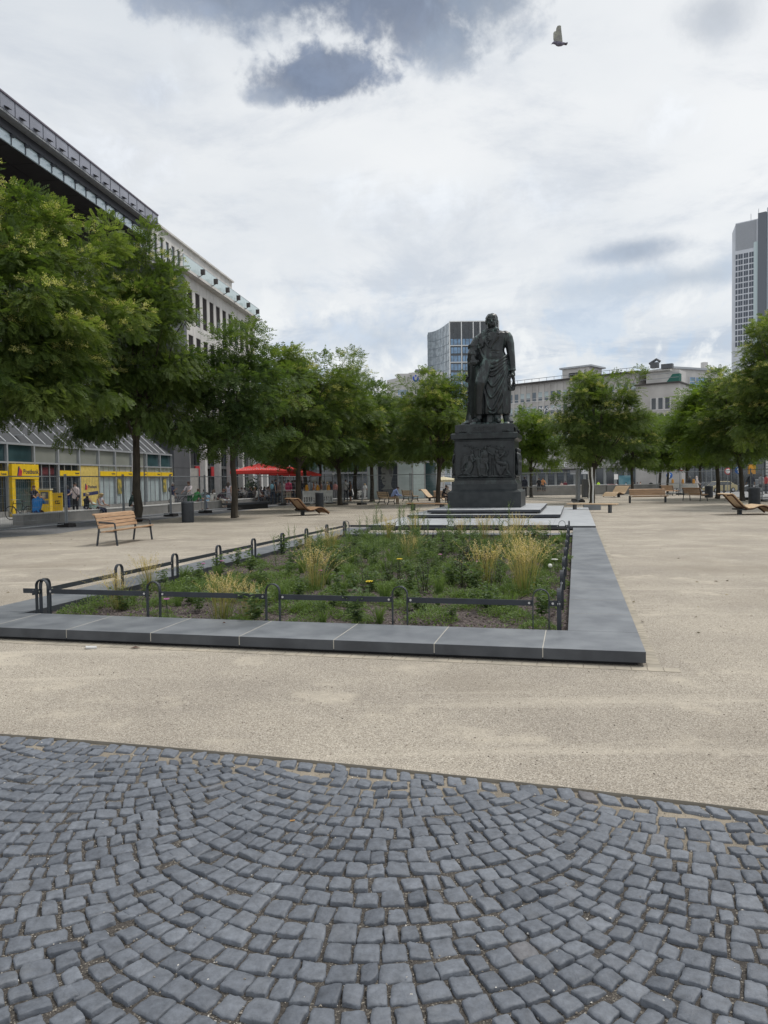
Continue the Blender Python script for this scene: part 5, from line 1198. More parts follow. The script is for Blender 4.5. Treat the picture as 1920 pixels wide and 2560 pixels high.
for i in range(22): m.bx(TL * (.15 + .77 * i / 22), TL * (.15 + .77 * i / 22) + .28, .2, .398, HR - 16, HR - .5)
m.split('rib', mat('tower_rib', (0.36, 0.375, 0.40), .6), rt_)
m = MB()
for x, h in ((TL * .62, 5), (TL * .9, 7), (TL + 5, 12)): m.tube([(x, 5, HR), (x, 5, HR + h)], .15, 5)
m.split('mast', M['alu'], rt_)
# ================================================================== trees
def crown(name, seed, rx, zc, rz_, nclus, nleaf, leaf, lets, m, cl=(.55, .95), blossom=None):
    """feathery crown: pinnate leaves gathered in drooping sprays spread through the crown"""
    g = np.random.default_rng(seed)
    # spray centres: uneven outline, most of them in the outer half of the crown
    d = g.normal(size=(nclus, 3)); d /= np.linalg.norm(d, axis=1)[:, None]
    r = g.uniform(.30, 1.0, nclus) ** .55
    lump = 1 + .17 * np.sin(3 * np.arctan2(d[:, 1], d[:, 0]) + seed) + .13 * np.sin(5 * d[:, 2] * 2 + seed * 2) + g.normal(0, .10, nclus)
    lump = np.where((g.random(nclus) < .09) & (d[:, 2] > -.2), lump * 1.2, lump)
    prof = np.where(d[:, 2] < 0, 1 / (np.sqrt(1 - d[:, 2] ** 2) + .12) ** .6, 1.0 - .18 * d[:, 2])
    C = d * (r * lump)[:, None] * np.array([rx, rx, rz_]); C[:, 0] *= prof; C[:, 1] *= prof; C[:, 2] += zc
    low = C[:, 2] < zc - rz_ * .86; C[low, 2] = zc - rz_ * .86 + g.uniform(-.3, .4, low.sum())
    R_ = g.uniform(*cl, nclus)
    ci = np.repeat(np.arange(nclus), nleaf); n = len(ci)
    o = g.normal(size=(n, 3)); o /= np.linalg.norm(o, axis=1)[:, None]; rad = g.random(n) ** .45
    off = o * rad[:, None] * R_[ci][:, None] * np.array([1.0, 1.0, .55]); off[:, 2] -= .22 * (off[:, 0] ** 2 + off[:, 1] ** 2) / R_[ci]
    P = C[ci] + off
    out = off + (P - np.array([0, 0, zc])) * .35 / rx; out[:, 2] -= .18; out += g.normal(0, .28, (n, 3)); out /= np.linalg.norm(out, axis=1)[:, None]
    nrm = np.array([0, 0, 1.0]) + g.normal(0, .35, (n, 3)); side = np.cross(out, nrm); side /= np.linalg.norm(side, axis=1)[:, None] + 1e-9
    upv = np.cross(side, out)
    Ls = leaf * g.uniform(.7, 1.25, n)
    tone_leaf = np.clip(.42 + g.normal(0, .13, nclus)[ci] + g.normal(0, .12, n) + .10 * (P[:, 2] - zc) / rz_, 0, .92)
    VS, FS, TN, k = [], [], [], 0
    def leaflet(b, dr, nr, L, w, tone):
        nonlocal k
        wv = np.cross(dr, nr); wv /= np.linalg.norm(wv, axis=1)[:, None] + 1e-9; wv *= w[:, None]
        mid = b + dr * (L * .5)[:, None]; tip = b + dr * L[:, None]
        q = np.stack([b, mid + wv, tip, mid - wv], 1).reshape(-1, 3); m_ = len(b)
        VS.append(q); FS.append(np.arange(4 * m_).reshape(m_, 4) + k); TN.append(np.repeat(tone, 4)); k += 4 * m_
    for t in np.linspace(.18, .92, lets):
        bend = -upv * (.16 * t * t * Ls)[:, None]
        b = P + out * (Ls * t)[:, None] + bend
        for s_ in (-1, 1):
            dr = side * s_ * .86 + out * .5; dr /= np.linalg.norm(dr, axis=1)[:, None]
            leaflet(b, dr, upv, Ls * .36 * (1.05 - .4 * abs(t - .45)), Ls * .075, np.clip(tone_leaf + g.normal(0, .03, n), 0, .95))
    leaflet(P + out * (Ls * .92)[:, None] - upv * (.14 * Ls)[:, None], out, upv, Ls * .34, Ls * .075, tone_leaf)
    me = np_mesh(name, np.concatenate(VS), np.concatenate(FS), m, False, np.concatenate(TN))
    bl = None
    if blossom:
        VS, FS, TN, k = [], [], [], 0
        sel = np.where((C[:, 2] > zc - rz_ * .5) & (r > .55))[0]; sel = g.choice(sel, min(blossom, len(sel)), replace=False)
        P2, N2 = [], []
        for s_ in sel:
            for _ in range(int(g.integers(5, 11))):
                o = g.normal(size=3); o /= np.linalg.norm(o); o[2] = abs(o[2]) * .8
                P2.append(C[s_] + o * R_[s_] * np.array([.95, .95, .6]))
        P2 = np.array(P2); rp = 46; b = np.repeat(P2, rp, 0); m_ = len(b)
        o = g.normal(size=(m_, 3)); o /= np.linalg.norm(o, axis=1)[:, None]; o[:, 2] = np.abs(o[:, 2]) * 1.5 - .2
        b = b + o * (g.random(m_) * .17)[:, None]; dr = o + g.normal(0, .5, (m_, 3)); dr /= np.linalg.norm(dr, axis=1)[:, None]
        nr = g.normal(size=(m_, 3))
        leaflet(b, dr, nr, np.full(m_, .06), np.full(m_, .018), g.random(m_))
        bl = np_mesh('blossom', np.concatenate(VS), np.concatenate(FS), M['blossom'], False, np.concatenate(TN))
    return me, bl, C
M['leaf'] = leaf_mat('sophora_leaf', (0.042, 0.075, 0.022), (0.108, 0.156, 0.045), (0.22, 0.265, 0.082))
M['leaf_bright'] = leaf_mat('bright_leaf', (0.060, 0.105, 0.020), (0.125, 0.19, 0.038), (0.23, 0.29, 0.065), .42)
M['leaf_deep'] = leaf_mat('deep_leaf', (0.036, 0.070, 0.025), (0.086, 0.134, 0.046), (0.18, 0.23, 0.072))
M['blossom'] = leaf_mat('cream_blossom', (0.38, 0.38, 0.10), (0.50, 0.49, 0.18), (0.66, 0.63, 0.32), .3)
def trunk_mesh(seed, C, zb, top, r0, lean=0.0, nl=15):
    q = random.Random(seed); mb = MB()
    crook = [(0, 0)] + [(q.uniform(-.06, .06) + lean * k / 6, q.uniform(-.06, .06)) for k in range(1, 8)]
    zs = [0, .12, .6, zb * .5, zb, zb + (top - zb) * .25, zb + (top - zb) * .5, top * .82]
    pts = [Vector((crook[i][0], crook[i][1], z)) for i, z in enumerate(zs)]
    mb.tube(pts, [r0 * 1.45, r0 * 1.15, r0, r0 * .93, r0 * .82, r0 * .6, r0 * .38, r0 * .1], 12)
    idx = list(range(len(C))); q.shuffle(idx)
    for i in idx[:nl]:
        c = Vector(C[i]); t0 = q.uniform(.0, .62); z = zb * .9 + (top * .8 - zb) * t0 * .8
        j = max(k for k in range(len(zs)) if zs[k] <= z); f = (z - zs[j]) / (zs[min(j + 1, 7)] - zs[j] + 1e-6); s_ = pts[j].lerp(pts[min(j + 1, 7)], f)
        m1 = s_.lerp(c, .4) + Vector((q.uniform(-.25, .25), q.uniform(-.25, .25), q.uniform(.0, .45))); m2 = s_.lerp(c, .75) + Vector((q.uniform(-.2, .2), q.uniform(-.2, .2), q.uniform(0, .35)))
        rr = r0 * (.42 - .25 * t0); mb.tube([s_, s_.lerp(m1, .5) + Vector((0, 0, -.05)), m1, m2, c], [rr, rr * .85, rr * .65, rr * .4, rr * .12], 7)
        for _ in range(3):
            a = m1.lerp(c, q.random()); b = Vector(C[q.choice(idx)])
            if (b - a).length < 2.2: mb.tube([a, a.lerp(b, .5) + Vector((0, 0, .1)), b], [rr * .3, rr * .2, .008], 5)
    return mb.mesh('trunk', M['bark'])
# kinds: name -> (crown mesh, blossom mesh, trunk mesh); crown metrics for a 9 m reference tree
KIND = {}
def kind(k, seed, rx, zb, top, nclus, nleaf, leaf, lets, m, r0, cl, blossom=None, lean=0, nl=15):
    zc = (zb + top) / 2; me, bl, C = crown('crown', seed, rx - cl[1] * .55, zc, (top - zb) / 2 - cl[1] * .3, nclus, nleaf, leaf, lets, M[m], cl, blossom)
    KIND[k] = (me, bl, trunk_mesh(seed, C, zb, top, r0, lean, nl))
kind('near', 1, 4.8, 3.5, 13.2, 270, 92, .35, 5, 'leaf', .24, (.55, 1.05), 110, nl=26)
kind('big', 2, 3.9, 3.1, 14.0, 215, 88, .35, 5, 'leaf', .20, (.6, 1.05), 30, nl=24)
kind('mid_a', 3, 3.2, 2.6, 9.0, 112, 76, .36, 4, 'leaf_deep', .16, (.5, .85), None, nl=18)
kind('mid_b', 4, 3.4, 2.5, 9.3, 115, 76, .37, 4, 'leaf', .16, (.5, .9), 35, .15, nl=18)
kind('bright', 5, 3.2, 2.5, 9.0, 120, 75, .38, 4, 'leaf_bright', .15, (.55, .95), None, nl=16)
kind('open', 6, 3.6, 2.3, 8.8, 96, 72, .37, 4, 'leaf', .15, (.45, .8), None, nl=22)
def tree(k, p, label, h, ref_h, w=1.0, rz=0.0, group='leafy trees round the square', dx=0.0):
    me, bl, tr = KIND[k]; s_ = h / ref_h
    t = thing('leafy_tree', label, 'tree', (p.x, p.y, p.z), rz, group)
    c = link('crown', me, t, (dx * math.cos(rz), -dx * math.sin(rz), 0), (0, 0, 0), (s_ * w, s_ * w, s_))
    if bl: link('blossom', bl, c)
    link('trunk', tr, t, (0, 0, 0), (0, 0, 0), (s_, s_, s_))
    return t
def gp(px, Y): return base(px, Y)
TREES = [
 ('near', gp(-75, 27.5), 'nearest tree at the left edge, huge crown dotted with cream blossom', 12.2, 13.2, 1.0, 0.4),
 ('big', G(345, 1304), 'tall tree right behind the front wooden bench', 13.3, 14.0, .88, 2.0),
 ('mid_a', G(588, 1295), 'dark tree between the front litter bin and the red parasols', 9.0, 9.0, 1.0, .3),
 ('mid_b', G(746, 1277), 'tree behind the wooden lounger and left of the white barrier', 9.8, 9.3, 1.1, 1.2),
 ('mid_b', G(851, 1263), 'tree in the left row directly right of the white barrier', 9.5, 9.3, 1.12, 4.0),
 ('mid_a', G(930, 1254), 'slender trunked tree before the glass pavilion at its left end', 9.5, 9.0, 1.15, 2.2),
 ('mid_b', G(988, 1246), 'tree standing just behind the man in the blue shirt', 9.5, 9.3, 1.15, 2.9),
 ('open', G(1039, 1240), 'dark trunked tree behind the empty iron bench', 9.8, 8.8, 1.1, .9),
 ('mid_b', G(1096, 1262), 'tree with straight trunk immediately left of the pedestal', 8.9, 9.3, 1.12, 5.2),
 ('mid_a', gp(705, 78), 'tree in the far row behind the red parasols', 10.5, 9.0, 1.1, .8),
 ('mid_a', gp(800, 84), 'tree in the far row behind the crowd and the white barrier', 10.0, 9.0, 1.1, 3.8),
 ('mid_a', gp(890, 92), 'far tree above the parked white bicycle', 10.5, 9.0, 1.1, 5.1),
 ('mid_a', gp(1068, 92), 'far tree above the right end of the glass pavilion', 10.0, 9.0, 1.0, 1.9),
 ('open', gp(1170, 84), 'tree hidden behind the statue pedestal', 9.0, 8.8, 1.0, 2.4),
 ('bright', gp(1328, 68), 'bright green tree just right of the pedestal', 8.1, 9.0, 1.05, 1.0),
 ('mid_b', G(1480, 1259), 'upright tree beside the slim white post and the backless bench', 8.7, 9.3, 1.02, .2),
 ('mid_a', G(1474, 1245), 'tree close behind the upright tree with the white post', 8.0, 9.0, .8, 2.5),
 ('bright', gp(1650, 82), 'bright tree over the left end of the right row', 8.8, 9.0, 1.2, 2.7),
 ('mid_a', gp(1670, 88), 'forked dark trunk tree behind the long wooden bench', 8.6, 9.0, 1.15, 4.4),
 ('mid_b', G(1716, 1233), 'tree in front of the right hand white barrier', 8.9, 9.3, 1.12, .5),
 ('open', gp(1749, 80), 'tree just right of the right hand white barrier', 9.2, 8.8, 1.1, 3.3),
 ('bright', G(1793, 1247), 'leaning branched tree behind the right hand litter bins', 9.0, 9.0, 1.2, 4.9),
 ('mid_b', G(1855, 1252), 'tree between the two right hand litter bins', 8.8, 9.3, 1.1, 2.1),
 ('mid_b', gp(765, 63), 'tree in the second left row above the white barrier', 9.6, 9.3, 1.15, 2.2),
 ('mid_a', gp(888, 72), 'tree in the second left row before the dark store', 10.2, 9.0, 1.15, 4.4),
 ('mid_b', gp(1012, 76), 'tree in the second left row above the glass pavilion', 9.9, 9.3, 1.15, .3),
 ('mid_b', gp(1580, 74), 'tree in the far right row above the pale wooden lounger', 8.0, 9.3, 1.05, 1.3),
 ('near', gp(1990, 41), 'large tree leaning in from the right edge of the square', 10.3, 13.2, 1.05, 3.6),
]
for i, a in enumerate(TREES): tree(*a, dx=1.3 if i == 0 else 0)
# ================================================================== street furniture
def seat_slat(mb, L, c, w, t, tilt, mi=0): mb.box(c, (L, w, t), (tilt, 0, 0), mi)
def wooden_bench(label, loc, rz, L=2.3, group='wooden slat benches', arms=True, post=False):
    """slatted bench with back; front faces local -y"""
    t = thing('wooden_bench', label, 'bench', loc, rz, group)
    m = MB()
    for i in range(4): m.box((0, -.30 + .125 * i, .43 + (.02 if i == 0 else 0) - .012 * i), (L, .112, .035), (R(-4), 0, 0))
    m.build('seat', M['wood'], t, bevel=.006)
    m = MB()
    for i in range(4): m.box((0, .20 + .028 * i, .53 + .098 * i), (L, .03, .088), (R(-14), 0, 0))
    m.box((0, .335, .875), (L, .10, .035), (R(18), 0, 0))
    m.build('backrest', M['wood'], t, bevel=.006)
    ft, bt = (-.29, .22)
    for s_ in (-1, 1):
        x = s_ * (L / 2 - .06)
        if post:
            MB().bx(x - .05 * (1 - s_) , x + .05 * (1 + s_), .12, .24, 0, .46).build('leg', M['steel_dark'], t); continue
        f_ = MB().tube([(x, ft - .03, 0), (x, ft + .02, .42)], .024, 8, flat=(1, 1.3)).build('leg', M['steel_dark'], t)
        b_ = MB().tube([(x, bt + .07, 0), (x, bt, .45), (x, bt + .06, .72), (x, bt + .13, .87)], [.024, .024, .02, .016], 8, flat=(1, 1.3)).build('leg', M['steel_dark'], t)
        if arms: MB().tube([(x, ft + .01, .42), (x, ft + .03, .60), (x, ft + .07, .635), (x, .0, .645), (x, bt + .02, .655)], .017, 8, flat=(.7, 1.5)).build('armrest', M['steel_dark'], t)
        MB().bx(x - .02, x + .02, -.31, .22, .375, .405).build('seat_rail', M['steel_dark'], t)
    return t
wooden_bench('front wooden bench with metal armrests in front of the tall tree trunk', ((G(259.5, 1364.5) + G(362.7, 1349)) / 2), R(82), 2.35)
def bench_facing(label, px, py, rz, L, post=True): return wooden_bench(label, G(px, py), rz, L, arms=not post, post=post)
p_ = G(1622, 1257); wooden_bench('long wooden bench with thick end posts right of the backless bench', p_, R(184) if False else R(4), 2.4, arms=False, post=True)
wooden_bench('wooden bench seen from its side before the right hand litter bin', G(1737, 1252), R(108), 1.8)
wooden_bench('wooden bench half hidden behind the end of the long bench', G(1674, 1239), R(104), 1.8)
def plank_bench(label, pa, pb, m, zt=.45):
    a, b = pa, pb; d = b - a; L = d.length; rz = math.atan2(d.y, d.x)
    t = thing('plank_bench', label, 'bench', (a + b) / 2, rz, 'backless plank benches')
    MB().bx(-L / 2 - .35, L / 2 + .35, -.22, .22, zt - .055, zt).build('seat', m, t, bevel=.008)
    for s_ in (-1, 1): MB().bx(s_ * L / 2 - .045, s_ * L / 2 + .045, -.17, .17, 0, zt - .056).build('leg', M['steel_dark'], t)
    return t
plank_bench('backless wooden bench in front of the slim white post', G(1437, 1281), G(1525, 1282), M['wood_pale'])
plank_bench('backless wooden bench low behind the left end of the stone steps', G(1033, 1276), G(1105, 1277), M['wood'], .42)
sl = thing('info_slab', 'grey slanted stone slab standing under the backless bench and white post', 'plaque', G(1480, 1276) + Vector((.15, .55, 0)), R(-3))
MB().bx(-.44, .44, -.1, .1, 0, .34).build('slab', mat('grey_info_stone', (0.19, 0.205, 0.22), .7), sl, bevel=.01)
for px, Y, lab, w in ((1482, 49.0, 'slim white post leaning against the upright tree behind the bench', .06), (1472.5, 54.5, 'thin white post on the left side of the upright tree', .035)):
    p_ = base(px, Y); mb = MB(); mb.tube([(0, 0, 0), (.0, 0, .5), (.03, 0, 1.1), (-.04, 0, 1.7), (-.06, 0, 2.35)], w, 8); o = mb.build('white_post', M['white_paint'], loc=p_); tag(o, lab, 'post')
# ------------------------------------------------------------------ wave loungers
def lounger(label, loc, rz, mirror=False, sc_=1.0, light=False):
    t = thing('wooden_lounger', label, 'lounger', loc, rz, 'wave shaped wooden loungers'); k = -1 if mirror else 1
    prof = [(-.98, .86), (-.80, .885), (-.72, .83), (-.52, .60), (-.32, .38), (-.16, .285), (.05, .30), (.27, .385), (.45, .41), (.62, .36), (.80, .22), (.95, .10)]
    prof = [(x * k * sc_, z * sc_) for x, z in prof]
    Q = []
    for (a, b), (c, d) in zip(prof[:-1], prof[1:]):
        for i in range(2): Q.append((a + (c - a) * i / 2, b + (d - b) * i / 2))
    Q.append(prof[-1]); m = MB()
    for (a, b), (c, d) in zip(Q[:-1], Q[1:]):
        L = math.hypot(c - a, d - b); m.box(((a + c) / 2, 0, (b + d) / 2), (L - .008, 1.3 * sc_, .026), (0, -math.atan2(d - b, c - a), 0))
    m.build('slats', M['wood_pale'] if light else M['wood'], t)
    for s_ in (-1, 1):
        m = MB(); m.tube([(x, s_ * .5 * sc_, z - .045) for x, z in Q], .034, 6, flat=(1.2, .8), smooth=False); m.build('side_rail', M['wood_dark'], t)
    MB().bx(-.42 * k * sc_, -.14 * k * sc_, -.45 * sc_, .45 * sc_, .20, .26).build('bracket', M['steel_dark'], t); MB().bx(-.35 * k * sc_, -.21 * k * sc_, -.09, .09, 0, .20).build('leg', M['steel_dark'], t)
    return t
lounger('wooden wave lounger seen from behind near the left litter bin', G(769, 1288), R(32))
lounger('wooden wave lounger cut by the right edge of the picture', G(1866, 1286), R(-4), False, 1.05, True)
lounger('pale wooden wave lounger facing the camera right of the white post', G(1541, 1243), R(215), False, 1.05, True)
lounger('wooden wave lounger backrest half hidden left of the pedestal', G(1083, 1252), R(160), True, 1.05, True)
# ------------------------------------------------------------------ iron benches
def iron_bench(label, loc, rz, L=1.7):
    t = thing('iron_bench', label, 'bench', loc, rz, 'old iron benches with wooden slats')
    m = MB()
    for i in range(4): m.box((0, -.26 + .13 * i, .44), (L, .11, .035), (R(-3), 0, 0))
    m.build('seat', M['wood_pale'], t)
    m = MB()
    for i in range(3): m.box((0, .24 + .035 * i, .56 + .135 * i), (L, .03, .11), (R(-14), 0, 0))
    m.build('backrest', M['wood_pale'], t)
    for s_ in (-1, 1):
        x = s_ * (L / 2 - .14); m = MB()
        m.tube([(x, -.30, 0), (x, -.22, .2), (x, -.28, .42), (x, .18, .41), (x, .20, .2), (x, .32, 0)], .035, 6); m.tube([(x, .18, .41), (x, .27, .65), (x, .36, .95)], .028, 6); m.tube([(x, -.2, .2), (x, .2, .2)], .025, 6)
        m.build('iron_leg', M['black'], t)
    return t
iron_bench('iron bench on which the man in the light blue shirt sits', G(966, 1261), R(118))
iron_bench('empty iron bench behind the seated man, before the pavilion', G(1026, 1254), R(118))
# ------------------------------------------------------------------ litter bins
def bin_(label, loc, r, h):
    t = thing('litter_bin', label, 'bin', loc, 0, 'round anthracite litter bins')
    m = MB(); m.lathe([(r * .96, 0), (r * .98, .03), (r, .05), (r, h - .09), (r * 1.0, h - .085)], n=28); m.build('body', M['steel_dark'], t)
    m = MB(); m.lathe([(r * .97, h - .084), (r * 1.02, h - .07), (r * 1.02, h - .02), (r * .95, h), (r * .5, h + .004), (r * .48, h - .05)], n=28); m.build('lid', mat('bin_lid', (0.075, 0.085, 0.10), .5), t)
    return t
bin_('round dark litter bin on the gravel right of the front bench', G(470, 1306), .265, .92)
bin_('round dark litter bin before the white barrier behind the lounger', G(799, 1271), .26, 1.0)
bin_('round dark litter bin behind the bench seen from its side', G(1772, 1244), .30, .92)
bin_('round dark litter bin beside the lounger at the right edge', G(1886, 1262), .32, 1.0)
# ------------------------------------------------------------------ low concrete seat wall
def seat_wall(label, pts, h, d, joints):
    a, b = pts; dd = b - a; L = dd.length
    t = thing('seat_wall', label, 'wall', a, math.atan2(dd.y, dd.x), 'low concrete seat walls'); m = MB(); k = 0; x = 0
    for i in range(joints):
        xa, xb = L * i / joints, L * (i + 1) / joints; MB().bx(xa + .006, xb - .006, 0, d, -.04, h - .06).build('block', M['concrete'], t)
    MB().bx(-.01, L + .01, -.015, d + .015, h - .058, h).build('coping', M['concrete_top'], t, bevel=.01)
    return t
SWU = -24.2
seat_wall('low concrete seat wall nearest the bank, with people sitting on it', (uv(SWU, 21.6), uv(SWU, 34.0)), .47, .55, 5)
seat_wall('low concrete seat wall continuing towards the red parasols', (uv(SWU + .05, 34.1), uv(SWU + .2, 55.0)), .50, .55, 8)
seat_wall('low concrete wall along the street behind the pedestal at the right', (base(1318, 78), base(1515, 80)), 1.0, .5, 8)
seat_wall('low concrete wall along the street behind the pale lounger', (base(1517, 80), base(1648, 81.5)), 1.0, .5, 6)
tb = thing('stone_bench', 'low dark stone bench slab beside the seat wall behind the second trunk', 'bench', G(620, 1272), R(60)); MB().bx(-1.9, 1.9, -.5, .5, .30, .42).build('seat', M['steel_dark'], tb); MB().bx(-1.6, 1.6, -.35, .35, 0, .30).build('leg', M['black'], tb)
# ------------------------------------------------------------------ construction fence panels
def fence_protos(L, H=2.0):
    fr = MB(); r = .021
    fr.tube([(0, 0, .12), (L, 0, .12)], r, 6); fr.tube([(0, 0, .12 + H - .05), (L, 0, .12 + H - .05)], r, 6)
    w = MB(); n = int(L / .11)
    for i in range(1, n): w.tube([(L * i / n, 0, .14), (L * i / n, 0, .1 + H)], .0032, 3, smooth=False, cap=False)
    for k in range(1, 8): w.tube([(0, 0, .12 + H * k / 8), (L, 0, .12 + H * k / 8)], .0032, 3, smooth=False, cap=False)
    return fr, w
def fence_panel(label, a, b, mid=True, foot=True, group='mesh construction fence panels', H=2.0):
    d = b - a; d.z = 0; L = d.length; t = thing('construction_fence', label, 'fence', a, math.atan2(d.y, d.x), group)
    fr, w = fence_protos(L, H)
    if mid: fr.tube([(0, 0, 1.05), (L, 0, 1.05)], .017, 6)
    fr.split('rail', M['steel'], t); w.build('mesh_panel', M['steel'], t)
    for x in (.05, L - .05): MB().tube([(x, 0, .03), (x, 0, .12 + H + .05)], .026, 8).build('post', M['steel'], t)
    if foot: MB().frustum(-.35, .35, -.20, .20, 0, -.33, .33, -.17, .17, .15).build('foot', M['rubber'], t, rot=(0, 0, R(75)))
    return t
fa_, fb_ = G(165, 1317), G(706, 1263)
def on_line(px, a, b):
    k = (px - 960) / FPX; d = b - a; t = (k * a.y - a.x) / (d.x - k * d.y); return a + d * t
fpx = [-75, 165, 309, 427, 513, 590, 647, 706]
fl_ = ['at the left picture edge before the bicycle', 'in front of the two seated blonde women', 'directly behind the wooden front bench', 'behind the front litter bin', 'before the people in green and purple on the wall', 'behind the second tree trunk', 'before the cafe tables under the red parasols']
P_ = [on_line(x, fa_, fb_) for x in fpx]
for i, (a, b) in enumerate(zip(P_[:-1], P_[1:])): fence_panel('mesh fence panel ' + fl_[i], a, b, mid=i >= 3)
b2 = [G(706, 1263), G(778, 1260), G(858, 1262), G(905, 1262), G(1027, 1262), G(1140, 1259)]
fl_ = ['at the right end of the cafe', 'in front of the white barrier', 'between two trunks before the white bicycle', 'in front of the portrait picture', 'reaching behind the pedestal from the left']
for i, (a, b) in enumerate(zip(b2[:-1], b2[1:])): fence_panel('mesh fence panel ' + fl_[i], a, b, mid=i < 1)
fence_panel('mesh fence panel on the gravel right of the pedestal', G(1300, 1253), G(1446, 1258), mid=True)
rfp = [(1640, 1237), (1700, 1237), (1765, 1240), (1826, 1246), (1876, 1250), (1905, 1254), (1965, 1262)]
fl_ = ['behind the long wooden bench', 'before the right hand white barrier', 'behind the right hand litter bin', 'left of the man in the navy shirt', 'beside the man in the navy shirt', 'at the right picture edge']
rfp = [G(*q) for q in rfp]
for i, (a, b) in enumerate(zip(rfp[:-1], rfp[1:])): fence_panel('mesh fence panel ' + fl_[i], a, b, mid=True)
# bundle of fence posts standing in their feet
t = thing('fence_stand', 'row of grey fence uprights standing in black foot blocks beside the upright tree', 'fence', G(1446, 1256))
for i in range(5):
    p0 = Vector((.05 + .195 * i, .9 * i, 0)); MB().bx(p0.x - .11, p0.x + .07, p0.y - .06, p0.y + .06, .12, 2.35).build('post', M['steel'], t); MB().frustum(p0.x - .42, p0.x + .38, p0.y - .13, p0.y + .13, 0, p0.x - .4, p0.x + .36, p0.y - .11, p0.y + .11, .15).build('foot', M['rubber'], t)
# ------------------------------------------------------------------ white site barriers with amber lamps
def barrier(label, a, b, n):
    d = b - a; L = d.length; t = thing('site_barrier', label, 'barrier', a, math.atan2(d.y, d.x), 'white plastic site barriers'); m = MB()
    for k in range(n):
        x0, x1 = L * k / n + .01, L * (k + 1) / n - .01; m.bx(x0, x1, -.03, .03, .55, 1.02); m.bx(x0, x1, -.03, .03, .06, .2); q = 6
        for j in range(q + 1): m.bx(x0 + (x1 - x0 - .1) * j / q, x0 + (x1 - x0 - .1) * j / q + .1, -.025, .025, .2, .55)
    m.split('board', mat('barrier_white', (0.62, 0.63, 0.62), .6), t)
    for k in range(n + 1):
        x = min(L - .2, max(.2, L * k / n)); MB().frustum(x - .35, x + .35, -.18, .18, 0, x - .33, x + .33, -.15, .15, .1).build('foot', M['rubber'], t)
    am = mat('amber_lamp', (0.65, 0.30, 0.02), .35) if 'amber' not in M else M['amber']; M['amber'] = am
    for k in range(3):
        x = L * (.14 + .36 * k); o = MB().bx(x - .12, x + .12, -.06, .06, 1.02, 1.28).build('warning_lamp', am, t); MB().lathe([(.09, 0), (.1, .05), (.07, .16)], (x, 0, 1.28), 12).build('lens', am, o)
    return t
barrier('white plastic site barrier with three amber lamps left, before the crowd', G(757, 1262), G(832, 1259), 2)
barrier('white plastic site barrier with amber lamps at the right, between trunks', G(1672, 1236), G(1745, 1238), 2)
# ------------------------------------------------------------------ post machines, posts and lamps
t = thing('stamp_machine', 'tall yellow post machine with a screen beside the seated man in blue', 'machine', G(116, 1286), FROT - R(75))
MB().bx(-.30, .30, -.25, .25, 0, 1.42).build('body', M['yellow'], t, bevel=.02); MB().bx(-.34, .34, -.30, .27, 1.42, 1.50).build('roof', mat('pale_cap', (0.55, 0.50, 0.36), .6), t)
p2_ = MB().bx(-.20, .22, -.272, -.252, .92, 1.32).build('panel', M['clad_dark'], t); MB().bx(-.14, .06, -.278, -.273, .98, 1.24).build('screen', mat('pale_screen', (0.50, 0.46, 0.30), .3), p2_); MB().bx(-.2, .22, -.27, -.252, .62, .82).build('slot', M['clad_metal'], t)
t = thing('letter_box', 'yellow letter box with black post horn right of the post machine', 'letter box', G(146, 1283), FROT - R(62)); t.scale = (.72, .8, .98)
MB().bx(-.42, .36, -.25, .25, 0, 1.20).build('body', M['yellow'], t, bevel=.02); MB().bx(-.44, .38, -.27, .27, 1.20, 1.26).build('lid', M['yellow'], t); MB().bx(.02, .3, -.262, -.251, .98, 1.06).build('slot', M['black'], t)
m = MB(); m.tube([(-.1 + .1 * math.cos(a), -.256, .68 + .085 * math.sin(a)) for a in [2 * math.pi * i / 14 for i in range(15)]], .022, 5); m.tube([(-.1, -.256, .60), (.12, -.256, .62), (.16, -.256, .62)], [.02, .03, .055], 6); m.tube([(-.24, -.256, .74), (-.1, -.256, .76), (.14, -.256, .76)], .02, 5); m.build('post_horn', M['black'], t)
def lamp(label, p, h, arm, plate=False):
    t = thing('street_lamp', label, 'street lamp', p, 0, 'slim grey street lamps')
    MB().tube([(0, 0, 0), (0, 0, h * .35), (0, 0, h)], [.055, .05, .04], 10).build('pole', M['clad_metal'], t); o = MB().box((arm * .55, 0, h + .02), (abs(arm), .16, .07), (0, R(-3), 0)).build('lamp_head', M['alu'], t)
    if plate: MB().bx(-.06, .2, -.07, -.06, h * .52, h * .52 + .26).build('plate', M['sign_white'], t)
    return t
lamp('slim street lamp at the left, before the bank portal, with a small white plate', base(37, 44.5), 4.6, .6, True)
lamp('slim street lamp standing against the pale bank windows behind the tree trunk', base(361, 56), 3.9, .1)
lamp('slim lamp with white plate behind the crowd at the left barrier', base(832, 90), 5.2, -.6, True)
lamp('tall plain lamp post left of the glass pavilion', base(892, 88), 5.5, .3)
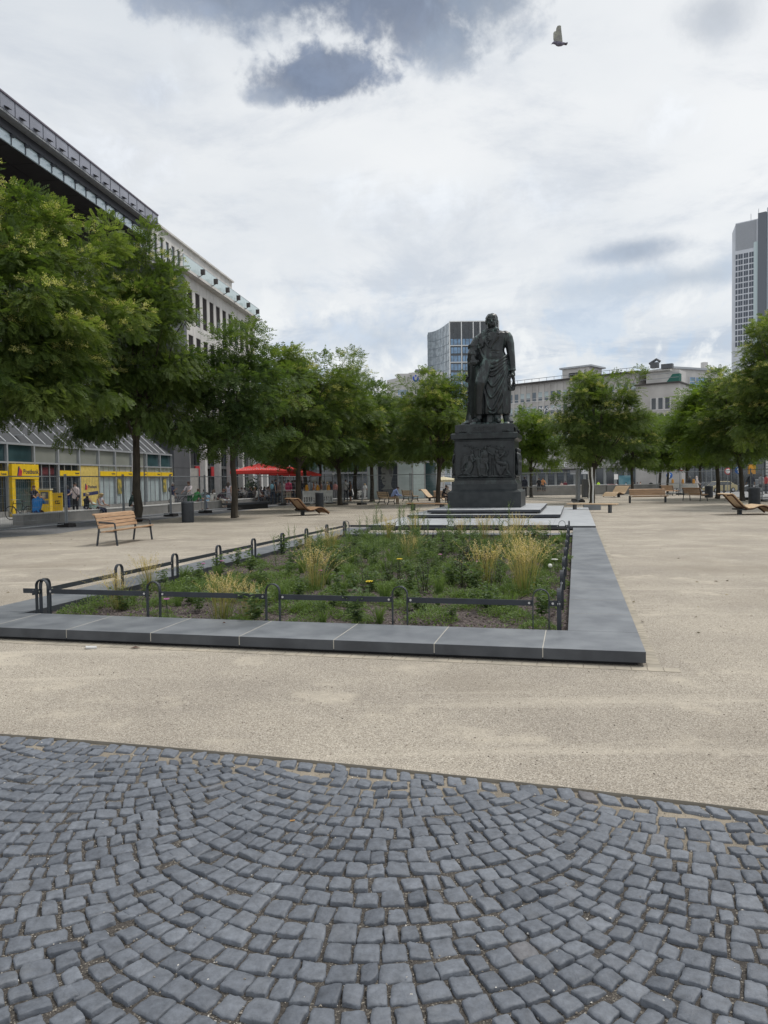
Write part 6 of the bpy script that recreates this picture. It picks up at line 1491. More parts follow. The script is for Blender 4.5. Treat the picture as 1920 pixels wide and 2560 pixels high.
def signpost(label, p, h, kind, group='road signs on posts', m=None):
    t = thing('road_sign', label, 'sign', p, 0, group); MB().tube([(0, 0, 0), (0, 0, h + .3)], .04, 8).build('post', M['steel'], t)
    if kind == 'box': MB().bx(-.35, .35, -.15, .12, h - .5, h + .5).build('panel', m, t); return t
    if kind == 'plate': MB().bx(-.3, .3, -.07, -.05, h - .4, h + .4).build('panel', m, t); return t
    if kind == 'light':
        MB().bx(-.16, .16, -.2, .06, h - .45, h + .45).build('signal_head', M['black'], t)
        g = bpy.data.materials.new('green_signal'); g.use_nodes = True; b = g.node_tree.nodes['Principled BSDF']; b.inputs['Base Color'].default_value = (.05, .8, .55, 1); b.inputs['Emission Color'].default_value = (.1, 1, .7, 1); b.inputs['Emission Strength'].default_value = 1.5
        MB().ell((0, -.2, h - .28), (.11, .04, .11)).build('green_light', g, t); return t
    y = -.06; d = MB().lathe([(0.001, -.012), (.42, -.012), (.42, .012), (.001, .012)], n=24).build('disc', M['blue_sign'] if kind == 'blue' else M['ink_red'], t, (0, y, h), (R(90), 0, 0))
    if kind == 'blue':
        MB().bx(-.05, .05, -.02, .02, -.01, .01).build('arrow', M['sign_white'], t, (0, y - .02, h - .05), (0, 0, 0)); mb = MB(); mb.bx(-.05, .05, -.012, .0, -.28, .1); mb.prism([(-.2, .05), (.2, .05), (0, .3)], 'y', -.012, 0); mb.build('arrow', M['sign_white'], t, (0, y - .016, h))
    else: MB().lathe([(0.001, -.006), (.30, -.006), (.30, .006), (.001, .006)], n=24).build('disc_centre', M['sign_white'], t, (0, y - .016, h), (R(90), 0, 0))
    return t
M['blue_sign'] = mat('blue_sign', (0.02, 0.12, 0.42), .4)
signpost('blue round arrow sign on a post left of the right trunk', base(1845, 92), 2.6, 'blue'); signpost('red ringed round sign between the two right trunks', base(1819, 95), 2.6, 'red')
signpost('red ringed round sign above the right hand white barrier', base(1703, 105), 3.4, 'red'); signpost('blue sign with green signal above the left end of the right barrier', base(1673, 100), 2.3, 'blue')
signpost('green traffic light hanging under the right crowns', base(1779, 100), 5.8, 'light'); signpost('orange box on a post beside the man in the navy shirt', base(1879, 80), 2.4, 'box', m=M['amber'])
signpost('white plate on a thin post behind the red parasols', base(1540, 120), 2.6, 'plate', m=M['sign_white'])
for px, py, lab in ((1327, 1236, 'dark bollard right of the pedestal, nearer one'), (1321, 1238, 'dark bollard right of the pedestal, beside the standing person'), (1393, 1234, 'thick dark bollard before the street wall'), (1691, 1234, 'dark bollard before the right hand white barrier'), (1810, 1236, 'dark bollard right of the leaning tree')):
    o = MB().lathe([(.075, 0), (.075, .9), (.06, .95), (.001, .96)] if 'thick' not in lab else [(.14, 0), (.14, 1.05), (.12, 1.1), (.001, 1.11)], n=14).build('bollard', M['steel_dark'], loc=G(px, py)); tag(o, lab, 'bollard', 'dark bollards')
bx_ = MB().bx(-.35, .35, -.35, .35, 0, 1.55).build('utility_box', M['clad_dark'], loc=G(1467, 1243), bevel=.02); tag(bx_, 'dark utility cabinet just left of the upright tree', 'cabinet')
# ------------------------------------------------------------------ red cafe parasols, tables and chairs
def parasol(label, p, w, m, h=2.55, rise=.75, rz=0, txt=None, group='cafe parasols'):
    t = thing('cafe_parasol', label, 'parasol', p, rz, group); MB().tube([(0, 0, 0), (0, 0, h + rise - .05)], .04, 8).build('pole', M['white_col'], t)
    mb = MB(); h2 = w / 2; n = 8; ring = [(h2 * x, h2 * y) for x, y in ((-1, -1), (0, -1), (1, -1), (1, 0), (1, 1), (0, 1), (-1, 1), (-1, 0))]
    mb.add([(0, 0, h + rise)] + [(x, y, h + (.0 if abs(x) == abs(y) else .06)) for x, y in ring], [(0, 1 + i, 1 + (i + 1) % 8) for i in range(8)])
    mb.add([(x, y, h + (.0 if abs(x) == abs(y) else .06)) for x, y in ring] + [(x, y, h - .2) for x, y in ring], [(i, (i + 1) % 8, 8 + (i + 1) % 8, 8 + i) for i in range(8)])
    o = mb.build('canopy', m, t); MB().lathe([(.12, 0), (.1, .06), (.03, .12)], (0, 0, h + rise - .05), 10).build('finial', M['white_col'], o)
    MB().lathe([(.4, 0), (.38, .1), (.05, .14)], n=14).build('stand', M['clad_dark'], t)
    if txt: text_mesh(txt, .42, .004, M['sign_white'], 'lettering', o, (0, -h2 * .93, h + .12), (R(80), 0, 0), sx=1.2)
    return t
M['red_l'] = M['red']
for i, (px, Y, w, lab) in enumerate(((650, 60, 4.2, 'large red cafe parasol with white lettering, nearest one'), (694, 66, 3.7, 'red cafe parasol, second one behind the nearest'), (724, 73, 3.7, 'red cafe parasol, third one beside the tree trunk'), (756, 82, 3.9, 'red cafe parasol, farthest one in the row'))):
    parasol(lab, base(px, Y) + Vector((0, 0, 0)), w, M['red'], 2.55, .62, FROT - R(90) + R(14), 'MueschMumm' if i == 0 else None)
parasol('cream parasol left of the pedestal behind the trunk', base(1108, 95), 3.6, mat('cream_canvas', (0.70, 0.62, 0.42), .8), 2.0, .45, .3)
def table_set(label, p, rz):
    t = thing('cafe_table', label, 'table', p, rz, 'dark cafe tables'); MB().bx(-.6, .6, -.38, .38, .71, .75).build('top', M['black'], t); MB().lathe([(.28, 0), (.26, .03), (.04, .05), (.04, .71)], n=10).build('leg', M['black'], t)
def chair(label, p, rz):
    t = thing('cafe_chair', label, 'chair', p, rz, 'dark cafe chairs'); MB().bx(-.22, .22, -.22, .22, .43, .47).build('seat', M['black'], t); MB().box((0, .22, .68), (.44, .03, .42), (R(-8), 0, 0)).build('backrest', M['black'], t)
    for x in (-.2, .2):
        for y in (-.2, .2): MB().tube([(x, y, 0), (x, y, .44)], .015, 6).build('leg', M['black'], t)
for px, Y, lab in ((603, 58.5, 'left of the second trunk'), (634, 60.5, 'under the nearest parasol'), (664, 63, 'under the second parasol')):
    p_ = base(px, Y); table_set('dark cafe table ' + lab, p_, FROT); 
    for s_, w_ in ((-1, 'its near side'), (1, 'its far side')): chair('dark cafe chair ' + lab + ' on ' + w_ + ' of the table', p_ + Vector((.15, s_ * .8, 0)), R(90) * s_ + FROT + (R(90) if s_ > 0 else R(-90)) + R(180))
pl = thing('potted_plant', 'dark potted plant between the cafe tables and the white columns', 'plant', base(632, 66)); MB().lathe([(.25, 0), (.32, .5), (.3, .52)], n=14).build('pot', M['clad_dark'], pl)
mb = MB(); q = random.Random(9)
for k in range(90):
    c = Vector((q.gauss(0, .3), q.gauss(0, .3), 1.2 + q.gauss(0, .32))); d = Vector((q.gauss(0, 1), q.gauss(0, 1), q.gauss(.2, .6))).normalized() * .25; s_ = d.orthogonal() * .3; mb.add([c - d, c + s_, c + d, c - s_], [(0, 1, 2, 3)])
mb.tube([(0, 0, .5), (0, 0, 1.2)], .03, 6); mb.build('leaves', M['leaf_deep'], pl)
# ------------------------------------------------------------------ bicycles, cars
def bicycle(label, p, rz, col=None, group='bicycles'):
    t = thing('bicycle', label, 'bicycle', p, rz, group); m = col or M['black']
    for x in (-.53, .53):
        w = MB(); w.tube([(x + .335 * math.cos(a), 0, .35 + .335 * math.sin(a)) for a in [2 * math.pi * i / 28 for i in range(29)]], .02, 6); o = w.build('wheel', M['rubber'], t)
        s_ = MB()
        for k in range(14): a = 2 * math.pi * k / 14; s_.tube([(x, 0, .35), (x + .32 * math.cos(a), 0, .35 + .32 * math.sin(a))], .003, 3)
        s_.tube([(x, -.04, .35), (x, .04, .35)], .03, 8); s_.build('spokes', M['steel'], o)
    f = MB(); BB = (-.08, 0, .30); ST = (-.20, 0, .80); HT_ = (.36, 0, .82); f.tube([BB, ST], .018, 6); f.tube([ST, HT_], .018, 6); f.tube([BB, (.39, 0, .70)], .02, 6); f.tube([BB, (-.53, 0, .35)], .012, 6); f.tube([ST, (-.53, 0, .35)], .012, 6); f.tube([(.33, 0, .95), (.42, 0, .62), (.53, 0, .35)], .016, 6); f.build('frame', m, t)
    MB().tube([(.18, -.28, 1.0), (.30, -.22, 1.02), (.34, 0, 1.0), (.30, .22, 1.02), (.18, .28, 1.0)], .014, 6).build('handlebar', M['steel'], t); s_ = MB(); s_.ell((-.24, 0, .93), (.14, .075, .04)); s_.tube([ST, (-.23, 0, .92)], .013, 6); s_.build('saddle', M['black'], t)
    c_ = MB(); c_.lathe([(.001, -.01), (.1, -.01), (.1, .01), (.001, .01)], n=14); c_.build('crank', M['steel'], t, (BB[0], 0, BB[2]), (R(90), 0, 0)); return t
bicycle('black bicycle pushed by the man before the bank portal', G(50, 1300), R(165))
for px, py, rz_, lab in ((452, 1264, 20, 'parked black bicycle left of the cyclist with the cap'), (478, 1262, 12, 'black bicycle held by the man with the cap'), (522, 1259, 25, 'black bicycle parked behind the people on the wall')): bicycle(lab, G(px, py), R(rz_))
bicycle('white bicycle leaning left of the glass pavilion', G(900, 1250), R(70), M['white_paint'])
def car(label, p, rz, col, group='cars parked along the street', L=4.1, van=False):
    t = thing('parked_car', label, 'car', p, rz, group); m = mat('car_paint', col, .3, 0, .03, coat=.6); W2 = .85
    h = 1.45 if not van else 1.9
    pr = [(-L / 2, .35), (-L / 2 + .05, .72), (-L / 2 + .75, .86), (-L / 2 + 1.35, h - .05), (-L / 2 + 1.9, h), (L / 2 - 1.1, h - .03), (L / 2 - .35, .98), (L / 2 - .02, .85), (L / 2, .38), (L / 2 - .2, .22), (-L / 2 + .2, .22)]
    b = MB(); n = len(pr)
    for w0, w1, z0 in ((W2, W2, 0),):
        def wid(z): return W2 if z < .9 else W2 - (z - .9) * .38
        vs = [(x, -wid(z), z) for x, z in pr] + [(x, wid(z), z) for x, z in pr]; b.add(vs, [tuple(range(n)), tuple(range(n, 2 * n))[::-1]] + [(i, i + n, (i + 1) % n + n, (i + 1) % n) for i in range(n)])
    b.build('body', m, t, bevel=.05)
    g = [(-L / 2 + 1.0, .93), (-L / 2 + 1.42, h - .12), (-L / 2 + 1.95, h - .08), (L / 2 - 1.15, h - .12), (L / 2 - .6, .95)]
    for s_ in (-1, 1): w = MB(); w.add([(x, s_ * (W2 - max(0, z - .9) * .38 + .006), z) for x, z in g], [tuple(range(5))]); w.build('side_window', M['glass_dark'], t)
    w = MB(); w.add([(-L / 2 + .80, -.68, .90), (-L / 2 + .80, .68, .90), (-L / 2 + 1.32, .6, h - .1), (-L / 2 + 1.32, -.6, h - .1)], [(0, 1, 2, 3)]); w.build('windscreen', M['glass_dark'], t, (-.012, 0, .012))
    for x in (-L / 2 + .78, L / 2 - .78):
        for s_ in (-1, 1): o = MB().lathe([(.001, -.1), (.31, -.1), (.31, .1), (.001, .1)], n=18).build('wheel', M['rubber'], t, (x, s_ * (W2 - .08), .31), (R(90), 0, 0)); MB().lathe([(.001, -.012), (.2, -.012), (.2, .012), (.001, .012)], n=14).build('rim', M['alu'], o, (0, 0, s_ * -.1))
    for s_ in (-1, 1): MB().ell((-L / 2 + .08, s_ * .6, .66), (.07, .16, .09)).build('headlight', M['sign_white'], t)
    return t
for px, Y, rz_, col, lab in ((1431, 128, 8, (.75, .75, .76), 'white car behind the street wall, left of the fence uprights'), (1385, 132, 5, (.05, .06, .08), 'dark blue car behind the street wall'), (1345, 136, 5, (.02, .02, .022), 'black car nearest the pedestal behind the wall'), (1500, 128, 10, (.25, .28, .32), 'grey car behind the person in the yellow vest'), (1526, 130, 8, (.18, .02, .025), 'dark red car before the shop windows'), (1800, 98, 15, (.45, .38, .20), 'pale gold car between the right trunks'), (1765, 104, 12, (.04, .045, .05), 'dark car behind the right hand litter bin'), (1908, 88, 20, (.08, .09, .10), 'dark car at the right picture edge')): car(lab, base(px, Y), R(rz_), col)
t = thing('motor_scooter', 'white motor scooter parked behind the left fence near the pavilion', 'scooter', base(889, 84), R(170)); sc_ = MB(); sc_.ell((-.35, 0, .55), (.42, .2, .28)); sc_.bx(-.2, .35, -.17, .17, .25, .35); sc_.tube([(.35, 0, .3), (.48, 0, .95)], [.16, .12], 10); sc_.build('body', M['white_paint'], t)
for x in (-.55, .6): MB().lathe([(.001, -.05), (.22, -.05), (.22, .05), (.001, .05)], n=16).build('wheel', M['rubber'], t, (x, 0, .22), (R(90), 0, 0))
MB().ell((-.35, 0, .82), (.35, .15, .07)).build('saddle', M['black'], t); MB().tube([(.4, -.3, 1.02), (.48, 0, 1.0), (.4, .3, 1.02)], .02, 6).build('handlebar', M['black'], t)
t = thing('pram', 'black baby pram beside the street behind the long wooden bench', 'pram', base(1622, 88), R(20)); mb = MB(); mb.ell((0, 0, .75), (.5, .27, .24)); mb.ell((.28, 0, .95), (.28, .27, .3)); mb.build('carrycot', M['black'], t); mb = MB(); mb.tube([(-.35, 0, .6), (.3, 0, .2)], .02, 6); mb.tube([(.3, 0, .6), (-.3, 0, .2)], .02, 6); mb.tube([(-.75, 0, 1.05), (-.3, 0, .62)], .02, 6); mb.tube([(-.45, 0, .75), (-.75, 0, 1.05)], .02, 6); mb.build('frame', M['steel'], t)
for x in (-.35, .35):
    for y in (-.25, .25): MB().lathe([(.001, -.02), (.17, -.02), (.17, .02), (.001, .02)], n=14).build('wheel', M['rubber'], t, (x, y, .17), (R(90), 0, 0))
# small things on the ground
o = MB().box((0, 0, .012), (.11, .07, .014), (.05, .1, .4)).build('paper_scrap', mat('grey_paper', (.55, .55, .54), .8), loc=G(228, 1621)); tag(o, 'crumpled white paper scrap on the gravel before the kerb', 'litter')
o = MB().tube([(-.013, 0, .008), (.013, .005, .009)], .0042, 8).build('cigarette_end', mat('cork_tip', (0.48, 0.27, 0.10), .8), loc=G(731, 2056, .0)); tag(o, 'orange cigarette end lying on the cobbles', 'litter')
for i, (px, py, s_) in enumerate(((337, 1622, .05), (440, 1602, .03), (560, 1560, .02))):
    mb = MB(); mb.add([(-s_, 0, .01), (0, s_ * .5, .025), (s_ * 1.2, 0, .012), (0, -s_ * .5, .018)], [(0, 1, 2, 3)]); tag(mb.build('dry_leaf', M['wood_dark'], loc=G(px, py, .141 if i == 2 else 0)), ['dry brown leaf on the gravel right of the paper scrap', 'small dry leaf beside the foot of the kerb', 'tiny dry leaf lying on the front kerb'][i], 'leaf')
# ================================================================== people
SK = {}
def skin_mat(name, c): SK[name] = mat('skin_' + name, c, .55, 0, .06, 6); return SK[name]
skin_mat('light', (0.50, 0.30, 0.22)); skin_mat('tan', (0.36, 0.20, 0.13)); skin_mat('brown', (0.14, 0.075, 0.05))
_cl = {}
def cloth(c):
    k = tuple(round(x, 3) for x in c)
    if k not in _cl: _cl[k] = mat('cloth', c, .85, 0, .14, 9, 4, bump=.35, bscale=14)
    return _cl[k]
HAIRC = {'dark': (0.02, 0.014, 0.01), 'brown': (0.07, 0.04, 0.022), 'blond': (0.52, 0.38, 0.17), 'grey': (0.30, 0.29, 0.28), 'red': (0.16, 0.06, 0.03)}
_hm = {k: mat('hair_' + k, v, .55, 0, .25, 14, 5, bump=.4, bscale=30) for k, v in HAIRC.items()}
def _rot(v, ax, a): return Matrix.Rotation(a, 3, ax) @ v
def pose_joints(P, H):
    """P: dict of angles (deg); person faces -y, x is the person's left as seen by the viewer facing them"""
    h = H / 1.75; J = {}
    lean = R(P.get('lean', 0)); turn = R(P.get('headturn', 0)); nod = R(P.get('nod', 0))
    hipz = P.get('hip', .93) * h; J['pelvis'] = Vector((0, 0, hipz))
    def up(d, a): return Vector((0, -math.sin(a) * d, math.cos(a) * d))
    J['spine'] = J['pelvis'] + up(.22 * h, lean * .6); J['chest'] = J['spine'] + up(.24 * h, lean); J['neck'] = J['chest'] + up(.10 * h, lean)
    J['head0'] = J['neck'] + up(.075 * h, lean * .6 + nod * .5); J['head'] = J['head0'] + up(.10 * h, lean * .3 + nod); J['crown'] = J['head'] + up(.085 * h, lean * .3 + nod)
    for s_, n in ((1, 'l'), (-1, 'r')):
        sh = J['chest'] + Vector((s_ * .175 * h * P.get('wide', 1), 0, 0)) + up(.035 * h, lean); J['sh_' + n] = sh
        a = P.get('arm_' + n, (5, 8, 12))      # forward swing, out, elbow bend
        d = Vector((0, 0, -1)); d = _rot(d, 'X', -R(a[0])); d = _rot(d, 'Y', -R(a[1]) * s_); el = sh + d * .285 * h; J['el_' + n] = el
        d2 = _rot(Vector((0, 0, -1)), 'X', -R(a[0] + a[2])); d2 = _rot(d2, 'Y', R((a[3] if len(a) > 3 else -a[1] * .5)) * s_); wr = el + d2 * .25 * h; J['wr_' + n] = wr; J['ha_' + n] = wr + d2 * .09 * h; J['hd_' + n] = d2
        hp = J['pelvis'] + Vector((s_ * .095 * h, 0, -.03 * h)); J['hip_' + n] = hp
        l_ = P.get('leg_' + n, (2, 2, 4)); d = _rot(Vector((0, 0, -1)), 'X', -R(l_[0])); d = _rot(d, 'Y', -R(l_[1]) * s_); kn = hp + d * .43 * h; J['kn_' + n] = kn
        d = _rot(Vector((0, 0, -1)), 'X', -R(l_[0] - l_[2])); d = _rot(d, 'Y', -R(l_[1] * .3) * s_); an = kn + d * .41 * h; J['an_' + n] = an
        f = Vector((s_ * .03, -1, -.18)).normalized(); J['toe_' + n] = an + f * .16 * h + Vector((0, 0, -.035 * h)); J['heel_' + n] = an + Vector((0, .035 * h, -.05 * h))
    return J, h
def person(label, loc, rz, P, H=1.72, skin='light', shirt=(.5, .5, .5), pants=(.03, .04, .08), shoes=(.05, .05, .05), hair='brown', sleeve='short', leg='long', longhair=False, fat=1.0, hat=None, bag=None, glasses=False, group='people on the square', dress=False, bald=False, scarf=None):
    t = thing('person', label, 'person', loc, rz, group); J, h = pose_joints(P, H); f = fat
    V_, E_, Rr = [], [], []
    def add(p, r, par=None):
        V_.append(tuple(p)); Rr.append((r * h, r * h) if not isinstance(r, tuple) else (r[0] * h, r[1] * h)); i = len(V_) - 1
        if par is not None: E_.append((par, i))
        return i
    pe = add(J['pelvis'], (.135 * f, .11 * f)); sp = add(J['spine'], (.125 * f, .095 * f), pe); ch = add(J['chest'], (.15 * f ** .5, .105 * f ** .5), sp); nk = add(J['neck'], .06, ch); h0 = add(J['head0'], .058, nk); hd = add(J['head'], (.078, .093), h0); cr = add(J['crown'], (.06, .07), hd)
    seg = [('torso', J['pelvis'] + Vector((0, 0, -.02)), J['neck'] + (J['chest'] - J['neck']) * .25, .14), ('skin', J['neck'], J['crown'], .07)]
    for n in 'lr':
        a = add(J['sh_' + n], .062 * f ** .4, ch); b = add(J['el_' + n], .043 * f ** .4, a); c = add(J['wr_' + n], .029, b); d = add(J['ha_' + n] - J['hd_' + n] * .04 * h, (.036, .022), c)
        seg += [('upper', J['sh_' + n], J['el_' + n], .055), ('fore', J['el_' + n], J['wr_' + n], .035), ('skin', J['wr_' + n] + J['hd_' + n] * .02, J['ha_' + n], .03)]
        a = add(J['hip_' + n], .088 * f ** .6, pe); b = add(J['kn_' + n], .058, a); c = add(J['an_' + n], .040, b); d = add(J['toe_' + n], (.035, .025), c); e = add(J['heel_' + n], .034, c)
        seg += [('thigh', J['hip_' + n], J['kn_' + n], .075), ('shin', J['kn_' + n], J['an_' + n], .05), ('foot', J['an_' + n] - Vector((0, 0, .02)), J['toe_' + n], .035)]
    me = bpy.data.meshes.new('body'); me.from_pydata(V_, E_, []); o = link('temporary', me); sm_ = o.modifiers.new('s', 'SKIN'); sm_.use_smooth_shade = True
    for i, sv in enumerate(me.skin_vertices[0].data): sv.radius = Rr[i]; sv.use_root = (i == 0)
    ss = o.modifiers.new('sub', 'SUBSURF'); ss.levels = 1; body = evaluated(o, 'body'); bpy.data.objects.remove(o); bpy.data.meshes.remove(me)
    body.materials.clear(); body.materials.append(SK[skin])
    co = np.array([v.co for v in body.vertices]); no = np.array([v.normal for v in body.vertices])
    fc = np.array([p.center for p in body.polygons]); best = np.full(len(fc), 9e9); zone = np.array(['torso'] * len(fc), dtype=object)
    for z, a, b, r in seg:
        a, b = np.array(a), np.array(b); d = b - a; tt = np.clip(((fc - a) @ d) / (d @ d), 0, 1); ds = np.linalg.norm(fc - (a + tt[:, None] * d), axis=1) / (r * h)
        k = ds < best; best[k] = ds[k]; zone[k] = z
    # hands: four fingers and a thumb, and a face, grown into the same mesh
    fb = MB()
    for n, s_ in (('l', 1), ('r', -1)):
        w, d = J['ha_' + n], J['hd_' + n]; sd = Vector((0, -1, 0)); sd = (sd - d * sd.dot(d)); sd = sd.normalized() if sd.length > .1 else Vector((1, 0, 0)); cu = d.cross(sd) * (.35 * s_)
        for k, L_ in enumerate((.062, .07, .066, .052)):
            b = w - d * .02 * h + sd * (.026 - .017 * k) * h; fb.tube([b, b + (d * .6 + cu * .35) * L_ * h, b + (d * .95 + cu) * L_ * h], [.0085 * h, .0078 * h, .006 * h], 5)
        b = w - d * .075 * h + sd * .022 * h; fb.tube([b, b + (d * .55 + sd * .8) * .03 * h, b + (d * 1.0 + sd * .8) * .055 * h], [.010 * h, .009 * h, .007 * h], 5)
    hq = (J['crown'] - J['head0']).normalized(); tq = R(P.get('headturn', 0)); fw = Vector((math.sin(tq), -math.cos(tq), 0)); fw = (fw - hq * fw.dot(hq)).normalized(); rt = hq.cross(fw)
    hc = J['head']; fb.tube([hc + fw * .088 * h + hq * .012 * h, hc + fw * .108 * h - hq * .018 * h, hc + fw * .085 * h - hq * .026 * h], [.009 * h, .013 * h, .012 * h], 6)
    for s_ in (-1, 1): fb.ell(hc + rt * s_ * .078 * h - hq * .005 * h, (.012 * h, .02 * h, .03 * h), 6, 5)
    fb.ell(hc + fw * .062 * h - hq * .055 * h, (.036 * h, .032 * h, .028 * h), 8, 6); fb.ell(hc + fw * .083 * h - hq * .043 * h, (.02 * h, .01 * h, .007 * h), 6, 5)
    nv = len(co); V2 = np.concatenate([co, np.array(fb.v)]); polys = [tuple(p.vertices) for p in body.polygons] + [tuple(i + nv for i in f_) for f_ in fb.f]
    b2 = bpy.data.meshes.new('body'); b2.from_pydata([tuple(v) for v in V2], [], polys); b2.materials.append(SK[skin]); b2.polygons.foreach_set('use_smooth', np.ones(len(polys), bool)); link('body', b2, t)
    def garment(name, mask, m, push):
        idx = np.where(mask)[0]
        if len(idx) == 0: return
        ps = [tuple(body.polygons[i].vertices) for i in idx]; us = sorted({v for p in ps for v in p}); mp = {v: i for i, v in enumerate(us)}
        g = bpy.data.meshes.new(name); pz = push * h
        q = nrg.normal(0, .003, len(us))
        g.from_pydata([tuple(co[v] + no[v] * (pz + q[i])) for i, v in enumerate(us)], [], [tuple(mp[v] for v in p) for p in ps]); g.materials.append(m); g.polygons.foreach_set('use_smooth', np.ones(len(ps), bool)); return link(name, g, t)
    kn_z = lambda i: fc[i]
    top = (zone == 'torso')
    if sleeve in ('short', 'long'): top |= (zone == 'upper')
    if sleeve == 'long': top |= (zone == 'fore')
    garment('shirt', top & ~((zone == 'torso') & (fc[:, 2] < J['pelvis'].z - .03 * h) & (not dress)), cloth(shirt), .014)
    tr = (zone == 'thigh') | ((zone == 'torso') & (fc[:, 2] < J['pelvis'].z + .05 * h))
    if leg == 'long': tr |= (zone == 'shin')
    garment('trousers' if leg == 'long' else 'shorts', tr, cloth(pants), .012)
    for n in 'lr': MB().tube([J['heel_' + n] + Vector((0, .0, -.01 * h)), J['an_' + n] + Vector((0, -.05, -.045)) * h, J['toe_' + n] + Vector((0, -.01, .0)) * h], [.038 * h, .042 * h, .03 * h], 8).build('shoe', cloth(shoes), t)
    if not bald:
        hb = MB(); hb.ell(hc + hq * .025 * h - fw * .018 * h, (.088 * h, .098 * h, .088 * h), 14, 10); hb.ell(hc - fw * .05 * h - hq * .01 * h, (.075 * h, .055 * h, .08 * h), 12, 8); hb.ell(hc + hq * .075 * h + fw * .045 * h, (.06 * h, .045 * h, .03 * h), 10, 7)
        if longhair:
            hb.tube([hc + hq * .03 * h - fw * .06 * h, hc - hq * .08 * h - fw * .085 * h, hc - hq * .20 * h - fw * .09 * h, hc - hq * .30 * h - fw * .08 * h], [.075 * h, .085 * h, .07 * h, .03 * h], 10, flat=(1.25, .6))
            for s_ in (-1, 1): hb.tube([hc + hq * .02 * h + rt * s_ * .07 * h, hc - hq * .08 * h + rt * s_ * .085 * h - fw * .02 * h, hc - hq * .18 * h + rt * s_ * .08 * h - fw * .04 * h], [.035 * h, .035 * h, .015 * h], 8)
        hb.build('hair', _hm[hair], t)
    if scarf: sb = MB(); sb.ell(hc + hq * .01 * h - fw * .015 * h, (.10 * h, .108 * h, .12 * h), 14, 10); sb.ell(hc - hq * .14 * h, (.13 * h, .12 * h, .08 * h), 12, 8); sb.build('headscarf', cloth(scarf), t)
    if hat: hb = MB(); hb.ell(hc + hq * .065 * h, (.092 * h, .10 * h, .05 * h), 14, 8); hb.ell(hc + hq * .055 * h + fw * .11 * h, (.06 * h, .06 * h, .010 * h), 10, 6); hb.build('cap', cloth(hat), t)
    if glasses: gb = MB(); gb.tube([hc + fw * .098 * h - rt * .03 * h + hq * .012 * h, hc + fw * .098 * h + rt * .03 * h + hq * .012 * h], .004 * h, 5); [gb.ell(hc + fw * .092 * h + rt * s_ * .032 * h + hq * .012 * h, (.026 * h, .012 * h, .018 * h), 8, 6) for s_ in (-1, 1)]; gb.build('sunglasses', M['black'], t)
    if dress:
        z0 = J['pelvis'].z + .06 * h; zl = dress if not isinstance(dress, bool) else .48; db = MB(); db.lathe([(.125 * h, z0), (.165 * h, z0 - .12 * h), (.19 * h, z0 - .3 * h), (.215 * h, max(.1, z0 - zl * h))], n=16, cap=False); db.build('skirt', cloth(pants if leg != 'long' else shirt), t)
    if bag:
        kind_, c = bag; q = thing_bag = MB()
        if kind_ == 'pack': q.ell(J['chest'] + Vector((0, .17, -.09)) * h, (.14 * h, .085 * h, .20 * h), 12, 8)
        else:
            q.ell(J['hip_l'] + Vector((.13, -.02, .10)) * h, (.05 * h, .12 * h, .10 * h), 10, 8); q.tube([J['sh_r'] + Vector((.02, -.09, .05)), J['chest'] + Vector((0, -.13, -.08)) * h, J['hip_l'] + Vector((.10, -.08, .12)) * h], .014 * h, 6)
        o = q.build('backpack' if kind_ == 'pack' else 'shoulder_bag', cloth(c)); o.location = loc; o.rotation_euler = (0, 0, rz)
        tag(o, ('backpack worn by the ' if kind_ == 'pack' else 'shoulder bag carried by the ') + label, 'bag') if False else None
        o.parent = t; o.location = (0, 0, 0); o.rotation_euler = (0, 0, 0)
    return t
STAND = dict(arm_l=(4, 7, 14), arm_r=(2, 7, 10)); WALK = dict(arm_l=(22, 6, 22), arm_r=(-18, 6, 12), leg_l=(-16, 2, 14), leg_r=(20, 2, 6)); PHONE = dict(arm_l=(8, 6, 10), arm_r=(30, 8, 95), nod=18)
SIT = dict(hip=.50, lean=14, leg_l=(86, 6, 88), leg_r=(82, 8, 84), arm_l=(28, 8, 50), arm_r=(26, 10, 55), nod=12); SITLEAN = dict(SIT, lean=34, nod=20, arm_l=(22, 6, 50), arm_r=(18, 6, 58)); SITX = dict(SIT, leg_l=(84, 2, 30), leg_r=(80, 4, 80), lean=20)
AWAY = R(180)
wallP = lambda px, py=None: on_line(px, uv(SWU - .28, 21.6), uv(SWU - .1, 55))
def seated(label, px, rz, P=SIT, seat=.47, **k):
    p = wallP(px); return person(label, (p.x, p.y, seat - .44), rz, dict(P), **k)
FACE_L = FROT + R(90)      # towards the bank
# by the bank
person('person in dark T-shirt pushing a black bicycle before the yellow portal', G(66, 1296) + Vector((.1, .6, 0)), R(62), dict(WALK, lean=12, arm_l=(40, 6, 25), arm_r=(42, 6, 20)), 1.7, shirt=(.012, .014, .03), pants=(.06, .06, .065), hair='red')
seated('heavy man in a bright blue polo shirt sitting on the seat wall', 92, R(-60) + R(180) + R(65), dict(SIT, lean=20, nod=14, arm_r=(60, 6, 100), arm_l=(20, 6, 30)), shirt=(.02, .20, .55), pants=(.02, .04, .14), H=1.82, fat=1.3, hair='brown', bald=True)
person('person in navy blue dress clothes standing with back turned behind the fence post', base(166, 44.5), R(170), dict(PHONE), 1.66, shirt=(.012, .02, .085), pants=(.015, .03, .12), leg='short', sleeve='long', hair='dark', longhair=True, bag=('pack', (.01, .012, .03)))
person('man in a pink white shirt and sunglasses with a black shoulder strap', base(187, 44.0), R(-12), dict(STAND, headturn=-15, arm_r=(25, 6, 50)), 1.82, shirt=(.66, .56, .55), pants=(.012, .012, .015), hair='dark', sleeve='short', glasses=True, bag=('side', (.01, .01, .012)), fat=1.1)
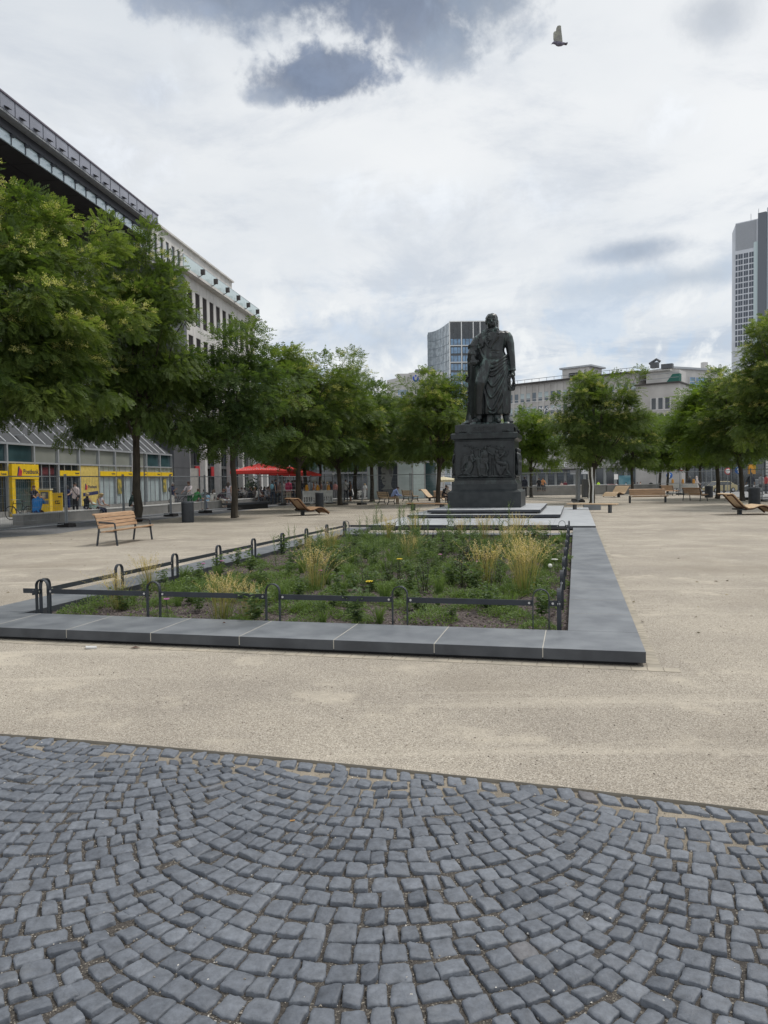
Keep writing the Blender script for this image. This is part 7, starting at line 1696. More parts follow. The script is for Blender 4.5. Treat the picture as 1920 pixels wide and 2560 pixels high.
seated('woman with blonde hair and black top seated on the wall, back to the camera', 216, R(160), dict(SIT, lean=8), shirt=(.012, .012, .015), pants=(.5, .5, .56), hair='blond', longhair=False, H=1.68, sleeve='none')
seated('woman with pale blonde hair and white top leaning towards her neighbour', 244, R(75), dict(SITLEAN, lean=24), shirt=(.72, .70, .76), pants=(.015, .02, .05), hair='blond', longhair=True, H=1.68, sleeve='none')
bg_ = MB(); bg_.ell((0, 0, .17), (.24, .17, .18)); bg_.tube([(-.1, 0, .3), (0, 0, .42), (.1, 0, .3)], .012, 6); p_ = wallP(231); o = bg_.build('cloth_bag', mat('mint_cloth', (.16, .52, .42), .8, 0, .5, 8, 3, col2=(.7, .75, .7)), loc=(p_.x, p_.y, .47)); tag(o, 'mint green patterned bag between the two seated blonde women', 'bag')
seated('person in dark green with a cap, half hidden by the tall tree trunk', 325, R(110), dict(SITLEAN, lean=18), shirt=(.02, .045, .04), pants=(.012, .014, .03), hat=(.03, .03, .035), H=1.72, sleeve='long')
person('person in navy top and white trousers with a backpack by the wall end', base(430, 50.5), R(80), dict(PHONE), 1.74, shirt=(.012, .015, .05), pants=(.72, .70, .66), hair='grey', bag=('pack', (.012, .012, .02)), skin='tan')
person('cyclist in a cap and pale pink shirt reaching over a handlebar', base(474, 51), R(-15), dict(STAND, lean=16, arm_r=(38, 20, 20), arm_l=(45, 10, 30)), 1.80, shirt=(.62, .56, .58), pants=(.02, .10, .04), hat=(.10, .045, .04), leg='short', skin='tan')
seated('person in a bright green shirt hunched on the wall, back to the camera', 487, R(150), SITLEAN, shirt=(.02, .17, .035), pants=(.2, .2, .22), H=1.8, seat=.5, fat=1.12, sleeve='short')
seated('person in grey green shirt sitting beside the one in green', 501, R(140), SITLEAN, shirt=(.19, .26, .27), pants=(.2, .22, .28), H=1.74, seat=.5, hair='dark')
seated('child in a light blue striped shirt sitting on the wall', 519, R(190), dict(SIT, lean=10), shirt=(.34, .55, .74), pants=(.3, .45, .6), H=1.25, seat=.56, hair='brown')
seated('person with brown hair and a white shirt sitting between blue and purple', 529, R(160), SITLEAN, shirt=(.62, .60, .56), pants=(.4, .35, .28), H=1.66, seat=.5, hair='brown', longhair=True)
seated('person in a dark purple shirt and beige trousers bent far forward on the wall', 543, R(85), dict(SITLEAN, lean=48), shirt=(.055, .03, .05), pants=(.48, .42, .34), H=1.8, seat=.5, hair='red', sleeve='long')
person('woman in white top and white shorts walking away past the wall', base(571, 53), R(170), dict(WALK, leg_l=(-8, 2, 8), leg_r=(10, 2, 4)), 1.72, shirt=(.70, .66, .76), pants=(.74, .72, .78), leg='short', sleeve='none', hair='brown', longhair=True, shoes=(.5, .45, .4))
# cafe guests
for i, (px, Y, rz_, c, hr, lab) in enumerate(((592, 59, 60, (.03, .03, .04), 'dark', 'seated cafe guest in black left of the second trunk'), (611, 59, 200, (.66, .64, .62), 'dark', 'seated cafe guest in white right of the second trunk'), (622, 61, 150, (.06, .07, .11), 'brown', 'seated cafe guest in slate blue under the nearest parasol'), (634, 60.5, 60, (.55, .50, .45), 'blond', 'seated cafe guest in beige under the nearest parasol'), (642, 58, 70, (.70, .68, .64), 'dark', 'seated cafe guest in a cream jacket at the front table'), (655, 60, 260, (.24, .12, .10), 'dark', 'seated cafe guest in a rusty top facing left'), (664, 59, 60, (.62, .65, .72), 'brown', 'seated cafe guest in a pale blue shirt and dark apron'), (676, 63, 120, (.035, .03, .03), 'red', 'seated cafe guest in brown black at the last table'))):
    p_ = base(px, Y); person(lab, (p_.x, p_.y, .02), R(rz_) + FROT - R(90), SIT, 1.7, shirt=c, pants=(.02, .022, .03), hair=hr, skin=('light', 'tan')[i % 2], sleeve='long' if i % 3 == 0 else 'short', group='guests at the cafe')
for i, (px, Y, rz_, c, hr, lab) in enumerate(((599, 63, 100, (.50, .48, .50), 'brown', 'seated cafe guest in grey at the back left table'), (628, 65, 240, (.05, .05, .06), 'blond', 'seated cafe guest with blonde hair and black top by the potted plant'), (648, 64, 120, (.62, .45, .40), 'dark', 'seated cafe guest in a salmon top behind the cream jacket'), (659, 66, 40, (.03, .05, .10), 'dark', 'seated cafe guest in navy at the rear table'), (671, 67, 200, (.70, .70, .72), 'brown', 'seated cafe guest in bright white near the backpack'), (700, 66, 90, (.10, .10, .11), 'dark', 'seated cafe guest in charcoal right of the standing pair'), (710, 64, 300, (.55, .52, .45), 'brown', 'seated cafe guest in khaki left of the magenta shirt'))):
    p_ = base(px, Y); person(lab, (p_.x, p_.y, .02), R(rz_) + FROT - R(90), SIT, 1.7, shirt=c, pants=(.02, .022, .03), hair=hr, skin=('tan', 'light')[i % 2], sleeve='short', longhair=i % 2 == 1, group='guests at the cafe')
for i, (px, Y, c, lab) in enumerate(((700, 61, (.5, .38, .33), 'standing person in dusty pink behind the pair under the parasols'), (709, 68, (.66, .66, .68), 'standing person in white left of the magenta shirt'), (731, 60, (.02, .022, .028), 'standing person in black right of the magenta shirt'), (737, 66, (.40, .40, .44), 'standing person in mid grey beside the parasol pole'))):
    person(lab, base(px, Y), R(70 * i), dict(STAND, headturn=20), 1.7 + .04 * i, shirt=c, pants=(.03, .035, .05), hair=('dark', 'brown')[i % 2], group='guests at the cafe')
person('standing person with a pale blue backpack under the red parasols', base(681, 58), R(175), dict(STAND, headturn=30), 1.8, shirt=(.03, .05, .07), pants=(.02, .03, .06), hair='brown', bag=('pack', (.22, .46, .58)), sleeve='none')
person('standing man in dark clothes beside the pale blue backpack', base(689, 59), R(100), STAND, 1.9, shirt=(.015, .02, .045), pants=(.02, .022, .03), hair='dark', sleeve='long')
p_ = on_line(692, uv(SWU + .1, 34), uv(SWU + .3, 56)); person('person in light blue shirt and jeans sitting on the wall with crossed legs', (p_.x, p_.y, .06), R(20), dict(SITX, lean=22, arm_l=(60, 4, 30), arm_r=(55, 4, 30)), 1.8, shirt=(.40, .62, .68), pants=(.03, .06, .14), shoes=(.7, .7, .7), hair='grey', sleeve='short', skin='tan')
person('man in a magenta red shirt and beige shorts standing with back turned', base(721, 57), R(165), STAND, 1.86, shirt=(.42, .03, .10), pants=(.38, .32, .24), leg='short', hair='dark', fat=1.25)
# crowd behind the left barrier
q = random.Random(21); cols = [((.7, .7, .7), 'white'), ((.02, .02, .03), 'black'), ((.66, .60, .40), 'sand'), ((.60, .64, .72), 'pale blue'), ((.45, .16, .05), 'rust'), ((.72, .72, .74), 'snow white'), ((.16, .09, .07), 'brown'), ((.35, .37, .40), 'grey'), ((.74, .70, .66), 'cream'), ((.03, .04, .08), 'navy'), ((.62, .30, .28), 'salmon'), ((.68, .68, .66), 'off white')]
seqx = [(744, 74), (753, 72), (764, 76), (775, 70), (783, 80), (792, 73), (802, 78), (810, 71), (818, 76), (827, 70), (838, 82), (846, 86)]
for i, ((px, Y), (c, nm)) in enumerate(zip(seqx, cols)):
    wh = ['at the left end of the barrier', 'left of the first amber lamp', 'by the first amber lamp', 'before the middle lamp', 'near the middle amber lamp', 'right of the middle lamp', 'in the thick of the crowd', 'left of the last lamp', 'by the last amber lamp', 'right of the last lamp', 'beyond the barrier end', 'beside the lamp with white plate'][i]
    person('pedestrian in %s top standing %s' % (nm, wh), base(px, Y), R(q.uniform(0, 360)), dict(q.choice((STAND, PHONE, WALK)), headturn=q.uniform(-30, 30)), q.uniform(1.62, 1.84), shirt=c, pants=q.choice(((.02, .025, .04), (.2, .2, .22), (.6, .58, .52), (.05, .07, .14))), hair=q.choice(('dark', 'brown', 'blond', 'brown')), longhair=q.random() < .45, skin=q.choice(('light', 'tan')), sleeve=q.choice(('short', 'none', 'long')), group='crowd behind the white barrier')
person('man in a white shirt and dark trousers just right of the fourth trunk', base(864, 64), R(20), STAND, 1.8, shirt=(.70, .70, .72), pants=(.03, .03, .045), hair='dark', bag=('side', (.1, .1, .1)))
person('woman in a black sleeveless dress looking at a phone', base(876, 64), R(-70), PHONE, 1.66, shirt=(.012, .012, .018), pants=(.012, .012, .018), leg='short', sleeve='none', hair='dark', dress=.45, skin='tan')
person('person all in white far off before the dark shop, left of the pavilion', base(912, 96), R(10), WALK, 1.75, shirt=(.78, .78, .78), pants=(.78, .78, .78), hair='blond', longhair=True, leg='long')
pb = G(975, 1261); person('man in a light blue shirt bent forward on the iron bench', (pb.x + .15, pb.y + .1, .02), R(118) , dict(SITLEAN, lean=42, nod=40), 1.82, shirt=(.30, .40, .74), pants=(.34, .27, .19), hair='dark', sleeve='long')
pb = G(1108, 1259); person('person in black sitting left of the pedestal, bowed over a phone', (pb.x, pb.y + .3, .02), R(60), dict(SITLEAN, lean=26), 1.75, shirt=(.014, .014, .02), pants=(.02, .02, .025), hair='brown', sleeve='long'); pb2 = G(1119, 1259); person('person in a pale top sitting next to the one in black', (pb2.x + .1, pb2.y + .4, .02), R(-20), SIT, 1.62, shirt=(.62, .55, .48), pants=(.30, .22, .2), hair='grey')
wooden_bench('wooden bench under the two people left of the pedestal', (pb.x + .3, pb.y + .5, 0), R(20), 1.8, arms=False)
# right of the monument
person('person in dark clothes standing behind the fence right of the pedestal', G(1312, 1242), R(160), STAND, 1.84, shirt=(.012, .016, .05), pants=(.015, .016, .022), hair='dark', sleeve='long')
def wallseat(px, lab, rz_, c, pa, hr, **k):
    p = on_line(px, base(1318, 77.8), base(1515, 79.8)); person(lab, (p.x, p.y, p.z + .52), rz_, dict(SIT), 1.72, shirt=c, pants=pa, hair=hr, **k)
wallseat(1348, 'person in black sitting on the street wall right of the pedestal', R(-10), (.012, .012, .018), (.015, .015, .02), 'dark', sleeve='long'); wallseat(1357, 'person in an orange top sitting on the street wall', R(10), (.60, .27, .10), (.03, .03, .04), 'dark')
person('person in a dark red top behind the street wall, left of the white car', base(1413, 96), R(150), STAND, 1.75, shirt=(.16, .02, .035), pants=(.03, .03, .04), hair='dark'); person('person in pale pink behind the street wall beside the dark red top', base(1404, 97), R(200), STAND, 1.64, shirt=(.5, .38, .36), pants=(.4, .32, .3), hair='brown')
person('worker in a neon yellow vest behind the street wall', base(1496, 104), R(30), STAND, 1.8, shirt=(.50, .78, .06), pants=(.05, .06, .1), hair='dark')
for px, Y, c, lab in ((1541, 118, (.74, .76, .80), 'pedestrian in a white shirt before the shop, above the pale lounger'), (1565, 116, (.66, .70, .76), 'pedestrian in pale blue left of the blue shop picture'), (1583, 114, (.02, .022, .03), 'pedestrian in black right of the blue shop picture'), (1593, 116, (.03, .04, .07), 'pedestrian in navy by the shop, left of the pram'), (1601, 118, (.55, .42, .35), 'pedestrian in tan by the pram')): person(lab, base(px, Y), R(q.uniform(0, 360)), WALK, q.uniform(1.66, 1.82), shirt=c, pants=(.03, .035, .05), hair=q.choice(('dark', 'brown')), group='pedestrians before the shops')
person('woman in a long pale robe and headscarf behind the right barrier', base(1742, 73), R(60), WALK, 1.66, shirt=(.62, .55, .53), pants=(.62, .55, .53), hair='dark', sleeve='long', dress=.78, scarf=(.68, .60, .58)); person('person in black beside an amber lamp of the right barrier', base(1724, 84), R(200), STAND, 1.8, shirt=(.012, .012, .016), pants=(.02, .02, .03), hair='grey', sleeve='long')
person('man in a navy shirt and grey shorts walking at the right', G(1877, 1246), R(95) + R(90), dict(WALK, leg_l=(-6, 2, 6), leg_r=(14, 2, 4)), 1.86, shirt=(.012, .016, .04), pants=(.05, .055, .07), leg='short', hair='dark', skin='tan', fat=1.1)
person('person in a black and white striped shirt at the right picture edge', base(1903, 66), R(120), STAND, 1.76, shirt=(.30, .30, .32), pants=(.02, .02, .03), hair='brown'); person('person in a red top at the right picture edge', base(1915, 70), R(100), STAND, 1.7, shirt=(.5, .05, .05), pants=(.04, .04, .06), hair='dark')
# ================================================================== plants of the bed
M['herb'] = leaf_mat('herb_green', (0.055, 0.098, 0.030), (0.122, 0.185, 0.058), (0.23, 0.30, 0.10), .3); M['weed'] = leaf_mat('weed_green', (0.050, 0.088, 0.040), (0.108, 0.160, 0.072), (0.20, 0.25, 0.11), .3)
M['straw'] = leaf_mat('dry_straw', (0.14, 0.17, 0.05), (0.46, 0.36, 0.17), (0.70, 0.57, 0.33), .3, .7); M['spike'] = leaf_mat('dark_spikes', (0.02, 0.016, 0.018), (0.05, 0.04, 0.042), (0.09, 0.075, 0.08), .1)
M['petal_yellow'] = mat('yellow_petal', (.75, .56, .03), .6); M['petal_pink'] = mat('pink_petal', (.52, .20, .38), .6); M['petal_white'] = mat('white_petal', (.74, .74, .68), .7)
class LB:
    """blades and leaves with a tone per vertex"""
    def __init__(s): s.V, s.F, s.T = [], [], []
    def blade(s, pts, w, tones, roll=None):
        pts = [Vector(p) for p in pts]; n = len(pts); o = len(s.V); d = (pts[-1] - pts[0]); a = roll if roll is not None else rng.uniform(0, 6.28)
        sd = Vector((math.cos(a), math.sin(a), 0)); sd = sd - d.normalized() * sd.dot(d.normalized()); sd = sd.normalized() if sd.length > .05 else Vector((1, 0, 0))
        for i, p in enumerate(pts):
            ww = w * (1 - .85 * i / (n - 1)) if n > 1 else w; s.V += [p - sd * ww, p + sd * ww]; tn = tones[0] + (tones[1] - tones[0]) * i / (n - 1); s.T += [tn, tn]
        for i in range(n - 1): s.F.append((o + 2 * i, o + 2 * i + 1, o + 2 * i + 3, o + 2 * i + 2))
    def leaf(s, b, d, L, w, tone, droop=.3):
        b, d = Vector(b), Vector(d).normalized(); sd = d.cross(Vector((0, 0, 1))); sd = sd.normalized() if sd.length > .05 else Vector((1, 0, 0)); sd = (sd + Vector((rng.gauss(0, .3), rng.gauss(0, .3), rng.gauss(0, .3)))).normalized()
        m = b + d * L * .5; t = b + d * L + Vector((0, 0, -droop * L * .5)); o = len(s.V); s.V += [b, m + sd * w, t, m - sd * w]; s.T += [tone] * 4; s.F.append((o, o + 1, o + 2, o + 3))
    def mesh(s, name, m): return np_mesh(name, [tuple(v) for v in s.V], s.F, m, False, [min(.98, max(.02, t)) for t in s.T])
def g_(m, s): return rng.gauss(m, s)
def dry_grass(h, n, sp, lean=0.0):
    gr, st = LB(), LB()
    for i in range(int(n * .5)):
        a = rng.uniform(0, 6.28); r = sp * rng.random() * .3; b = Vector((r * math.cos(a), r * math.sin(a), 0)); o = Vector((math.cos(a), math.sin(a), 0)) * rng.uniform(.12, .5) * h; L = h * rng.uniform(.35, .65); gr.blade([b, b + o * .35 + Vector((0, 0, L * .6)), b + o + Vector((0, 0, L * .85))], .0035, (.25, .75))
    for i in range(n):
        a = rng.uniform(0, 6.28); r = sp * rng.random() * .3; b = Vector((r * math.cos(a), r * math.sin(a), 0)); o = Vector((math.cos(a), math.sin(a), 0)) * abs(g_(.08, .26)) * h + Vector((lean * h, 0, 0)) * rng.uniform(.6, 1.1); L = h * rng.uniform(.65, 1.05)
        tip = b + o * 1.0 + Vector((0, 0, L)); p1 = b + o * .25 + Vector((0, 0, L * .5)); p2 = b + o * .6 + Vector((0, 0, L * .82)); st.blade([b, p1, p2, tip, tip + o * .25 + Vector((0, 0, -.04 * h))], .0026, (.12, .8))
        for k in range(7): q = p2.lerp(tip, k / 6); st.leaf(q, Vector((g_(0, 1), g_(0, 1), 1.0)), .05, .004, rng.uniform(.55, .95), .6)
    return gr, st
def tall_weed(h, nb=9):
    lb = LB(); base_ = Vector((0, 0, 0)); top = Vector((g_(0, .05), g_(0, .05), h)); lb.blade([base_, base_.lerp(top, .5) + Vector((g_(0, .02), g_(0, .02), 0)), top], .006, (.2, .45)); lb.blade([base_, base_.lerp(top, .5), top], .006, (.2, .45))
    for i in range(int(h * 85)):
        t = .06 + .94 * i / (h * 85); p = base_.lerp(top, t); a = i * 2.4; lb.leaf(p, (math.cos(a), math.sin(a), .55 + .5 * t), .11 * (1.15 - .75 * t) * rng.uniform(.8, 1.2), .0085, g_(.45 + .2 * t, .14), .5)
    for i in range(nb):
        t = rng.uniform(.55, .95); p = base_.lerp(top, t); a = rng.uniform(0, 6.28); e = p + Vector((math.cos(a) * .12, math.sin(a) * .12, .20)) * rng.uniform(.6, 1.1); lb.blade([p, p.lerp(e, .5) + Vector((0, 0, -.01)), e], .0035, (.4, .6))
        for k in range(9): q = p.lerp(e, .2 + .8 * k / 8); lb.leaf(q, (g_(0, 1), g_(0, 1), .9), .04, .004, rng.uniform(.4, .85), .2)
    return lb
def mound(r, h, n, L, w, up=.5):
    lb = LB()
    for i in range(n):
        a = rng.uniform(0, 6.28); rr = r * math.sqrt(rng.random()); z = h * (1 - (rr / r) ** 2) * rng.uniform(.2, 1); b = Vector((rr * math.cos(a), rr * math.sin(a), z)); d = Vector((math.cos(a) * .7 + g_(0, .5), math.sin(a) * .7 + g_(0, .5), up + g_(0, .3)))
        lb.leaf(b, d, L * rng.uniform(.6, 1.3), w, g_(.5, .18), .5)
    return lb
def tuft(h, n, sp):
    lb = LB()
    for i in range(n):
        a = rng.uniform(0, 6.28); b = Vector((sp * .3 * rng.random() * math.cos(a), sp * .3 * rng.random() * math.sin(a), 0)); o = Vector((math.cos(a), math.sin(a), 0)) * rng.uniform(.1, .9) * sp; L = h * rng.uniform(.5, 1); lb.blade([b, b + o * .3 + Vector((0, 0, L * .65)), b + o * .75 + Vector((0, 0, L)), b + o + Vector((0, 0, L * .85))], .005, (.3, .85))
    return lb
def spikes(h, n):
    g1, s1 = LB(), LB()
    for i in range(n):
        a = rng.uniform(0, 6.28); b = Vector((.08 * rng.random() * math.cos(a), .08 * rng.random() * math.sin(a), 0)); t = b + Vector((g_(0, .07), g_(0, .07), h * rng.uniform(.7, 1))); s1.blade([b, b.lerp(t, .5), t], .005, (.4, .3))
        for k in range(14): s1.leaf(b.lerp(t, .5 + .5 * k / 13), (g_(0, 1), g_(0, 1), .6), .022, .007, rng.uniform(.1, .9), 0)
    for i in range(n * 7):
        a = rng.uniform(0, 6.28); g1.leaf((g_(0, .05), g_(0, .05), rng.uniform(.02, h * .5)), (math.cos(a), math.sin(a), .6), .09, .016, g_(.4, .15))
    return g1, s1
def leafy(h, n, L, w):
    lb = LB(); 
    for s_ in range(4):
        top = Vector((g_(0, .10), g_(0, .10), h * rng.uniform(.7, 1))); lb.blade([(0, 0, 0), top * .5, top], .005, (.2, .4))
        for i in range(n // 4): t = rng.uniform(.15, 1); a = rng.uniform(0, 6.28); lb.leaf(top * t, (math.cos(a), math.sin(a), .35), L * rng.uniform(.6, 1.2), w, g_(.5, .18), .7)
    return lb
PG = 'plants growing in the bed'
def plant_root(name, label, cat, p, rz, s_, group): t = thing(name, label, cat, p, rz, group); t.scale = (s_,) * 3; return t
protos = {}
for i in range(3):
    a, b = dry_grass(.62, 80, .5, (.0, .12, -.10)[i]); protos['dry', i] = [('green_blades', a.mesh('green_blades', M['herb'])), ('straw', b.mesh('straw', M['straw']))]
    protos['tall', i] = [('foliage', tall_weed(.85 + .1 * i).mesh('foliage', M['weed']))]
    protos['mound', i] = [('foliage', mound(.24 + .03 * i, .13, 620, .06, .006, .8).mesh('foliage', M['herb']))]
    protos['tuft', i] = [('foliage', tuft(.30, 75, .2).mesh('foliage', M['herb']))]
    a, b = spikes(.48, 9); protos['spike', i] = [('foliage', a.mesh('foliage', M['weed'])), ('seed_heads', b.mesh('seed_heads', M['spike']))]
    protos['leafy', i] = [('foliage', leafy(.42, 120, .085, .02).mesh('foliage', M['weed']))]
def plant(kind_, i, label, cat, p, s_=1.0, group=None, name='plant'):
    t = plant_root(name, label, cat, (p.x, p.y, SOIL_Z), rng.uniform(0, 6.28), s_, group)
    for n, me in protos[kind_, i]: link(n, me, t)
    return t
S_ = SOIL_Z
def bp(px, py): return G(px, py, S_)
DRY = [((1311, 1484), 1.30, 'largest dry straw grass tuft at the right of the bed'), ((1322, 1450), 1.2, 'straw grass tuft close behind the largest one'), ((1214, 1466), 1.15, 'upright straw grass tuft left of the largest one'), ((1276, 1385), 1.1, 'straw grass tuft behind the two large right ones'), ((788, 1474), 1.1, 'leaning straw grass tuft in the left middle of the bed'), ((828, 1388), 1.0, 'straw grass tuft by the left railing, middle one'), ((769, 1396), .8, 'small straw grass tuft touching the left railing'), ((1024, 1398), .9, 'rounded straw grass tuft in the centre of the bed'), ((972, 1352), 1.1, 'straw grass tuft before the left steps'), ((1040, 1346), 1.1, 'straw grass tuft before the stone steps under the statue'), ((1293, 1352), 1.2, 'straw grass tuft at the back right of the bed'), ((1210, 1352), 1.1, 'straw grass tuft at the back below the pedestal'), ((1345, 1348), .8, 'thin straw grass tuft in the back right corner'), ((296, 1524), .85, 'brown straw grass tuft at the front left corner hoop'), ((372, 1478), .9, 'pale straw grass tuft beside the left railing, front'), ((556, 1547), .95, 'wide straw grass tuft behind the front railing, left of a hoop'), ((622, 1548), .75, 'lower straw grass tuft behind the second front hoop'), ((1150, 1345), .9, 'straw grass tuft in the back row left of the pedestal corner')]
for i, ((px, py), s_, lab) in enumerate(DRY): plant('dry', i % 3, lab, 'grass tuft', bp(px, py), s_ * .98, 'dry straw grass tufts in the bed', 'grass_tuft')
occ = [bp(*d[0]) for d in DRY]
def scatter(n, kinds, label, cat, group, smin, smax, dens=None, name='plant', gap=.22):
    k = tries = 0
    while k < n and tries < 20000:
        tries += 1; u = rng.uniform(BED_U0 + .15, BED_U1 - .2); v = BED_V0 + .18 + (BED_V1 - BED_V0 - .35) * rng.random()
        if dens and rng.random() > dens(u, v): continue
        p = uv(u, v)
        if any((p - o).length < gap for o in occ): continue
        occ.append(p); plant(kinds, k % 3, label, cat, p, rng.uniform(smin, smax), group, name); k += 1
TALL = [(905, 1400, 1.0), (920, 1392, .95), (935, 1405, .9), (948, 1398, 1.0), (928, 1430, .85), (940, 1372, 1.0), (996, 1368, 1.15), (1010, 1362, 1.1), (1025, 1366, 1.0), (1048, 1362, 1.1), (1060, 1364, .9), (1120, 1380, 1.05), (1128, 1372, .9), (1251, 1414, 1.0), (1274, 1370, 1.0), (1325, 1366, .8), (980, 1440, .8), (1000, 1430, .8), (1092, 1446, .75), (1050, 1440, .8), (1060, 1452, .7), (690, 1416, .7), (830, 1420, .8), (1160, 1386, .8), (1180, 1376, .9), (955, 1350, .9), (1200, 1392, .7), (1376, 1430, .5), (1000, 1352, 1.0), (1030, 1350, 1.0)]
TALL += [(rng.uniform(640, 1400), rng.uniform(1350, 1440), rng.uniform(.55, .85)) for _ in range(44)]
TALL = [t_ for t_ in TALL if BED_U0 + .2 < (bp(t_[0], t_[1]) - A0).dot(UU) < BED_U1 - .15]
for i, (px, py, s_) in enumerate(TALL): p = bp(px, py); occ.append(p); plant('tall', i % 3, 'tall narrow leaved weed standing among the bed plants', 'weed', p, s_, 'tall narrow leaved weeds in the bed', 'tall_weed')
scatter(120, 'mound', 'low mound of feathery green herb in the bed', 'herb', 'feathery herb mounds in the bed', .7, 1.3, None, 'herb_mound', .17)
scatter(70, 'tuft', 'short green grass tuft in the planting bed', 'grass tuft', 'short green grass tufts in the bed', .6, 1.1, lambda u, v: .35 + .65 * min(1, v / 5), 'grass_tuft', .14)
scatter(105, 'leafy', 'leafy green weed growing in the dark soil', 'weed', 'leafy weeds in the bed', .6, 1.25, lambda u, v: .35 + .65 * min(1, v / 8), 'leafy_weed', .13)
scatter(34, 'spike', 'herb with dark seed spikes in the middle of the bed', 'herb', 'dark spiked herbs in the bed', .7, 1.2, lambda u, v: 1.0 if 3.5 < v < 12 and -5.5 < u < -1.2 else .15, 'spiked_herb', .13)
scatter(80, 'mound', 'low mound of feathery green herb in the bed', 'herb', 'feathery herb mounds in the bed', .5, .8, lambda u, v: .2 + v / 14, 'herb_mound', .11)
fr = lambda u, v: 1.0 if v < 5.5 else .05
scatter(34, 'leafy', 'leafy green weed growing in the dark soil', 'weed', 'leafy weeds in the bed', .5, .9, fr, 'leafy_weed', .12)
scatter(40, 'mound', 'low mound of feathery green herb in the bed', 'herb', 'feathery herb mounds in the bed', .5, 1.1, fr, 'herb_mound', .12)
scatter(9, 'tuft', 'short green grass tuft in the planting bed', 'grass tuft', 'short green grass tufts in the bed', .6, 1.0, fr, 'grass_tuft', .1)
def flower(label, p, h, m, kind_):
    t = thing('flower', label, 'flower', (p.x, p.y, S_), rng.uniform(0, 6), 'flowers in the bed'); mb = MB(); mb.tube([(0, 0, 0), (.01, 0, h * .6), (.02, .01, h)], .004, 5); mb.build('stem', M['weed'], t); mb = MB()
    if kind_ == 'flat':
        for k in range(26): a = rng.uniform(0, 6.28); r = .055 * math.sqrt(rng.random()); mb.ell((.02 + r * math.cos(a), r * math.sin(a), h + .004 - r * .15), (.011, .011, .008), 6, 4)
    elif kind_ == 'puff': mb.ell((.02, 0, h), (.035, .035, .033), 12, 8)
    else:
        for k in range(10): a = k * .63; mb.tube([(.02, 0, h), (.02 + .035 * math.cos(a), .035 * math.sin(a), h + .008)], [.005, .008], 5)
        mb.ell((.02, 0, h + .008), (.012, .012, .01), 8, 6)
    mb.build('flower_head', m, t)
for px, py, m, k, lab in ((924, 1476, 'petal_yellow', 'flat', 'flat yellow flower head near the front of the bed'), (996, 1410, 'petal_yellow', 'flat', 'yellow flower in the centre of the bed'), (1235, 1390, 'petal_yellow', 'flat', 'yellow flower near the right straw tufts'), (1378, 1432, 'petal_white', 'puff', 'white seed puff by the right railing'), (1388, 1412, 'petal_white', 'flat', 'white flower near the right railing'), (1197, 1420, 'petal_pink', 'star', 'pink flower left of the upright straw tuft'), (1103, 1398, 'petal_pink', 'star', 'pink flowers in the middle of the bed'), (415, 1512, 'petal_pink', 'star', 'pink flower behind the second front hoop, upper'), (421, 1530, 'petal_pink', 'star', 'pink flower behind the second front hoop, lower'), (511, 1424, 'petal_pink', 'star', 'pink flower cluster at the left railing'), (553, 1416, 'petal_pink', 'star', 'pale pink flower beside a left railing hoop'), (800, 1445, 'petal_pink', 'star', 'pink flower within the leaning straw tuft')): flower(lab, bp(px, py + 26), .28, M[m], k)
gc = LB()
for i in range(24000):
    u = rng.uniform(BED_U0 + .05, BED_U1 - .05); v = BED_V0 + .05 + (BED_V1 - BED_V0 - .1) * rng.random(); d = math.sin(u * 2.1 + 1.3 * math.sin(v * 1.1)) * math.sin(v * 1.7 + u) + .35 * math.sin(u * 5 + v * 4)
    if rng.random() > .22 + .8 * max(0, d) + .02 * v: continue
    a = rng.uniform(0, 6.28); p = uv(u, v, SOIL_Z); gc.leaf(p, (math.cos(a), math.sin(a), rng.uniform(.3, 1.4)), rng.uniform(.03, .10), rng.uniform(.004, .012), g_(.5, .2), .4)
o = link('ground_cover', gc.mesh('ground_cover', M['herb'])); tag(o, 'low green ground cover seedlings sprouting between the mulch of the bed', 'ground cover', kind='stuff')
lt = LB()
for i in range(420):
    px, py = rng.uniform(-200, 1900), 1262 + 330 * rng.random() ** 2.2; p = G(px, py); q = p - A0
    if -8.2 < q.dot(UU) < .15 and -.1 < q.dot(VV) < 34: continue
    a = rng.uniform(0, 6.28); lt.leaf((p.x, p.y, .012), (math.cos(a), math.sin(a), .12), rng.uniform(.03, .075), rng.uniform(.008, .02), rng.random(), .2)
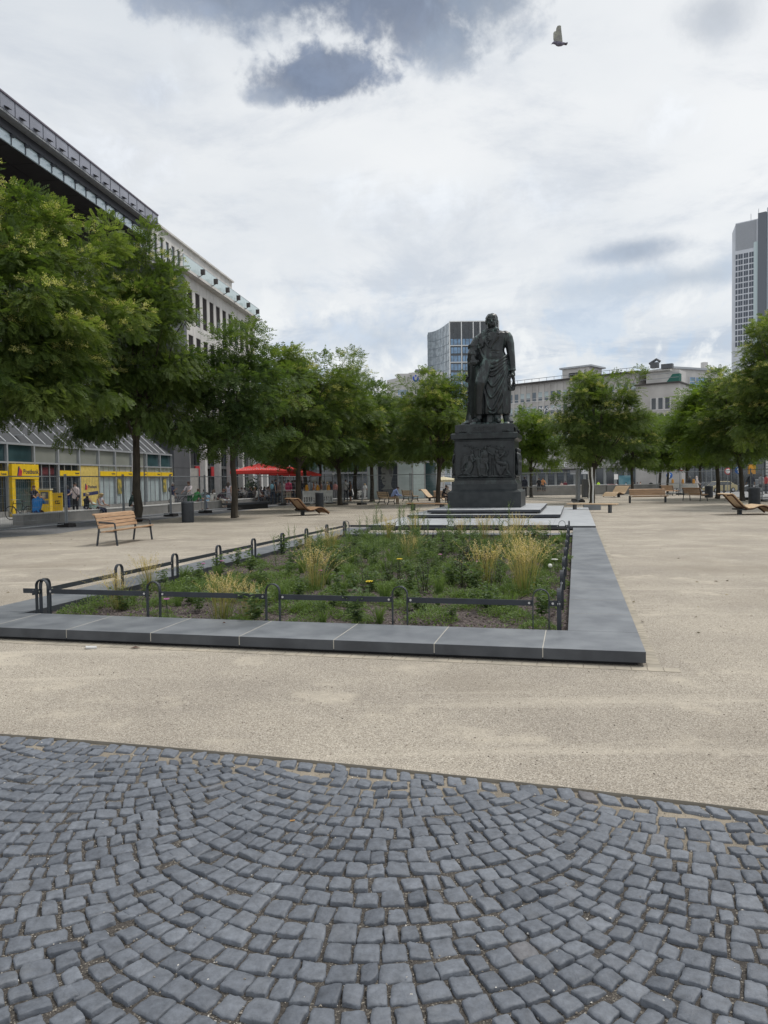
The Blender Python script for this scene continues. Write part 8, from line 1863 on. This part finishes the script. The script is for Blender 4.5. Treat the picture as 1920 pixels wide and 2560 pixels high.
tag(link('leaf_litter', lt.mesh('leaf_litter', leaf_mat('fallen_leaf', (0.05, 0.035, 0.02), (0.13, 0.10, 0.05), (0.30, 0.25, 0.12), .1))), 'small fallen leaves scattered over the gravel under the trees', 'leaf litter', kind='stuff')
# ================================================================== pigeon in the sky
bd = atY(1397, 108, 16)
t = thing('flying_pigeon', 'grey pigeon flying high with one wing raised', 'bird', bd, R(8))
mb = MB(); mb.tube([(-.15, 0, -.025), (-.135, 0, -.012), (-.105, 0, .005), (-.06, 0, .0), (0, 0, -.015), (.06, 0, -.012), (.11, 0, .002), (.14, 0, .01)], [.004, .014, .028, .034, .048, .04, .024, .012], 12); mb.ell((.0, 0, -.03), (.07, .04, .03)); mb.build('body', mat('pigeon_grey', (0.15, 0.14, 0.19), .7, 0, .3, 20), t)
mb = MB(); mb.prism([(.11, -.008), (.175, .018), (.178, -.012), (.165, -.018), (.12, -.012)], 'y', -.03, .03); mb.build('tail', mat('pigeon_tail', (0.10, 0.095, 0.12), .7), t)
def wing(s_, lift, m):
    mb = MB(); prof = [(-.085, .0, .07), (-.092, .10, .075), (-.085, .17, .062), (-.075, .25, .045), (-.055, .285, .02)]; n = 7; vs = []
    for x, L, c in prof:
        for j in range(n): w = j / (n - 1); vs.append((x + (c + .085) * w * (1 - L * 1.0) + .012 * ((j % 2) if L > .1 else 0), s_ * (.03 + L * math.cos(lift)), .015 + L * math.sin(lift) + .012 * math.sin(w * 3.1)))
    fs = [(i * n + j, i * n + j + 1, (i + 1) * n + j + 1, (i + 1) * n + j) for i in range(len(prof) - 1) for j in range(n - 1)]; k = len(vs)
    mb.add(vs + [(x, y + .006, z) for x, y, z in vs], fs + [tuple(i + k for i in f_)[::-1] for f_ in fs]); return mb.build('wing', m, t)
wm_ = mat('pigeon_wing', (0.24, 0.24, 0.23), .75, 0, .5, 12, 3, col2=(0.36, 0.36, 0.30)); wing(-1, R(80), wm_); wing(1, R(74), wm_)
mb = MB(); mb.tube([(-.148, 0, -.024), (-.168, 0, -.034)], [.006, .002], 6); mb.build('beak', M['black'], t)
